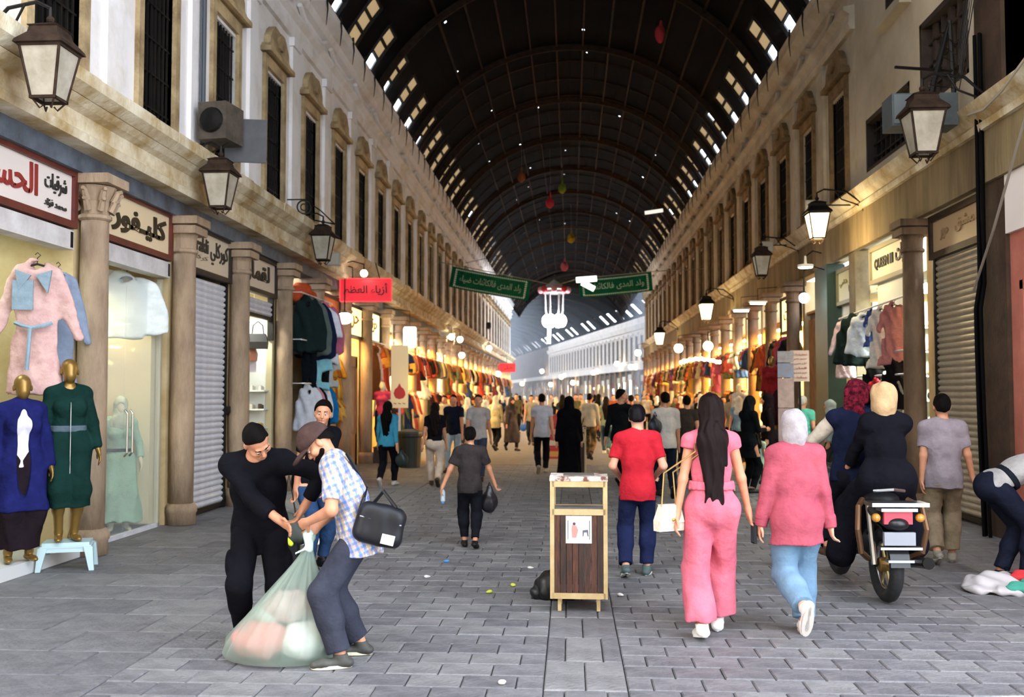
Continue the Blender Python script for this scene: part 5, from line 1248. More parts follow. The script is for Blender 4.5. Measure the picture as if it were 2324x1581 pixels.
# ================================================================== people
NV = lambda *a: np.array(a, float)
def unit(v): return v / max(1e-9, np.linalg.norm(v))
def ik(a, t, l1, l2, pole):
    d = t - a; L_ = np.linalg.norm(d); L2 = min(L_, (l1 + l2) * .999); u = unit(d); t = a + u * L2
    x = (l1 * l1 - l2 * l2 + L2 * L2) / (2 * L2); h = math.sqrt(max(0, l1 * l1 - x * x))
    p = pole - u * (pole @ u); return a + u * x + unit(p) * h, t
def rotx(v, a, ax=NV(1, 0, 0)):                       # turn v about ax by a degrees (positive leans forward)
    a = -R(a); k = unit(ax); return v * math.cos(a) + np.cross(k, v) * math.sin(a) + k * (k @ v) * (1 - math.cos(a))
class Pose: pass
def skeleton(h=1.7, fem=False, lean=0, slean=0, pel=(0, 0, None), lf=(-.09, 0, 0), rf=(.09, 0, 0), lh=None, rh=None, fp=(0, 0), head=(0, 0), twist=0, lpole=None, rpole=None, build=1.0, kneepole=(0, 1, 0), fyaw=(8, -8)):
    """local frame: x right, y forward, z up, metres of the real figure. lf/rf: ankle-ground points, lh/rh: wrists"""
    s = h / 1.72; J = Pose(); J.s = s; J.fem = fem; J.b = build
    pz = pel[2] if pel[2] is not None else .925 * s
    J.pel = NV(pel[0], pel[1], pz)
    u1, u2 = rotx(NV(0, 0, 1), lean * .7), rotx(NV(0, 0, 1), lean)
    if slean: u1 = rotx(u1, slean * .7, NV(0, 1, 0)); u2 = rotx(u2, slean, NV(0, 1, 0))
    rt = NV(math.cos(R(twist)), math.sin(R(twist)), 0); rt = unit(rt - u2 * (rt @ u2))
    J.u1, J.u2, J.rt = u1, u2, rt; J.f1 = unit(np.cross(u1, NV(1, 0, 0))); J.f2 = unit(np.cross(u2, rt))
    J.waist = J.pel + u1 * .14 * s; J.chest = J.pel + u1 * .27 * s; J.neck = J.chest + u2 * .255 * s
    sw = (.15 if fem else .168) * s * (.6 + .4 * build)
    sh = J.neck - u2 * .055 * s
    J.shl, J.shr = sh - rt * sw, sh + rt * sw
    uh = rotx(rotx(u2, -lean * .55), head[0], J.rt); J.uh = uh
    fh = J.f2; c, si = math.cos(R(head[1])), math.sin(R(head[1])); fh = unit(np.cross(uh, J.rt)); r0 = unit(np.cross(fh, uh))
    J.fh = fh * c + np.cross(uh, fh) * si; J.rh_ = unit(np.cross(J.fh, uh))
    J.head = J.neck + rotx(u2, -lean * .3) * .085 * s + uh * .075 * s + J.fh * .02 * s
    hw = (.095 if fem else .085) * s
    J.hips = [J.pel - NV(hw, 0, .03 * s), J.pel + NV(hw, 0, -.03 * s)]
    J.knee, J.ank, J.toe = [], [], []
    for k, (f, p, sg) in enumerate(((lf, fp[0], -1), (rf, fp[1], 1))):
        a = NV(f[0], f[1], f[2] + .085 * s)
        kn, an = ik(J.hips[k], a, .43 * s, .42 * s, NV(kneepole[0] + .12 * sg, kneepole[1], kneepole[2]))
        J.knee.append(kn); J.ank.append(an)
        yw = R(fyaw[k]); d = NV(-math.sin(yw), math.cos(yw), 0); d = d * math.cos(R(p)) + NV(0, 0, -math.sin(R(p))); J.toe.append(d)
    J.elb, J.wr = [], []
    for k, (hd, pole, sg) in enumerate(((lh, lpole, -1), (rh, rpole, 1))):
        S = (J.shl, J.shr)[k]
        if hd is None: hd = S + NV(sg * .07, .03, -.52) * s
        hd = np.array(hd, float)
        e, w_ = ik(S, hd, .285 * s, .255 * s, NV(sg * .35, -1, -.1) if pole is None else np.array(pole, float))
        J.elb.append(e); J.wr.append(w_)
    J.sh = [J.shl, J.shr]
    return J
def torso(S, J, g=0.0, hip=True, k=.04):
    s, b = J.s, J.b; f1, f2 = J.f1, J.f2; fem = J.fem
    M = np.stack([NV(1, 0, 0), f1, J.u1]) .T
    if hip: S.ell(J.pel - J.u1 * .03 * s - f1 * .012 * s, ((.168 if fem else .155) * s * b + g, .115 * s * b + g, .13 * s + g), M, k)
    S.cone(J.pel + J.u1 * .02 * s, J.chest, (.132 if fem else .138) * s * b + g, (.128 if fem else .14) * s * b + g, k, .68, f1)
    S.cone(J.chest, J.neck - J.u2 * .1 * s, (.13 if fem else .144) * s * b + g, (.118 if fem else .13) * s * b + g, k, .70, f2)
    S.cone(J.shl + J.rt * .03 * s, J.shr - J.rt * .03 * s, .056 * s * b + g, None, k)
    for q in J.sh: S.cone(J.neck, q, .045 * s + g * .6, .05 * s + g, k)
    if fem:
        for sg in (-1, 1): S.ell(J.chest + J.u2 * .07 * s + f2 * .075 * s + J.rt * sg * .07 * s, (.06 * s + g,) * 3, None, .04)
def arm(S, J, i, g=0.0, t=2.0, k=.02, g2=None):
    s, b = J.s, math.sqrt(J.b) * (.88 if J.fem else 1); a, e, w_ = J.sh[i], J.elb[i], J.wr[i]; g2 = g if g2 is None else g2
    te = min(1, t); S.cone(a, a + (e - a) * te, .053 * s * b + g, (.053 - .014 * te) * s * b + g + (g2 - g) * te, k)
    if t > 1: q = t - 1; S.cone(e, e + (w_ - e) * q, .040 * s * b + g2, (.040 - .013 * q) * s * b + g2, k)
def leg(S, J, i, g=0.0, t=2.0, k=.03, g2=None, gk=None):
    s, b = J.s, math.sqrt(J.b); a, e, w_ = J.hips[i], J.knee[i], J.ank[i]; g2 = g if g2 is None else g2; gk = g if gk is None else gk
    te = min(1, t); S.cone(a, a + (e - a) * te, (.09 if J.fem else .086) * s * b + g, (.09 - .035 * te) * s * b + gk, k)
    if t > 1: q = t - 1; S.cone(e, e + (w_ - e) * q, .056 * s * b + gk, (.056 - .018 * q) * s * b + g2, k); S.cone(e - J.toe[i] * .0 , e + (w_ - e) * .45 * q - unit(J.toe[i]) * .012 * s, .05 * s + gk, .056 * s * b + (gk + g2) / 2, k)
def hand(S, J, i, curl=.5, fine=True, dirn=None, grip=None):
    s = J.s * .96; w_ = J.wr[i]; d = unit(w_ - J.elb[i]) if dirn is None else unit(np.array(dirn, float)); sg = (-1, 1)[i]
    side = unit(np.cross(d, NV(-sg, 0, 0)) + 1e-6) if grip is None else unit(np.array(grip, float))     # thumb side
    side = unit(side - d * (side @ d)); pn = unit(np.cross(d, side)) * sg                       # palm normal
    if not fine:
        S.ell(w_ + d * .075 * s, (.042 * s, .024 * s, .085 * s), np.stack([side, pn, d]).T, .015); S.cone(w_ + d * .03 * s + side * .02 * s, w_ + d * .08 * s + side * .045 * s, .014 * s, .011 * s, .01); return
    S.ell(w_ + d * .05 * s, (.042 * s, .018 * s, .058 * s), np.stack([side, pn, d]).T, .012)
    S.cone(w_ - d * .02 * s, w_ + d * .03 * s, .026 * s, .026 * s, .012)
    for k, (o, l_) in enumerate(((.029, .072), (.010, .08), (-.009, .075), (-.027, .06))):
        b0 = w_ + d * .092 * s + side * o * s; spread = side * (o * .35)
        d1 = unit(d * math.cos(curl * .7) + pn * math.sin(curl * .7) + spread); d2 = unit(d * math.cos(curl * 1.7) + pn * math.sin(curl * 1.7) + spread)
        m = b0 + d1 * l_ * .5 * s; S.cone(b0, m, .0098 * s, .009 * s, .004); S.cone(m, m + d2 * l_ * .5 * s, .009 * s, .0075 * s, .003)
    b0 = w_ + d * .03 * s + side * .03 * s; m = b0 + unit(d * .75 + side * .75 + pn * .25) * .045 * s
    S.cone(b0, m, .0125 * s, .011 * s, .006); S.cone(m, m + unit(d * .9 + side * .15 + pn * .35 * curl) * .036 * s, .0105 * s, .0085 * s, .003)
def skull(S, J, g=0.0, face=True, k=.02, ears=True):
    s = J.s; M = np.stack([J.rh_, J.fh, J.uh]).T; P = lambda x, y, z: J.head + (J.rh_ * x + J.fh * y + J.uh * z) * s
    S.ell(P(0, -.012, .035), (.075 * s + g, .095 * s + g, .088 * s + g), M, k); S.ell(P(0, .022, -.03), (.06 * s + g, .072 * s + g, .082 * s + g), M, k)
    if face:
        S.cone(P(0, .088, .015), P(0, .108, -.022), .009 * s, .015 * s, .012); S.ell(P(0, .075, -.082), (.03 * s, .024 * s, .022 * s), M, .02)
        S.ell(P(0, .089, -.052), (.026 * s, .013 * s, .010 * s), M, .006); S.cone(P(-.035, .083, .03), P(.035, .083, .03), .012 * s, .012 * s, .012)
        for x in (-1, 1): S.carve(P(x * .031, .103, .008), (.014 * s, .014 * s, .009 * s), M); S.ell(P(x * .045, .06, -.02), (.024 * s, .028 * s, .024 * s), M, .02)
    if ears:
        for x in (-1, 1): S.ell(P(x * .076, -.005, -.005), (.012 * s, .02 * s, .032 * s), M, .006)
def mk_body(J, res, hands=(.4, .4), fine=True, feet=True, dirs=(None, None), grips=(None, None), hm=(1, 1), face=True):
    S = SDF(res); s = J.s; torso(S, J)
    for i in (0, 1):
        arm(S, J, i); leg(S, J, i)
        if hm[i]: hand(S, J, i, hands[i], fine, dirs[i], grips[i])
        if feet: foot(S, J, i, 0.0)
    S.cone(J.neck - J.u2 * .05 * s, J.head - J.uh * .04 * s - J.fh * .012 * s, .06 * s * (.85 if J.fem else 1), .053 * s * (.85 if J.fem else 1), .02); skull(S, J, 0, face)
    return S
def foot(S, J, i, g=0.0, k=.015):
    s = J.s; a, d = J.ank[i], J.toe[i]; up = unit(NV(0, 0, 1) - d * d[2]) if abs(d[2]) < .99 else NV(0, -1, 0)
    b = a - up * .052 * s
    S.cone(a, a - up * .03 * s - d * .015 * s, .038 * s + g, .036 * s + g, k); S.cone(b - d * .05 * s, b + d * .12 * s, .034 * s + g, .032 * s + g, k, .8, up); S.cone(b + d * .10 * s, b + d * .165 * s - up * .006 * s, .034 * s + g, .026 * s + g, k, .75, up)
def shoe(J, i, res, m, par, sole=None, low=True):
    S = SDF(res); s = J.s; d = J.toe[i]; up = unit(NV(0, 0, 1) - d * d[2]); foot(S, J, i, .009 * s)
    S.cut(J.ank[i] + up * (.01 if low else .05) * s, up); S.cut(J.ank[i] - up * .083 * s, -up)
    o = obj('shoe', S.mesh('shoe'), m, par)
    if sole:
        a = J.ank[i] - up * .083 * s; r = unit(np.cross(d, up)); pts = []
        for t in range(16):
            q = 2 * math.pi * t / 16; pts.append((math.cos(q), math.sin(q)))
        rs = []
        for z in (0, .022 * s):
            rs.append([tuple(a + d * (.055 + .135 * c) * s + r * (.044 + .006 * c) * s * n_ + up * z) for c, n_ in pts])
        MB().rings(rs).build('sole', sole, o)
    return o
def shirt(J, res, t=.55, hem=-.02, g=.016, hemg=None, fold=.006, neck=True, coat=None, garm='shirt', open_front=False, fr=30):
    """t: sleeve length (1 elbow, 2 wrist); hem: height of the hem relative to the pelvis"""
    S = SDF(res); s = J.s; torso(S, J, g)
    hg = g + .012 if hemg is None else hemg
    if hem < 0: S.cone(J.pel + J.u1 * .02 * s, J.pel - NV(0, 0, 1) * (-hem), .142 * s * J.b + g, .15 * s * J.b + hg, .04, .74, J.f1)
    nz = J.pel - NV(0, 0, -hem) if hem < 0 else J.pel + J.u1 * hem
    S.cut(nz, (0, 0, -1) if hem <= 0 and abs(J.u1[2]) > .5 else -J.u1)
    if t > 0:
        for i in (0, 1):
            A = SDF(res); arm(A, J, i, g * .7 + .003, t, .015)
            a, e, w_ = J.sh[i], J.elb[i], J.wr[i]; p, n_ = (a + (e - a) * t, unit(e - a)) if t <= 1 else (e + (w_ - e) * (t - 1), unit(w_ - e))
            A.cut(p, n_, (p + n_ * .06, .085)); S.sub(A, .025)
    if neck: S.carve(J.neck + J.uh * .045 * s + J.fh * .012 * s, (.064 * s, .064 * s, .05 * s))
    if fold: S.folds(fold, fr, (0, 0, .5), J.pel[0])
    return S
def trousers(J, res, t=1.93, g=.014, g2=None, gk=None, fold=.006, fr=26, top=None):
    S = SDF(res); s = J.s; M = np.stack([NV(1, 0, 0), J.f1, J.u1]).T
    S.ell(J.pel - J.u1 * .03 * s - J.f1 * .012 * s, ((.168 if J.fem else .155) * s * J.b + g, .118 * s * J.b + g, .13 * s + g), M, .04)
    for i in (0, 1):
        leg(S, J, i, g, t, .03, g2, gk); p = J.knee[i] + (J.ank[i] - J.knee[i]) * (t - 1); n_ = unit(J.ank[i] - J.knee[i]); S.cut(p, n_, (p + n_ * .07, .1 + (g2 or g)))
    if top is None: S.cut(J.pel + J.u1 * .09 * s, J.u1)
    else: S.cut(J.pel + NV(0, 0, top), (0, 0, 1))
    if fold: S.folds(fold, fr, (0, 0, .3), 1.3)
    return S
def skirt(J, res, z0, r0, r1, fold=.012, fl=.85, k=.05, c=None):
    S = SDF(res); s = J.s; b = NV(*((J.ank[0] + J.ank[1]) / 2)); b[2] = z0
    S.ell(J.pel - J.u1 * .03 * s, (.175 * s, .14 * s, .15 * s), None, .05); S.cone(J.pel, b, r0 * s, r1 * s, k, fl, NV(0, 1, 0)); [leg(S, J, i, .03 * s, 1.9, .06) for i in (0, 1)]; S.cut(b, (0, 0, -1)); S.folds(fold, 40, (0, 0, .2)); return S
def hair_short(J, res, g=.008, low=-.02):
    S = SDF(res); s = J.s; M = np.stack([J.rh_, J.fh, J.uh]).T; P = lambda x, y, z: J.head + (J.rh_ * x + J.fh * y + J.uh * z) * s
    S.ell(P(0, -.012, .042), (.073 * s + g, .094 * s + g, .09 * s + g), M, .02); S.ell(P(0, -.05, -.01), (.064 * s + g, .055 * s + g, .06 * s + g), M, .02)
    S.cut(P(0, .058, .088), J.fh * .75 - J.uh * .8); S.cut(P(0, -.002, low + .005), J.fh * 1.3 - J.uh); S.folds(.004, 90); return S
def hair_long(J, res, length=.5, w_=.1, wave=.008, fwd=0.0):
    S = SDF(res); s = J.s; M = np.stack([J.rh_, J.fh, J.uh]).T; P = lambda x, y, z: J.head + (J.rh_ * x + J.fh * y + J.uh * z) * s
    S.ell(P(0, -.014, .035), (.087 * s, .106 * s, .1 * s), M, .03); a = P(0, -.06, -.02); e = J.neck - J.f2 * .125 * s - NV(0, 0, 1) * (length - .12) * s
    m = J.neck - J.f2 * .11 * s - NV(0, 0, .06 * s)
    S.cone(a, m, .085 * s, (w_ + .01) * s, .04, .62, J.fh); S.cone(m, e, (w_ + .012) * s, w_ * .72 * s, .03, .36, J.f2)
    S.carve(P(0, .12, -.045), (.07 * s, .1 * s, .095 * s), M); S.folds(wave, 110, (0, 0, .12)); return S
def hijab(J, res, drape=.12, g=.016, back=.1, tuck=False):
    S = SDF(res); s = J.s; M = np.stack([J.rh_, J.fh, J.uh]).T; P = lambda x, y, z: J.head + (J.rh_ * x + J.fh * y + J.uh * z) * s
    S.ell(P(0, -.012, .034), (.08 * s + g, .1 * s + g, .092 * s + g), M, .03); S.ell(P(0, -.02, -.06), (.078 * s + g, .09 * s + g, .09 * s + g), M, .03)
    if tuck: S.cone(P(0, -.01, -.08), J.neck - J.u2 * .02 * s, .07 * s + g, .058 * s + g, .03)
    else: S.cone(P(0, 0, -.1), J.neck, .075 * s + g, .085 * s + g, .03); S.cone(J.neck, J.neck - J.u2 * drape * s + J.f2 * .04 * s, .085 * s + g, .14 * s + g, .04, .75, J.f2); S.cone(J.neck, J.neck - J.u2 * back * s - J.f2 * .05 * s, .085 * s + g, .11 * s + g, .04, .75, J.f2)
    S.carve(P(0, .115, -.02), (.05 * s, .07 * s, .075 * s), M); S.folds(.006, 60, (0, 0, 1)); return S
SKIN = mat('#c98f6e', .55, '#b97c5d', 12, (.35, .7), name='skin_a'); SKIN2 = mat('#d9a385', .55, '#c98e72', 12, (.35, .7), name='skin_b')
HAIR = mat('#0e0a09', .6, '#060404', 60, (.4, .6), .3, 200, stretch=(6, 6, .4), spec=.06, name='black_hair'); HAIRB = mat('#1c0d0c', .5, '#0c0505', 60, (.4, .6), .3, 200, stretch=(6, 6, .4), spec=.1, name='brown_hair')
LEATHER = mat('#131316', .5, spec=.25, name='black_leather')
def person(label, pos, heading, J, group=None):
    """heading 0: walking away from the camera (+Y); positive turns towards -X"""
    return thing('person', label, 'person', (pos[0], pos[1], pos[2] if len(pos) > 2 else 0), heading, group)
def put(S, name, m, par, **k): return obj(name, S.mesh(name), m, par, **k)
def walk(h, ph=1, fem=False, step=.26, arms=True, **k):
    s = h / 1.72; a = step * s
    d = dict(h=h, fem=fem, lf=(-.075 * s, a * ph * .9, .0 if ph > 0 else .075 * s), rf=(.075 * s, -a * ph * .9, .075 * s if ph > 0 else .0), fp=((0, 42) if ph > 0 else (42, 0)), pel=(0, 0, .905 * s), lean=3)
    if arms: d.update(lh=(-.235 * s, -.12 * s * ph + .02, .84 * s), rh=(.235 * s, .12 * s * ph + .02, .84 * s))
    d.update(k); return skeleton(**d)
def simple_person(label, px, py, h, heading, top, bottom, kind='man', hair=HAIR, ph=1, res=.017, group=None, stand=False, sleeve=.55, shoes=None, Y=None, skin=SKIN, hem=-.08, pose=None, off=0, hemt=None):
    """one passer-by: continuous body, hair or scarf, top, trousers or robe, two shoes"""
    g = ground(px, py) if Y is None else Vector((at(px, 897, Y).x, Y, 0)); fem = kind in ('woman', 'veiled', 'robe', 'chador')
    kw = dict(pose or {})
    J = skeleton(h=h, fem=fem, **kw) if stand else walk(h, ph, fem, **kw)
    o = person(label, (g.x, g.y), heading, J, group)
    put(mk_body(J, res, fine=res < .009, feet=False), 'body', skin, o)
    if kind == 'chador':
        S = skirt(J, res * 1.1, .1, .2, .24, .01); torso(S, J, .045)
        for i in (0, 1): arm(S, J, i, .03, 1.9)
        put(S, 'chador', cloth(top), o); put(hijab(J, res, .3, .02, .4), 'head_veil', cloth(top), o)
    elif kind == 'robe':
        S = skirt(J, res * 1.1, .25, .18, .24, .012); torso(S, J, .02)
        for i in (0, 1): arm(S, J, i, .018, 1.9)
        put(S, 'robe', cloth(top), o); put(hijab(J, res, .14), 'headscarf', cloth(bottom), o)
        put(trousers(J, res, 1.95, .01), 'trousers', cloth('#1c1c1e'), o)
    else:
        put(shirt(J, res, sleeve, hem * J.s, .016), 'shirt', top if not isinstance(top, str) else cloth(top), o)
        put(trousers(J, res, 1.95, .014, .02, top=min(.06, hem * J.s + .03)), 'trousers', bottom if not isinstance(bottom, str) else cloth(bottom), o)
        if kind == 'veiled': put(hijab(J, res, .16), 'headscarf', cloth(hemt or '#d8d2c8'), o)
        elif kind == 'woman': put(hair_long(J, res * .8, .48, .1), 'hair', hair, o)
        else: put(hair_short(J, res * .8), 'hair', hair, o)
    for i in (0, 1): shoe(J, i, res * .8, shoes or LEATHER, o)
    return o, J
# ------------------------------------------------------------------ woman in the pink jumpsuit
PINK = cloth('#d06e7e', '#bd5a6c', scale=5)
g0 = ground(1618, 1440); YW = g0.y
J = skeleton(h=1.66, fem=True, pel=(0, 0, .89), lf=(-.09, -.16, .02), rf=(.05, .17, 0), fp=(12, 0), lh=(-.245, -.03, .81), rh=(.28, .1, .78), lean=2, head=(0, 0), lpole=(-.5, -.8, 0), rpole=(.5, -.8, 0), build=.9)
o = person('woman in a pink sleeveless jumpsuit with long dark hair walking away', (g0.x, g0.y), R(-2), J)
put(mk_body(J, .0062, (.5, 1.1), True, False), 'body', SKIN, o)
S = SDF(.007); torso(S, J, .012)
for i in (0, 1):
    A = SDF(.007); p = J.sh[i] + (J.elb[i] - J.sh[i]) * .2; A.cone(J.sh[i], p, .062, .062, .03); A.cut(p, unit(J.elb[i] - J.sh[i]), (p, .1)); S.sub(A, .02)
S.carve(J.neck + NV(0, -.04, .06), (.085, .1, .1)); S.cut(J.pel + NV(0, 0, .12), (0, 0, -1)); S.folds(.006, 46, (0, 0, .4)); put(S, 'bodice', PINK, o)
S = SDF(.007); S.ell(J.pel + NV(0, -.008, .0), (.175, .122, .15), None, .05); S.cone(J.pel + NV(0, 0, .14), J.pel + NV(0, 0, .0), .138, .162, .03, .75, NV(0, 1, 0))
for i in (0, 1):
    hem_ = J.ank[i] + NV(-.01 if i == 0 else .02, 0, .03)
    S.cone(J.hips[i], J.knee[i], .1, .098, .035); S.cone(J.knee[i], hem_, .098, .11, .025, .85, NV(0, 1, 0)); S.cut(hem_, (0, 0, -1), (hem_ - NV(0, 0, .1), .2))
S.cut(J.pel + NV(0, 0, .15), (0, 0, 1)); S.folds(.009, 42, (0, 0, .16)); put(S, 'wide_trousers', PINK, o)
S = SDF(.007); S.cone(J.pel + NV(0, 0, .165), J.pel + NV(0, 0, .13), .158, .162, .01, .72, NV(0, 1, 0)); S.cut(J.pel + NV(0, 0, .175), (0, 0, 1)); S.cut(J.pel + NV(0, 0, .115), (0, 0, -1)); S.folds(.003, 160, (0, 0, .0)); put(S, 'waistband', PINK, o)
put(hair_long(J, .0065, .6, .092, .006), 'hair', HAIRB, o)
for i in (0, 1): shoe(J, i, .006, mat('#efece4', .6), o, mat('#f4f2ea', .6))
wp = J.wr[0]
bg = thing('shoulder_bag', 'cream quilted shoulder bag with a gold chain at the pink woman\'s hip', 'handbag', (g0.x - .30, g0.y - .02, .72), R(30))
CREAM = mat('#ecdccb', .4, '#dcc8b4', 30, (.4, .6), .3, 60)
MB().rings([[(-.105, -.035, 0), (.105, -.035, 0), (.105, .035, 0), (-.105, .035, 0)], [(-.1, -.045, .07), (.1, -.045, .07), (.1, .045, .07), (-.1, .045, .07)], [(-.07, -.028, .175), (.07, -.028, .175), (.07, .028, .175), (-.07, .028, .175)]]).build('bag_body', CREAM, bg)
MB().rings([[(-.098, -.05, .06), (.098, -.05, .06), (.098, -.044, .06), (-.098, -.044, .06)], [(-.074, -.036, .178), (.074, -.036, .178), (.074, -.026, .18), (-.074, -.026, .18)], [(-.074, .03, .182), (.074, .03, .182), (.074, .03, .175), (-.074, .03, .175)]]).build('flap', CREAM, bg)
MB().ball((0, -.055, .08), .012, 8, 6).build('clasp', mat('#c9a24a', .3, metal=1), bg)
S_ = Vector(tuple(J.shl)) + Vector((.03, 0, .05)); sl = Matrix.Rotation(-R(30), 3, 'Z') @ (Vector((.30 - 0, .02, 0)) + Vector((S_.x, S_.y, S_.z - .72)))
MB().tube([(-.06, 0, .175), (-.04, .0, .4), tuple(sl + Vector((-.06, -.08, -.12))), tuple(sl + Vector((0, 0, .02)))], .006, 6).tube([(.06, 0, .175), (.06, .03, .4), tuple(sl + Vector((.02, -.1, -.1))), tuple(sl + Vector((.02, 0, .02)))], .006, 6).build('chain_strap', mat('#c9a86a', .35, metal=.9), bg)
ph_ = thing('mobile_phone', 'dark mobile phone in the pink woman\'s lowered hand', 'phone', (g0.x + .345, g0.y + .13, .665), R(10)); MB().box(-.01, .01, -.035, .035, 0, .14).build('casing', LEATHER, ph_); MB().box(.01, .012, -.03, .03, .01, .13).build('screen', mat('#c8d0d8', .2), ph_)
# ------------------------------------------------------------------ woman in the rose shirt, grey headscarf and jeans
ROSE = cloth('#aa525f', '#924352', scale=6)
g1 = ground(1808, 1440)
J = skeleton(h=1.56, fem=True, build=1.02, pel=(.01, 0, .82), lf=(-.02, -.3, .17), rf=(.07, .06, 0), fp=(68, 0), lh=(-.235, .05, .72), rh=(.245, -.02, .72), lean=3, head=(4, 12))
o = person('woman in a loose rose shirt, light grey headscarf and pale jeans', (g1.x, g1.y), R(2), J)
put(mk_body(J, .0065, (.5, .6), True, False), 'body', SKIN2, o)
S = shirt(J, .007, 1.86, -.19, .026, .05, .010, True, fr=24); put(S, 'shirt', ROSE, o)
for i in (0, 1):
    c_ = J.elb[i] + (J.wr[i] - J.elb[i]) * .8; S = SDF(.007); S.cone(c_, c_ + unit(J.wr[i] - J.elb[i]) * .06, .05, .044, .01); S.cut(c_ + unit(J.wr[i] - J.elb[i]) * .07, unit(J.wr[i] - J.elb[i])); put(S, 'cuff', ROSE, o)
put(trousers(J, .0075, 1.92, .026, .04, .034, .008, top=-.14), 'jeans', cloth('#6f8ba2', '#5a768e', scale=3), o)
put(hijab(J, .0065, .04, .014, .015, True), 'headscarf', cloth('#a39c9e', '#8f878c', scale=20), o)
S = SDF(.006); S.cone(J.neck - J.u2 * .03, J.neck + J.u2 * .02, .082, .08, .01, .9, J.f2); S.cut(J.neck + J.u2 * .035, J.u2); put(S, 'collar', ROSE, o)
for i in (0, 1): shoe(J, i, .006, mat('#e6e2da', .6), o, mat('#c4bdb4', .7))
ph_ = thing('mobile_phone', 'dark phone in the hand of the woman in the rose shirt', 'phone', (g1.x - .275, g1.y + .06, .62), R(10)); MB().box(-.01, .01, -.035, .035, 0, .14).build('casing', LEATHER, ph_); MB().box(-.012, -.01, -.03, .03, .01, .13).build('screen', mat('#303640', .2), ph_)
# ------------------------------------------------------------------ boy in the red t-shirt
g2 = ground(1448, 1308)
J = skeleton(h=1.57, pel=(0, 0, .83), lf=(-.11, -.1, .03), rf=(.08, .12, 0), fp=(20, 0), lh=(-.17, .2, .90), rh=(.18, .2, .92), lean=3, head=(10, 0), lpole=(-.5, -.8, -.5), rpole=(.5, -.8, -.5), build=.95)
o = person('boy in a red t-shirt and dark blue jeans walking away', (g2.x, g2.y), R(-4), J)
put(mk_body(J, .0075, (.8, .8), True, False), 'body', SKIN2, o); put(shirt(J, .0075, .72, -.13, .02, .034, .008), 'shirt', cloth('#bf2a36', '#a81f2c', scale=5), o); put(trousers(J, .0075, 1.93, .018, .026, .022, .007, top=-.1), 'jeans', cloth('#22294a', '#181e38', scale=4), o); put(hair_short(J, .007, .014, -.03), 'hair', mat('#120d12', .5, '#0a070a', 50, (.4, .6), spec=.1), o)
for i in (0, 1): shoe(J, i, .0065, mat('#4a5a58', .7), o, mat('#e4e2d8', .7))
# ------------------------------------------------------------------ the three men around the sack
YB = 6.45
def loc_pts(o, pts):
    M = Matrix.Rotation(-o[1], 3, 'Z'); return [M @ (Vector(p) - Vector(o[0])) for p in pts]
# man in black
hp, hr = ground(585, 1462), R(-162)
hp = Vector((at(585, 900, 6.62).x, 6.62, 0))
q = loc_pts((hp, hr), [at(690, 1150, 6.55), at(632, 1178, 6.25), at(548, 1466, 6.55), at(625, 1440, 6.75), at(588, 1232, 6.65)])
J = skeleton(h=1.68, pel=(q[4].x, q[4].y, .80), lf=(q[3].x, q[3].y, 0), rf=(q[2].x, q[2].y, 0), lean=30, slean=-4, lh=tuple(q[0]), rh=tuple(q[1]), head=(44, 26), lpole=(-1, .1, -.3), rpole=(1, -.6, -.5), build=1.0)
o = person('young man in a black hoodie and cargo trousers bending to the sack', hp, hr, J)
put(mk_body(J, .0062, (.55, .45), True, True), 'body', SKIN, o)
BLK = cloth('#121218', '#0c0c10', scale=5)
put(shirt(J, .0075, 1.75, -.2, .026, .04, .008), 'hoodie', BLK, o)
S = trousers(J, .0075, 1.82, .014, .012, .026, .006, top=.02)
for i in (0, 1):
    m_ = J.hips[i] + (J.knee[i] - J.hips[i]) * .62 + NV((-1, 1)[i] * .085, 0, 0); S.ops.insert(1, ('e', m_, NV(.03, .07, .09), None, .02))
put(S, 'cargo_trousers', BLK, o); put(hair_short(J, .005, .007, .0), 'hair', HAIR, o)
def face_bits(J, par):
    s = J.s; P = lambda x, y, z: J.head + (J.rh_ * x + J.fh * y + J.uh * z) * s
    for x in (-1, 1):
        MB().ball(tuple(P(x * .031, .085, .008)), .0095, 10, 8).build('eye', mat('#c9beb4', .4), par, smooth=True); MB().ball(tuple(P(x * .031, .092, .006)), .0062, 8, 6).build('iris', mat('#2a1a12', .3), par, smooth=True)
        S = SDF(.003); S.cone(P(x * .018, .099, .034), P(x * .05, .083, .036), .0045, .003); put(S, 'eyebrow', HAIR, par)
    S = SDF(.003); S.cone(P(-.02, .092, -.052), P(.02, .092, -.052), .0065, .0065); S.cone(P(0, .097, -.05), P(0, .097, -.056), .009, .008, .006); put(S, 'lips', mat('#a86a58', .5), par)
face_bits(J, o)
p_ = J.chest + J.u2 * .06 + J.f2 * .125 + J.rt * .07
S = SDF(.004); S.cone(p_ - J.rt * .03, p_ + J.rt * .03, .006, .006); put(S, 'chest_emblem', mat('#7a7a86'), o)
for i in (0, 1):
    d = J.toe[i]; b = J.ank[i] - NV(0, 0, .085); MB().box(-.048, .048, -.075, .2, .0, .018, Matrix.Translation(tuple(b)) @ Matrix.Rotation(math.atan2(-d[0], d[1]), 4, 'Z')).build('sandal', mat('#2a211c', .7), o)
HOOD = J
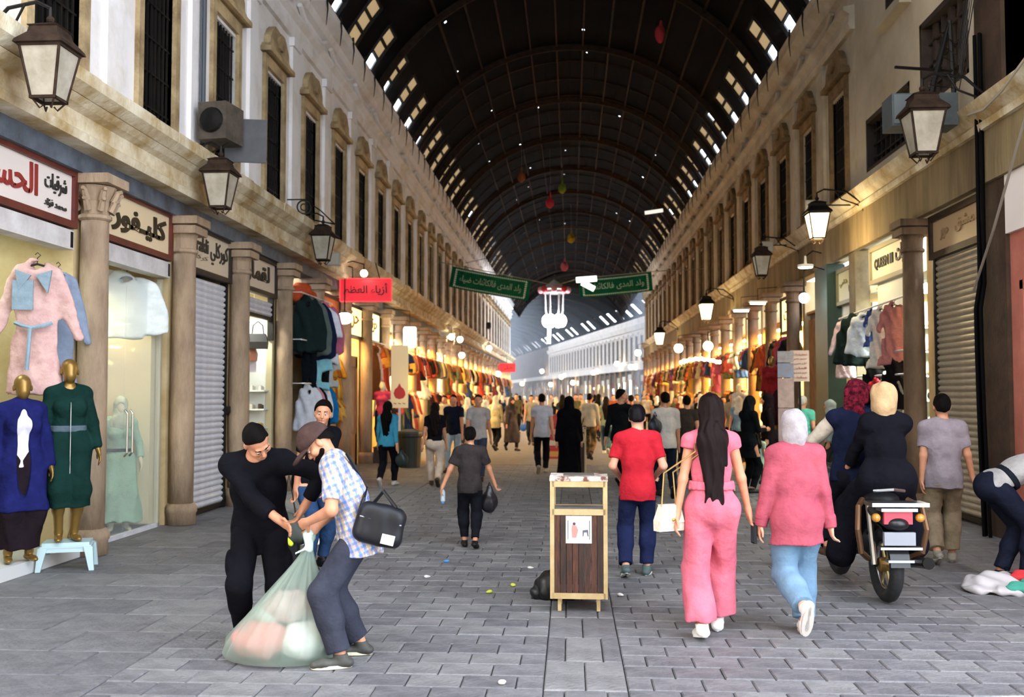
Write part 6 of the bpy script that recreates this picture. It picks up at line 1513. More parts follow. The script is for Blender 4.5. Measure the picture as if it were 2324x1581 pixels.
# man in the checked shirt
cp = Vector((at(812, 900, 6.28).x, 6.28, 0)); cr = R(98)
q = loc_pts((cp, cr), [at(700, 1183, 6.12), at(722, 1192, 6.30), at(772, 1498, 6.1), at(818, 1470, 6.42), at(814, 1220, 6.28)])
J = skeleton(h=1.58, pel=(q[4].x, q[4].y, .80), lf=(q[2].x, q[2].y, 0), rf=(q[3].x, q[3].y, 0), lean=24, lh=tuple(q[0]), rh=tuple(q[1]), head=(38, 6), lpole=(-.9, -.6, -.3), rpole=(.6, -.5, -.6), build=1.08, fyaw=(10, -5))
o = person('man in a blue and tan checked shirt and cap gathering the sack', cp, cr, J)
put(mk_body(J, .0062, (1.25, 1.25), True, False), 'body', SKIN, o)
def plaid():
    m = bpy.data.materials.new('checked_cloth'); m.use_nodes = True; nt = m.node_tree; n = nt.nodes; L = nt.links; b = n['Principled BSDF']; b.inputs['Roughness'].default_value = .9; b.inputs['Specular IOR Level'].default_value = .15
    tc = n.new('ShaderNodeTexCoord'); prev = None
    mp = n.new('ShaderNodeMapping'); mp.inputs['Rotation'].default_value = (R(24), 0, 0); L.new(tc.outputs['Object'], mp.inputs[0])
    base = lin('#dfe0e0')
    for ax, sc_, col, lo_, ph in (('X', 9.0, '#4a68a8', .62, 0), ('Z', 9.0, '#4a68a8', .62, 0), ('X', 9.0, '#b89a72', .8, 2.2), ('Z', 9.0, '#b89a72', .8, 2.2), ('Y', 9.0, '#4a68a8', .62, 0), ('Y', 9.0, '#b89a72', .8, 2.2)):
        wv = n.new('ShaderNodeTexWave'); wv.bands_direction = ax; wv.inputs['Scale'].default_value = sc_ / 1.2; wv.inputs['Distortion'].default_value = .6; wv.inputs['Detail'].default_value = 1; wv.inputs['Phase Offset'].default_value = ph
        L.new(mp.outputs[0], wv.inputs[0]); mr = n.new('ShaderNodeMapRange'); mr.inputs[1].default_value = lo_; mr.inputs[2].default_value = lo_ + .1; mr.inputs[4].default_value = .6; L.new(wv.outputs['Fac'], mr.inputs[0])
        mx = n.new('ShaderNodeMix'); mx.data_type = 'RGBA'; L.new(mr.outputs[0], mx.inputs[0])
        if prev is None: mx.inputs[6].default_value = base + (1,)
        else: L.new(prev, mx.inputs[6])
        mx.inputs[7].default_value = lin(col) + (1,); prev = mx.outputs[2]
    L.new(prev, b.inputs['Base Color']); return m
PLAID = plaid()
put(shirt(J, .0072, .8, -.13, .024, .04, .008, fr=34), 'checked_shirt', PLAID, o)
put(trousers(J, .0075, 1.94, .014, .036, .028, .008, top=.04), 'trousers', cloth('#3a3c48', '#2c2e38', scale=5), o)
put(hair_short(J, .007, .006, .0), 'hair', HAIR, o); face_bits(J, o)
P = lambda x, y, z: J.head + (J.rh_ * x + J.fh * y + J.uh * z) * J.s
Mh = np.stack([J.rh_, J.fh, J.uh]).T
S = SDF(.006); S.ell(P(0, .0, .05), (.098, .115, .105), Mh, .02); S.cut(P(0, 0, .03), -J.uh); CAPC = cloth('#4c3a36', '#3a2c2a'); cp_ = put(S, 'cap', CAPC, o)
S = SDF(.005); S.ell(P(0, .125, .028), (.082, .095, .022), Mh, .01); S.carve(P(0, .10, -.01), (.1, .12, .04), Mh); S.cut(P(0, .07, 0), -J.fh); put(S, 'cap_peak', CAPC, cp_)
S = SDF(.004); S.ell(P(.085, .06, .075), (.006, .022, .012), Mh, .01); put(S, 'cap_emblem', mat('#b8aca4'), cp_)
S = SDF(.005); S.ell(P(0, .07, -.075), (.05, .04, .035), Mh, .02); S.cone(P(-.06, .02, -.05), P(-.03, .07, -.08), .016, .02, .02); S.cone(P(.06, .02, -.05), P(.03, .07, -.08), .016, .02, .02); S.carve(P(0, .1, -.04), (.03, .04, .02), Mh); put(S, 'beard', HAIR, o)
for i in (0, 1): shoe(J, i, .006, mat('#4a4a44', .7, '#343430', 10), o, mat('#d8cfb4', .6))
CHK = J
Mw = Matrix.Translation(cp) @ Matrix.Rotation(cr, 4, 'Z')
# crossbody bag
bc = at(862, 1190, 6.12); bg = thing('crossbody_bag', 'black crossbody bag hanging at the checked man\'s back', 'bag', bc, R(8))
S = SDF(.007); S.ell((0, 0, 0), (.13, .06, .12), None, .03); S.cone((-.09, 0, .075), (.09, 0, .075), .04, .04, .05); S.cone((-.1, 0, -.075), (.1, 0, -.075), .045, .045, .05); S.cone((-.1, 0, .06), (-.1, 0, -.06), .042, .045, .05); S.cone((.1, 0, .06), (.1, 0, -.06), .042, .045, .05); S.folds(.003, 50); bb = put(S, 'bag_body', mat('#16171e', .45, '#0e0f14', 6, (.3, .7), spec=.3), bg); bb.rotation_euler.y = R(14)
MB().box(.03, .11, -.064, -.056, -.1, -.04).build('white_patch', mat('#e6e2da', .7), bb); MB().tube([(-.13, -.05, .03), (.13, -.05, .03)], .005, 6).build('zip', mat('#8a8a90', .4, metal=.8), bb)
sh_ = Mw @ Vector(tuple(J.shr + J.rt * -.04 + NV(0, 0, .075))); iv = bg.location
MB().tube([(-.12, 0, .1), (-.1, .02, .16), tuple(Mw @ Vector(tuple(J.chest - J.f1 * .15)) - iv), tuple(Mw @ Vector(tuple(J.neck - J.f2 * .12 - J.rt * .06)) - iv)], .012, 6).tube([(.1, .0, .1), (.02, .05, .2), tuple(Mw @ Vector(tuple(J.waist - J.f1 * .15)) - iv)], .012, 6).build('strap', LEATHER, bg)
# man behind, in black with jeans
g3 = Vector((at(716, 900, 9.6).x, 9.6, 0)); r3 = R(-130)
q = loc_pts((g3, r3), [at(668, 1128, 9.5), at(735, 1130, 9.4)])
J = skeleton(h=1.66, lean=24, pel=(0, -.08, .86), lf=(-.1, 0, 0), rf=(.12, .08, 0), rh=tuple(q[0]), lh=tuple(q[1]), head=(-4, -40))
o = person('dark-haired man in a black t-shirt and jeans stooping behind the checked man', g3, r3, J)
put(mk_body(J, .0085, (.5, .5), True, False), 'body', SKIN, o); face_bits(J, o); put(shirt(J, .009, .6, -.1, .02), 'shirt', BLK, o); put(trousers(J, .009, 1.95, .016, .02, top=-.07), 'jeans', cloth('#2c4466', '#223654'), o); put(hair_short(J, .008, .015, -.01), 'hair', HAIR, o)
for i in (0, 1): shoe(J, i, .008, LEATHER, o)
vst = thing('hi_vis_bag', 'lime yellow and black bag behind the man in black', 'bag', (g3.x - .22, g3.y - .12, .28), 0); S = SDF(.012); S.ell((0, 0, .1), (.14, .1, .16)).ell((.1, 0, .05), (.1, .08, .1)); S.folds(.01, 40); put(S, 'fabric', mat('#3a3f3a', .7), vst)
S = SDF(.01); S.cone((-.1, -.09, .3), (-.06, -.12, .1), .02, .02); S.cone((-.06, -.12, .1), (.06, -.12, -.02), .02, .025); put(S, 'lime_strap', mat('#c8e02a', .6, emit=.05), vst)
MB().tube([(-.08, 0, .2), (0, 0, .62), (.08, 0, .2)], .01, 6).build('handle', LEATHER, vst); MB().box(-.1, .1, -.06, .06, -.28, 0).build('bottom', LEATHER, vst)
# ------------------------------------------------------------------ the translucent sack and what is in it
b0, b1 = at(528, 1490, 6.35), at(760, 1500, 6.15); tp = at(703, 1232, 6.2)
cx, cy_ = (b0.x + b1.x) / 2, 6.27
sk = thing('clothes_sack', 'big translucent white green sack of clothes held up by two men', 'sack', (cx, cy_, 0), 0)
def sack_shell():
    rs = []; n = 72; T = Vector((tp.x - cx, tp.y - cy_, tp.z)); prof = [(0, .0), (.0, .72), (.02, .93), (.08, 1.0), (.17, .97), (.3, .82), (.45, .63), (.6, .45), (.74, .29), (.86, .16), (.94, .085), (1.0, .055), (1.04, .075), (1.075, .06)]
    for k, (t, w_) in enumerate(prof):
        ring = []
        for j in range(n):
            a = 2 * math.pi * j / n; left = max(0, -math.cos(a)); pl = 1 + (.02 + .2 * min(1, t * 1.6)) * (math.sin(a * 17 + 3 * t) * .6 + math.sin(a * 29 + 1) * .4) * (1 if t > .1 else .3)
            rx, ry = .335 * (1 + .2 * left ** 2 * (1 - t)), .25
            ring.append((T.x * t ** 1.15 + w_ * rx * pl * math.cos(a), T.y * t + w_ * ry * pl * math.sin(a), T.z * t + .012 * math.sin(a * 5) * (1 if .05 < t < .3 else 0) + (.0 if t > 0 else .004)))
        rs.append(ring)
    return MB().rings(rs, True, True)
SACKM = mat('#c4d6ca', .55, '#aec6b8', 5, (.35, .65), alpha=.3, tl=.2, spec=.4, name='translucent_sack')
sack_shell().build('sack_film', SACKM, sk, smooth=True)
S = SDF(.01); S.cone((tp.x - cx, tp.y - cy_, tp.z - .04), (tp.x - cx - .01, tp.y - cy_, tp.z + .05), .022, .035); S.cone((tp.x - cx, tp.y - cy_ - .01, tp.z - .02), (tp.x - cx - .08, tp.y - cy_ - .03, tp.z - .06), .01, .008); put(S, 'gathered_neck', cloth('#c9dcd2'), sk)
for k, (x, y, z, rr, c, lb) in enumerate(((-.13, -.02, .13, (.19, .17, .115), '#e0958c', 'pale pink clothes bundle inside the translucent sack'), (.13, -.02, .13, (.14, .17, .115), '#efeae4', 'white clothes bundle inside the translucent sack'), (.02, .02, .33, (.16, .13, .1), '#d0b4ae', 'dusty rose clothes bundle inside the translucent sack'), (-.1, .03, .27, (.1, .1, .07), '#c8d4c8', 'pale green clothes bundle inside the translucent sack'))):
    u = thing('clothes_bundle', lb, 'clothes', (cx + x, cy_ + y, z), 0); S = SDF(.014); S.ell((0, 0, 0), rr).ell((.05, .02, .03), tuple(v * .7 for v in rr)); S.folds(.012, 40); put(S, 'cloth', cloth(c), u)
# ------------------------------------------------------------------ boy in dark grey with a bag
g4 = ground(1066, 1243)
J = skeleton(h=1.31, pel=(0, 0, .69), lf=(-.06, .12, 0), rf=(.06, -.1, .02), fp=(0, 15), lh=(-.3, .02, .66), rh=(.28, .16, .66), lean=2, build=.9, lpole=(-.6, -.8, 0), rpole=(1, -.4, .2))
o = person('small boy in a dark grey t-shirt and black trousers carrying a bag', (g4.x, g4.y), R(4), J)
put(mk_body(J, .0085, (.9, .8), True, False), 'body', SKIN, o); put(shirt(J, .0085, .7, -.09, .02, .028, .007), 'shirt', cloth('#3a3434', '#2a2626'), o); put(trousers(J, .0085, 1.88, .018, .016, top=-.06), 'trousers', cloth('#1a1b22', '#121318'), o); put(hair_short(J, .008, .012, -.02), 'hair', HAIR, o)
for i in (0, 1): shoe(J, i, .007, LEATHER, o)
u = thing('water_bottle', 'small plastic water bottle with a blue cap in the boy\'s hand', 'bottle', (g4.x - .3, g4.y + .03, .50), 0); MB().lathe([(.022, 0), (.026, .01), (.026, .1), (.012, .13), (.012, .14)], seg=12).build('bottle', mat('#cfdde4', .15, alpha=.6), u); MB().lathe([(.015, -.02), (.015, 0)], seg=10).build('cap', mat('#3a8ad0', .4), u)
u = thing('carrier_bag', 'black carrier bag hanging from the boy\'s arm', 'bag', (g4.x + .2, g4.y + .16, .48), R(15)); S = SDF(.01); S.ell((0, 0, .0), (.1, .06, .12)).cone((0, 0, .08), (0, 0, .16), .06, .03); S.folds(.008, 50); put(S, 'plastic', mat('#14141a', .35), u); MB().tube([(-.03, 0, .14), (0, 0, .22), (.03, 0, .14)], .008, 6).build('handle', LEATHER, u)
# ------------------------------------------------------------------ youth in the grey t-shirt by the tan shutter
g5 = ground(2146, 1278)
J = skeleton(h=1.66, pel=(0, 0, .885), lf=(-.09, -.12, .04), rf=(.08, .14, 0), fp=(25, 0), rh=(.29, .1, .80), lh=(-.2, .02, .82), lean=1, build=.95)
o = person('youth in a grey t-shirt and khaki trousers passing the tan shutter', (g5.x, g5.y), R(-12), J)
put(mk_body(J, .008, (.5, .5), True, False), 'body', SKIN, o); put(shirt(J, .008, .7, -.14, .026, .04, .008), 'shirt', cloth('#948a90', '#7e747a', scale=6), o); put(trousers(J, .008, 1.9, .026, .036, .028, .01, top=-.11), 'trousers', cloth('#8f7f68', '#74664f'), o); put(hair_short(J, .0075, .012, -.03), 'hair', HAIR, o)
for i in (0, 1): shoe(J, i, .007, mat('#8a8478', .7), o, mat('#c4bcae', .7))
# ------------------------------------------------------------------ man bending over a sack at the corner post
g6 = Vector((at(2285, 900, 9.2).x, 9.2, 0)); r6 = R(-92)
J = skeleton(h=1.72, lean=82, pel=(0, -.12, .86), lf=(-.1, -.05, 0), rf=(.1, .1, 0), lh=(-.12, .75, .45), rh=(.1, .72, .5), head=(20, 0))
o = person('man in a grey striped shirt and dark jeans bending down by the post', g6, r6, J)
put(mk_body(J, .0095, (.8, .8), True, False), 'body', SKIN, o); put(shirt(J, .009, .7, .0, .024, None, .008), 'shirt', cloth('#a8a6a4', '#8e8c8c'), o); put(trousers(J, .009, 1.95, .024, .03), 'jeans', cloth('#1c2030', '#141722'), o); put(hair_short(J, .009), 'hair', HAIR, o)
S = SDF(.009); S.cone(J.pel + J.u1 * .11, J.pel + J.u1 * .14, .175, .176, .01, .72, J.f1); S.cut(J.pel + J.u1 * .15, J.u1); S.cut(J.pel + J.u1 * .1, -J.u1); put(S, 'shirt_stripe', cloth('#1c2028'), o)
for i in (0, 1): shoe(J, i, .008, LEATHER, o)
gs = ground(2290, 1345)
u = thing('ground_sheet', 'white plastic sack spread open on the paving with clothes', 'sack', (gs.x + .05, gs.y + .1, 0), R(10)); S = SDF(.015); S.ell((0, 0, .03), (.42, .25, .06)).ell((-.1, .05, .06), (.25, .2, .09)); S.cut((0, 0, .002), (0, 0, -1)); S.folds(.02, 35); put(S, 'plastic', mat('#b9b4b6', .5), u)
for k, (x, y, z, c, lb) in enumerate(((.12, -.05, .13, '#c23a3e', 'red garment lying on the white sack'), (.02, -.2, .06, '#4a9a88', 'green garment lying beside the white sack'), (.3, .05, .13, '#3a5aa0', 'blue garment lying on the white sack'))):
    w_ = thing('crumpled_garment', lb, 'garment', (gs.x + x + .05, gs.y + y + .1, z), 0); S = SDF(.012); S.ell((0, 0, 0), (.13, .09, .05)).ell((.06, .03, .02), (.07, .06, .05)); S.folds(.014, 55); put(S, 'cloth', cloth(c), w_)
# ================================================================== motorcycle and its riders
gm = ground(2012, 1366); MX, MY = gm.x, gm.y; MR = R(2)
mo = thing('motorcycle', 'black motorcycle with chrome rear rack carrying two riders', 'motorcycle', (MX, MY, 0), MR)
CHR = mat('#b4b6b8', .28, metal=1, name='chrome'); BLKP = mat('#16161a', .35, name='black_paint'); RUB = mat('#121212', .8, '#1f1f1f', 30, (.4, .6), name='tyre_rubber'); BRASS = mat('#6a4c34', .4, metal=.6, name='brown_bar')
def wheel(y, par):
    w_ = obj('wheel', None, None, par, (0, y, .3)); MB().torus((0, 0, 0), .245, .055, 'x', 36, 10).build('tyre', RUB, w_, smooth=True); MB().torus((0, 0, 0), .19, .018, 'x', 32, 8).build('rim', CHR, w_, smooth=True)
    MB().lathe([(.05, -.06), (.06, -.05), (.06, .05), (.05, .06)], seg=14, M=Matrix.Rotation(math.pi / 2, 3, 'Y')).build('hub', mat('#8a6a3a', .4, metal=.7), w_)
    b = MB()
    for k in range(6): a = math.pi * k / 3; b.tube([(0, .05 * math.cos(a), .05 * math.sin(a)), (0, .19 * math.cos(a), .19 * math.sin(a))], .012, 6)
    b.build('spokes', mat('#9a8a5a', .4, metal=.7), w_)
wheel(0, mo); wheel(1.25, mo)
S = SDF(.014); S.cone((0, .05, .82), (0, .75, .8), .13, .13, .03, .5, (0, 0, 1)); put(S, 'seat', LEATHER, mo)
S = SDF(.014); S.ell((0, .95, .86), (.14, .24, .13)); put(S, 'fuel_tank', BLKP, mo)
S = SDF(.014); S.cone((0, .55, .45), (0, .8, .42), .15, .16, .03); S.cone((0, .4, .6), (0, 1.0, .65), .06, .05); put(S, 'engine', mat('#2a2a2c', .4, metal=.6), mo)
S = SDF(.012); S.cone((0, -.24, .66), (0, .1, .78), .1, .12, .02, .6, (0, 0, 1)); put(S, 'tail_fairing', BLKP, mo)
rs = [[(x * w_, .0 + .335 * math.cos(a) * 1.0, .3 + .335 * math.sin(a)) for x, w_ in ((-1, .075), (1, .075))] + [(x * .07, .32 * math.cos(a), .3 + .32 * math.sin(a)) for x in (1, -1)] for a in [R(v) for v in range(40, 176, 9)]]
MB().rings(rs).build('rear_mudguard', BLKP, mo)
MB().box(-.11, .11, -.30, -.27, .66, .76).build('tail_light', mat('#b83848', .25, emit=.3), mo)
MB().box(-.14, .14, -.33, -.2, .76, .785).build('rear_rack', CHR, mo); MB().box(-.22, .22, -.36, -.16, .80, .83).build('rack_plate', CHR, mo)
MB().tube([(-.12, -.1, .9), (0, -.2, .92), (.12, -.1, .9)], .014, 8).build('grab_rail', CHR, mo)
MB().box(-.12, .12, -.33, -.29, .5, .6).build('number_plate', mat('#8f949c', .5), mo); MB().box(-.16, .16, -.36, -.28, .47, .49).build('plate_bar', CHR, mo); MB().box(-.1, .1, -.35, -.28, .37, .39).build('lower_bar', CHR, mo)
for s in (-1, 1):
    MB().tube([(s * .18, .0, .82), (s * .25, -.12, .78), (s * .27, -.16, .6), (s * .24, -.14, .42), (s * .16, -.05, .36)], .024, 8).build('crash_bar', BRASS, mo)
    MB().ball((s * .17, -.29, .71), .035, 10, 8).build('indicator', mat('#c88a3a', .3), mo); MB().tube([(s * .09, 0, .3), (s * .1, .1, .78)], .025, 8).build('shock_absorber', CHR, mo); MB().tube([(s * .08, 0, .3), (s * .1, .55, .4)], .022, 6).build('swing_arm', BLKP, mo)
    MB().tube([(s * .07, 1.25, .3), (s * .08, 1.08, .95)], .028, 8).build('fork_leg', CHR, mo); MB().tube([(0, 1.02, 1.0), (s * .2, .98, 1.05), (s * .38, .9, 1.04)], .014, 8).build('handlebar', CHR, mo); MB().tube([(s * .27, .9, 1.04), (s * .4, .88, 1.04)], .02, 8).build('grip', LEATHER, mo)
    MB().tube([(s * .12, .45, .3), (s * .28, .45, .3)], .018, 6).build('foot_peg', LEATHER, mo)
MB().tube([(.12, .7, .28), (.17, .3, .27), (.21, -.05, .33), (.22, -.3, .36)], .045, 12).build('exhaust', mat('#3a3836', .3, metal=.8), mo); MB().tube([(.22, -.3, .36), (.22, -.32, .361)], .047, 12).build('exhaust_tip', mat('#1c1a18', .6, spec=.1), mo)
S = SDF(.014); S.ell((0, 1.14, .98), (.12, .08, .1)); put(S, 'headlamp', BLKP, mo)
S = SDF(.016); S.cone((-.22, .75, .92), (-.3, .95, .98), .1, .09, .03); put(S, 'side_bag', mat('#1c1e26', .5), mo)
Mm = Matrix.Translation((MX, MY, 0)) @ Matrix.Rotation(MR, 4, 'Z')
def rider(label, y, xo, **k):
    p = Mm @ Vector((xo, y, 0)); J = skeleton(**k); return person(label, p, MR, J), J
ABAYA = cloth('#15151c', '#0e0e14', scale=4)
o, J = rider('motorcycle driver in a red headcloth, navy vest and white sleeves', .62, -.03, h=1.72, lean=10, slean=-4, pel=(0, 0, .98), lf=(-.26, -.05, .27), rf=(.26, -.05, .27), lh=(-.36, .36, 1.08), rh=(.36, .36, 1.08), head=(0, -14), build=1.12, lpole=(-1, -.3, -.2), rpole=(1, -.3, -.2))
put(mk_body(J, .0095, (1.1, 1.1), True, False), 'body', SKIN, o); put(shirt(J, .009, 1.9, -.03, .02), 'white_shirt', cloth('#c4b8a8', '#aca08e'), o); put(shirt(J, .009, .12, -.06, .032), 'vest', cloth('#171c33', '#101426'), o); put(trousers(J, .01, 1.9, .03, .03), 'trousers', ABAYA, o)
P = lambda x, y, z: J.head + (J.rh_ * x + J.fh * y + J.uh * z) * J.s; Mh = np.stack([J.rh_, J.fh, J.uh]).T
S = SDF(.0085); S.ell(P(0, -.01, .045), (.1, .12, .105), Mh, .02); S.cone(P(.08, .0, .05), P(.18, -.05, .05), .05, .03, .03); S.cone(P(-.03, -.08, .0), P(-.06, -.12, -.16), .06, .05, .03, .6, J.fh); S.cone(P(.04, -.09, .0), P(.03, -.12, -.13), .05, .05, .03, .6, J.fh); S.carve(P(0, .12, -.06), (.07, .08, .09), Mh); S.folds(.012, 60); put(S, 'headcloth', mat('#6a1a2a', .9, '#2c0a12', 30, (.4, .6), .5, 14, spec=.05), o)
for i in (0, 1): shoe(J, i, .009, mat('#4a3020', .6), o)
o, J = rider('woman passenger in a cream headscarf and long black abaya', .18, .08, h=1.62, fem=True, lean=3, pel=(0, 0, .99), lf=(-.3, .3, .22), rf=(.3, .22, .3), lh=(-.24, .42, .92), rh=(.12, .35, 1.0), head=(0, 10), build=.98, lpole=(-1, -.2, -.2))
put(mk_body(J, .0095, (.4, .8), True, False), 'body', SKIN, o)
S = SDF(.01); torso(S, J, .03); S.ell(J.pel + NV(0, .0, -.02), (.21, .18, .18), None, .05)
for i in (0, 1):
    A = SDF(.01); arm(A, J, i, .022, 1.78); S.cone(J.hips[i], J.knee[i], .15, .14, .05); S.cone(J.knee[i], J.ank[i] + NV(0, 0, .02), .14, .12, .05); p = J.elb[i] + (J.wr[i] - J.elb[i]) * .78; A.cut(p, unit(J.wr[i] - J.elb[i]), (p + unit(J.wr[i] - J.elb[i]) * .07, .08)); S.sub(A, .03)
S.cone((J.hips[0] + J.hips[1]) / 2, (J.knee[0] + J.knee[1]) / 2, .16, .13, .06); S.folds(.01, 30, (0, 0, .3)); put(S, 'abaya', ABAYA, o)
put(hijab(J, .0085, .05, .026, .04, True), 'headscarf', cloth('#c4a47c', '#b08f68', scale=8), o)
for i in (0, 1): shoe(J, i, .009, mat('#5a3a2c', .6), o)
# ================================================================== passers-by
W = R(180)
def bagg(o, label, kind, off, col):
    """a bag carried by person o; off is in the person's frame"""
    p = o.matrix_basis @ Vector(off); u = thing(kind, label, 'bag', p, o.rotation_euler.z)
    S = SDF(.018); S.ell((0, 0, -.12), (.12, .07, .14)).cone((0, 0, -.02), (0, 0, .06), .06, .02); S.folds(.01, 40); put(S, 'bag_body', mat(col, .4), u); MB().tube([(-.03, 0, .04), (0, 0, .12), (.03, 0, .04)], .01, 6).build('handle', LEATHER, u)
o, J = simple_person('woman in a blue denim jacket with long black hair', 878, 1103, 1.56, R(-8), '#3f8fae', '#15161c', 'woman', ph=-1, res=.011, sleeve=1.9, hem=-.1, shoes=mat('#c9c6c0', .6)); bagg(o, 'dark green plastic bag held by the woman in denim', 'carrier_bag', (.27, .05, .6), '#1a2a2c')
simple_person('woman in a black top and cream wide trousers with curly hair', 986, 1103, 1.54, R(4), '#16151c', '#d9c4b0', 'woman', HAIRB, 1, .011, sleeve=.6, hem=.02, shoes=mat('#3a2c24', .6))
simple_person('man in a pale grey t-shirt walking towards the boy', 1086, 1090, 1.68, W, '#b4aca8', '#3a3f52', 'man', ph=1, res=.012)
simple_person('bearded man in a navy printed t-shirt and pale jeans', 1030, 1070, 1.68, W - R(10), '#1a1f30', '#a8bac8', 'man', ph=-1, res=.013)
simple_person('woman in a cream hooded top and dark trousers', 1124, 1022, 1.66, R(-20), '#d8c48c', '#1c1d24', 'veiled', ph=1, res=.016, sleeve=1.9, hem=-.2, hemt='#d8cfb4')
simple_person('woman in a long grey patterned robe', 1160, 1022, 1.62, W + R(30), '#4a4240', '#3a3230', 'robe', ph=1, res=.017)
o, J = simple_person('man in a grey t-shirt carrying a bright blue bag', 1206, 1010, 1.68, W, '#9a9484', '#26303c', 'man', ph=1, res=.018); bagg(o, 'bright blue plastic bag carried in the crowd', 'carrier_bag', (.27, .05, .72), '#2a62b8')
simple_person('man in a white shirt and dark trousers walking away', 1230, 1074, 1.7, R(2), '#c4c4cc', '#15151c', 'man', ph=-1, res=.011, hem=-.12, shoes=mat('#9a958a', .6))
simple_person('woman in a full black chador', 1292, 1098, 1.64, R(0), '#0c0c10', '#0c0c10', 'chador', ph=1, res=.012)
simple_person('man in a cream shirt and khaki camouflage trousers', 1338, 1042, 1.72, R(-12), '#c9bfa4', mat('#7a6238', .9, '#3a3020', 9, (.45, .55)), 'man', ph=1, res=.016, sleeve=1.8, hem=-.05)
simple_person('woman in a pale green t-shirt with dark hair', 1376, 1030, 1.64, R(-6), '#a8b48e', '#4a6470', 'woman', HAIRB, 1, .017, shoes=mat('#d8d4c4', .6))
simple_person('tall man in a dark green black jacket looking aside', 1408, 1104, 1.78, R(-25), '#14171a', '#101114', 'man', ph=1, res=.011, sleeve=1.9, hem=-.1, pose=dict(head=(0, -50)))
simple_person('man in a red checked shirt', 1433, 1040, 1.68, R(0), mat('#c04438', .9, '#7a2420', 14, (.4, .6)), '#1c1c22', 'man', ph=-1, res=.015, sleeve=1.9)
o, J = simple_person('man in a cream shirt with a black shoulder bag', 1512, 1128, 1.72, R(4), '#cdc2b4', '#1f2430', 'man', ph=1, res=.0105, sleeve=.9, hem=-.1); bagg(o, 'black shoulder bag on the man in cream', 'shoulder_bag', (-.2, -.16, 1.28), '#14161e')
simple_person('man in a dark brown shirt with a strap', 1560, 1100, 1.66, R(-6), '#3a322c', '#2a2622', 'man', ph=-1, res=.012)
simple_person('woman in a black hooded coat looking at her phone', 1700, 1118, 1.64, R(-60), '#15181a', '#101214', 'veiled', ph=1, res=.011, sleeve=1.9, hem=-.3, hemt='#14171a', stand=True, pose=dict(lh=(-.1, .3, 1.1), rh=(.1, .3, 1.08), head=(18, 0)))
simple_person('small child in a pale green dress beside the hooded woman', 1722, 1112, 1.0, R(-30), '#a8bca8', '#3a4a48', 'woman', HAIRB, 1, .012, stand=True, hem=-.25)
simple_person('woman in a dark plum robe standing by the posters', 1746, 1098, 1.68, R(80), '#1a1216', '#1a1014', 'robe', res=.012, stand=True)
simple_person('grey-haired man in a turquoise shirt by the price board', 1824, 1100, 1.64, R(-30), '#5fb8a4', '#4a4a48', 'man', mat('#a8a49c', .6), 1, .011, stand=True)
simple_person('woman in a pale blue headscarf behind the motorcycle', 1888, 1100, 1.56, R(70), '#9ab0b8', '#3a3c40', 'veiled', res=.011, stand=True, sleeve=1.9, hemt='#bcd0d6')
cr_ = random.Random(33)
tops = [('white', '#d8d4cc'), ('navy', '#20283c'), ('olive', '#5a5a40'), ('maroon', '#6a2a2c'), ('grey', '#8a8684'), ('black', '#18181c'), ('beige', '#bfae90'), ('sky blue', '#7a9ab8'), ('rust', '#a8583a'), ('pink', '#c88a94')]
xs = [1100, 1140, 1172, 1190, 1252, 1262, 1318, 1358, 1392, 1418, 1468, 1478, 1534, 1546, 1580, 1590, 1662, 1676, 1112, 1180, 1218, 1276, 1306, 1350, 1446, 1490, 1010, 1060, 1640, 1600]
for k, px in enumerate(xs):
    Y = cr_.uniform(32, 62) if k < 26 else cr_.uniform(27, 36); Y = min(Y, 4.2 * FPX / max(1, abs(px - 1295))); nm, c = tops[k % 10]; bt_ = cr_.choice([('charcoal', '#1c1d24'), ('slate blue', '#2c3444'), ('khaki', '#4a4438'), ('black', '#15151a')]); kd = ['man', 'woman', 'man', 'veiled'][(k * 7) % 4 if k % 3 else k % 4]
    simple_person('%s in %s top and %s trousers %s, distant crowd' % ({'man': 'man', 'woman': 'long-haired woman', 'veiled': 'headscarfed woman'}[kd], nm, bt_[0], 'walking away' if k % 2 else 'coming this way'), px, 0, cr_.uniform(1.6, 1.76), (0 if k % 2 else W) + cr_.uniform(-.4, .4), c, bt_[1], kd, ph=cr_.choice([-1, 1]), res=.026, group='distant crowd', sleeve=cr_.choice([.6, 1.9]), Y=Y)
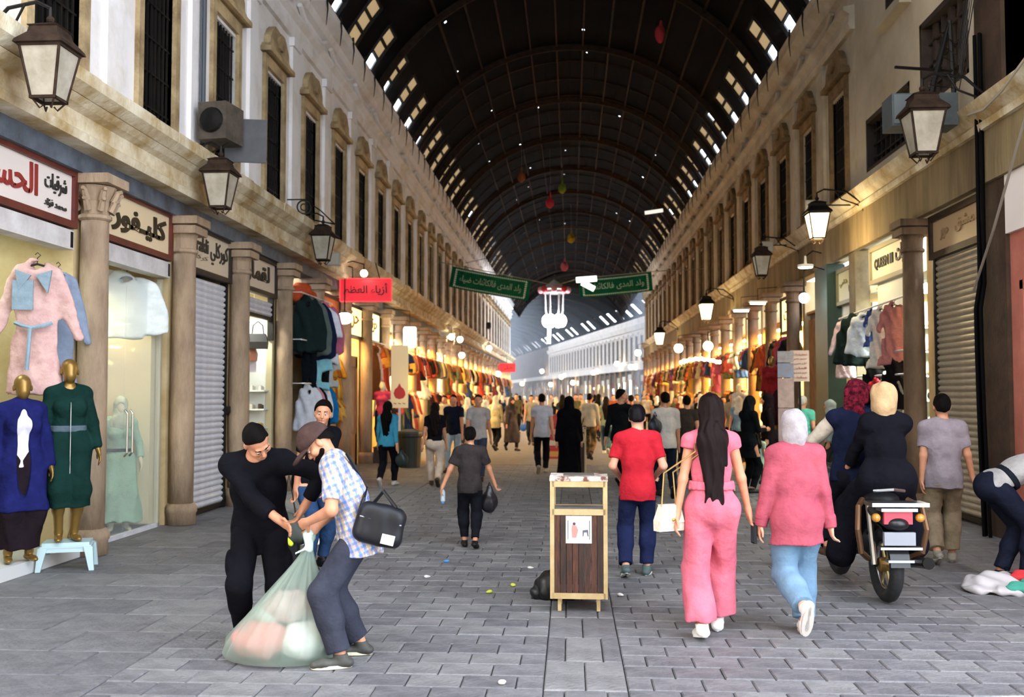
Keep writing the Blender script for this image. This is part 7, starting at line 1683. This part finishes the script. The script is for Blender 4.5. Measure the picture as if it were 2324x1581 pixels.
# ================================================================== mannequins
GOLD = mat('#8f7038', .35, metal=.55, name='gold_mannequin'); PALE = mat('#d8cfae', .5, name='pale_mannequin')
def mannequin(label, loc, rz, h, m, parts, stand=True, fem=True, res=.009, **k):
    J = skeleton(h=h, fem=fem, **k); o = thing('mannequin', label, 'mannequin', loc, rz); put(mk_body(J, res, (.3, .3), True, True, face=False), 'figure', m, o)
    for S, n_, mm in parts(J): put(S, n_, mm, o)
    return o, J
def gp1(J):
    GC = cloth('#17342f', '#0f2622', scale=4); S = SDF(.008); torso(S, J, .022)
    for i in (0, 1): arm(S, J, i, .02, 1.85)
    b = NV(0, 0, .33); S.cone(J.pel, b, .17, .2, .05, .85, NV(0, 1, 0)); [leg(S, J, i, .035, 1.8, .06) for i in (0, 1)]; S.cut(b, (0, 0, -1)); S.carve(J.neck + NV(0, .03, .03), (.06, .09, .05)); S.folds(.007, 34, (0, 0, .3))
    B = SDF(.007); B.cone(J.waist + NV(0, 0, -.02), J.waist + NV(0, 0, .02), .168, .168, .01, .74, NV(0, 1, 0)); B.cut(J.waist + NV(0, 0, .03), (0, 0, 1)); B.cut(J.waist - NV(0, 0, .03), (0, 0, -1))
    Z = SDF(.006); Z.cone(J.chest + NV(0, .15, .12), J.pel + NV(.0, .165, -.3), .006, .006)
    return [(S, 'long_coat', GC), (B, 'belt', cloth('#5a6a74')), (Z, 'zip', mat('#c9c9c4', .3, metal=.8))]
mannequin('gold mannequin in a long dark green zipped coat standing on the stool', (STOOL.x - .02, STOOL.y, STOOL.z), R(-145), 1.74, GOLD, gp1, lf=(-.07, 0, 0), rf=(.07, .02, 0), lh=(-.27, .05, .86), rh=(.27, .05, .86))
def gp2(J):
    S = SDF(.01); torso(S, J, .03); BL = cloth('#20245e', '#181b4a')
    for i in (0, 1): arm(S, J, i, .024, 1.9)
    b = NV(0, 0, .48); S.cone(J.pel, b, .19, .22, .05, .85, NV(0, 1, 0)); [leg(S, J, i, .045, 1.6, .06) for i in (0, 1)]; S.cut(b, (0, 0, -1)); S.carve(J.chest + NV(0, .2, -.1), (.07, .14, .5)); S.folds(.008, 34, (0, 0, .3))
    return [(shirt(J, .01, .1, -.05, .016), 'white_blouse', cloth('#e4e0ea')), (S, 'blue_coat', BL), (skirt(J, .011, .12, .15, .16), 'dark_skirt', cloth('#241c22'))]
mp_ = at(48, 1000, 9.05); mannequin('gold mannequin in a violet blue open coat over a white blouse', (mp_.x, 9.05, .125), R(-140), 1.72, GOLD, gp2, lh=(-.25, .05, .88), rh=(.25, .05, .88))
def gp3(J):
    S = skirt(J, .012, .12, .15, .3, .016, .9); T = shirt(J, .01, 1.8, .03, .02, None, .008); B = SDF(.009); B.cone(J.waist - NV(0, 0, .03), J.waist, .16, .16, .01, .74, NV(0, 1, 0)); B.cut(J.waist, (0, 0, 1)); B.cut(J.waist - NV(0, 0, .04), (0, 0, -1))
    return [(S, 'tulle_skirt', cloth('#9fbfa4', '#8aac92')), (T, 'lace_top', cloth('#a8c4aa', '#90b096')), (B, 'black_belt', LEATHER), (hijab(J, .01, .05, .012, .05), 'head_veil', cloth('#c9d0b4'))]
mp_ = at(272, 1000, 12.0); mannequin('pale mannequin in a mint green tulle dress behind the glass doors', (mp_.x, 12.0, .01), R(-150), 1.62, PALE, gp3, lh=(-.24, .05, .85), rh=(.24, .05, .85))
def gp4(J): return [(shirt(J, .014, .5, -.1, .02), 'pink_shirt', cloth('#d0486a')), (trousers(J, .015, 1.9, .02), 'trousers', cloth('#2a2430'))]
mp_ = at(868, 900, 24.6); mannequin('pale mannequin in a pink shirt on a box beside the cream board', (mp_.x, 24.6, .4), W, 1.6, PALE, gp4, res=.015)
bx = thing('wooden_box', 'wooden box under the pink-shirted mannequin', 'box', (mp_.x, 24.6, 0), 0); MB().box(-.18, .18, -.22, .22, 0, .37).build('box_sides', M_DARKWOOD, bx); MB().box(-.19, .19, -.23, .23, .37, .4).build('box_top', M_DARKWOOD, bx)
def gp5(J): return [(shirt(J, .014, 1.9, -.1, .02), 'grey_top', cloth('#c8c8cc')), (trousers(J, .015, 1.9, .02), 'trousers', cloth('#3a3a40'))]
mp_ = at(1678, 890, 25.5); mannequin('white mannequin in a pale grey top among the lamp-lit shopfronts', (mp_.x, 25.5, .35), R(140), 1.6, PALE, gp5, res=.015)
bx = thing('wooden_box', 'wooden box under the grey-topped mannequin', 'box', (mp_.x, 25.5, 0), 0); MB().box(-.28, .28, -.25, .25, 0, .32).build('box_sides', M_DARKWOOD, bx); MB().box(-.3, .3, -.27, .27, .32, .35).build('box_top', M_DARKWOOD, bx)
def gp6(J): return [(shirt(J, .013, 1.9, -.3, .025), 'red_coat', cloth('#8a2428')), (trousers(J, .014, 1.9, .02), 'trousers', cloth('#3a1a1c'))]
mp_ = at(1752, 870, 22.4); mannequin('dark mannequin in a deep red coat raised past the wooden doors', (mp_.x, 22.4, .9), R(150), 1.62, GOLD, gp6, res=.014)
bx = thing('wooden_box', 'tall wooden box under the red-coated mannequin', 'box', (mp_.x, 22.4, 0), 0); MB().box(-.2, .2, -.2, .2, 0, .86).build('box_sides', M_DARKWOOD, bx); MB().box(-.21, .21, -.21, .21, .86, .9).build('box_top', M_DARKWOOD, bx)

# ================================================================== dusty air under the vault
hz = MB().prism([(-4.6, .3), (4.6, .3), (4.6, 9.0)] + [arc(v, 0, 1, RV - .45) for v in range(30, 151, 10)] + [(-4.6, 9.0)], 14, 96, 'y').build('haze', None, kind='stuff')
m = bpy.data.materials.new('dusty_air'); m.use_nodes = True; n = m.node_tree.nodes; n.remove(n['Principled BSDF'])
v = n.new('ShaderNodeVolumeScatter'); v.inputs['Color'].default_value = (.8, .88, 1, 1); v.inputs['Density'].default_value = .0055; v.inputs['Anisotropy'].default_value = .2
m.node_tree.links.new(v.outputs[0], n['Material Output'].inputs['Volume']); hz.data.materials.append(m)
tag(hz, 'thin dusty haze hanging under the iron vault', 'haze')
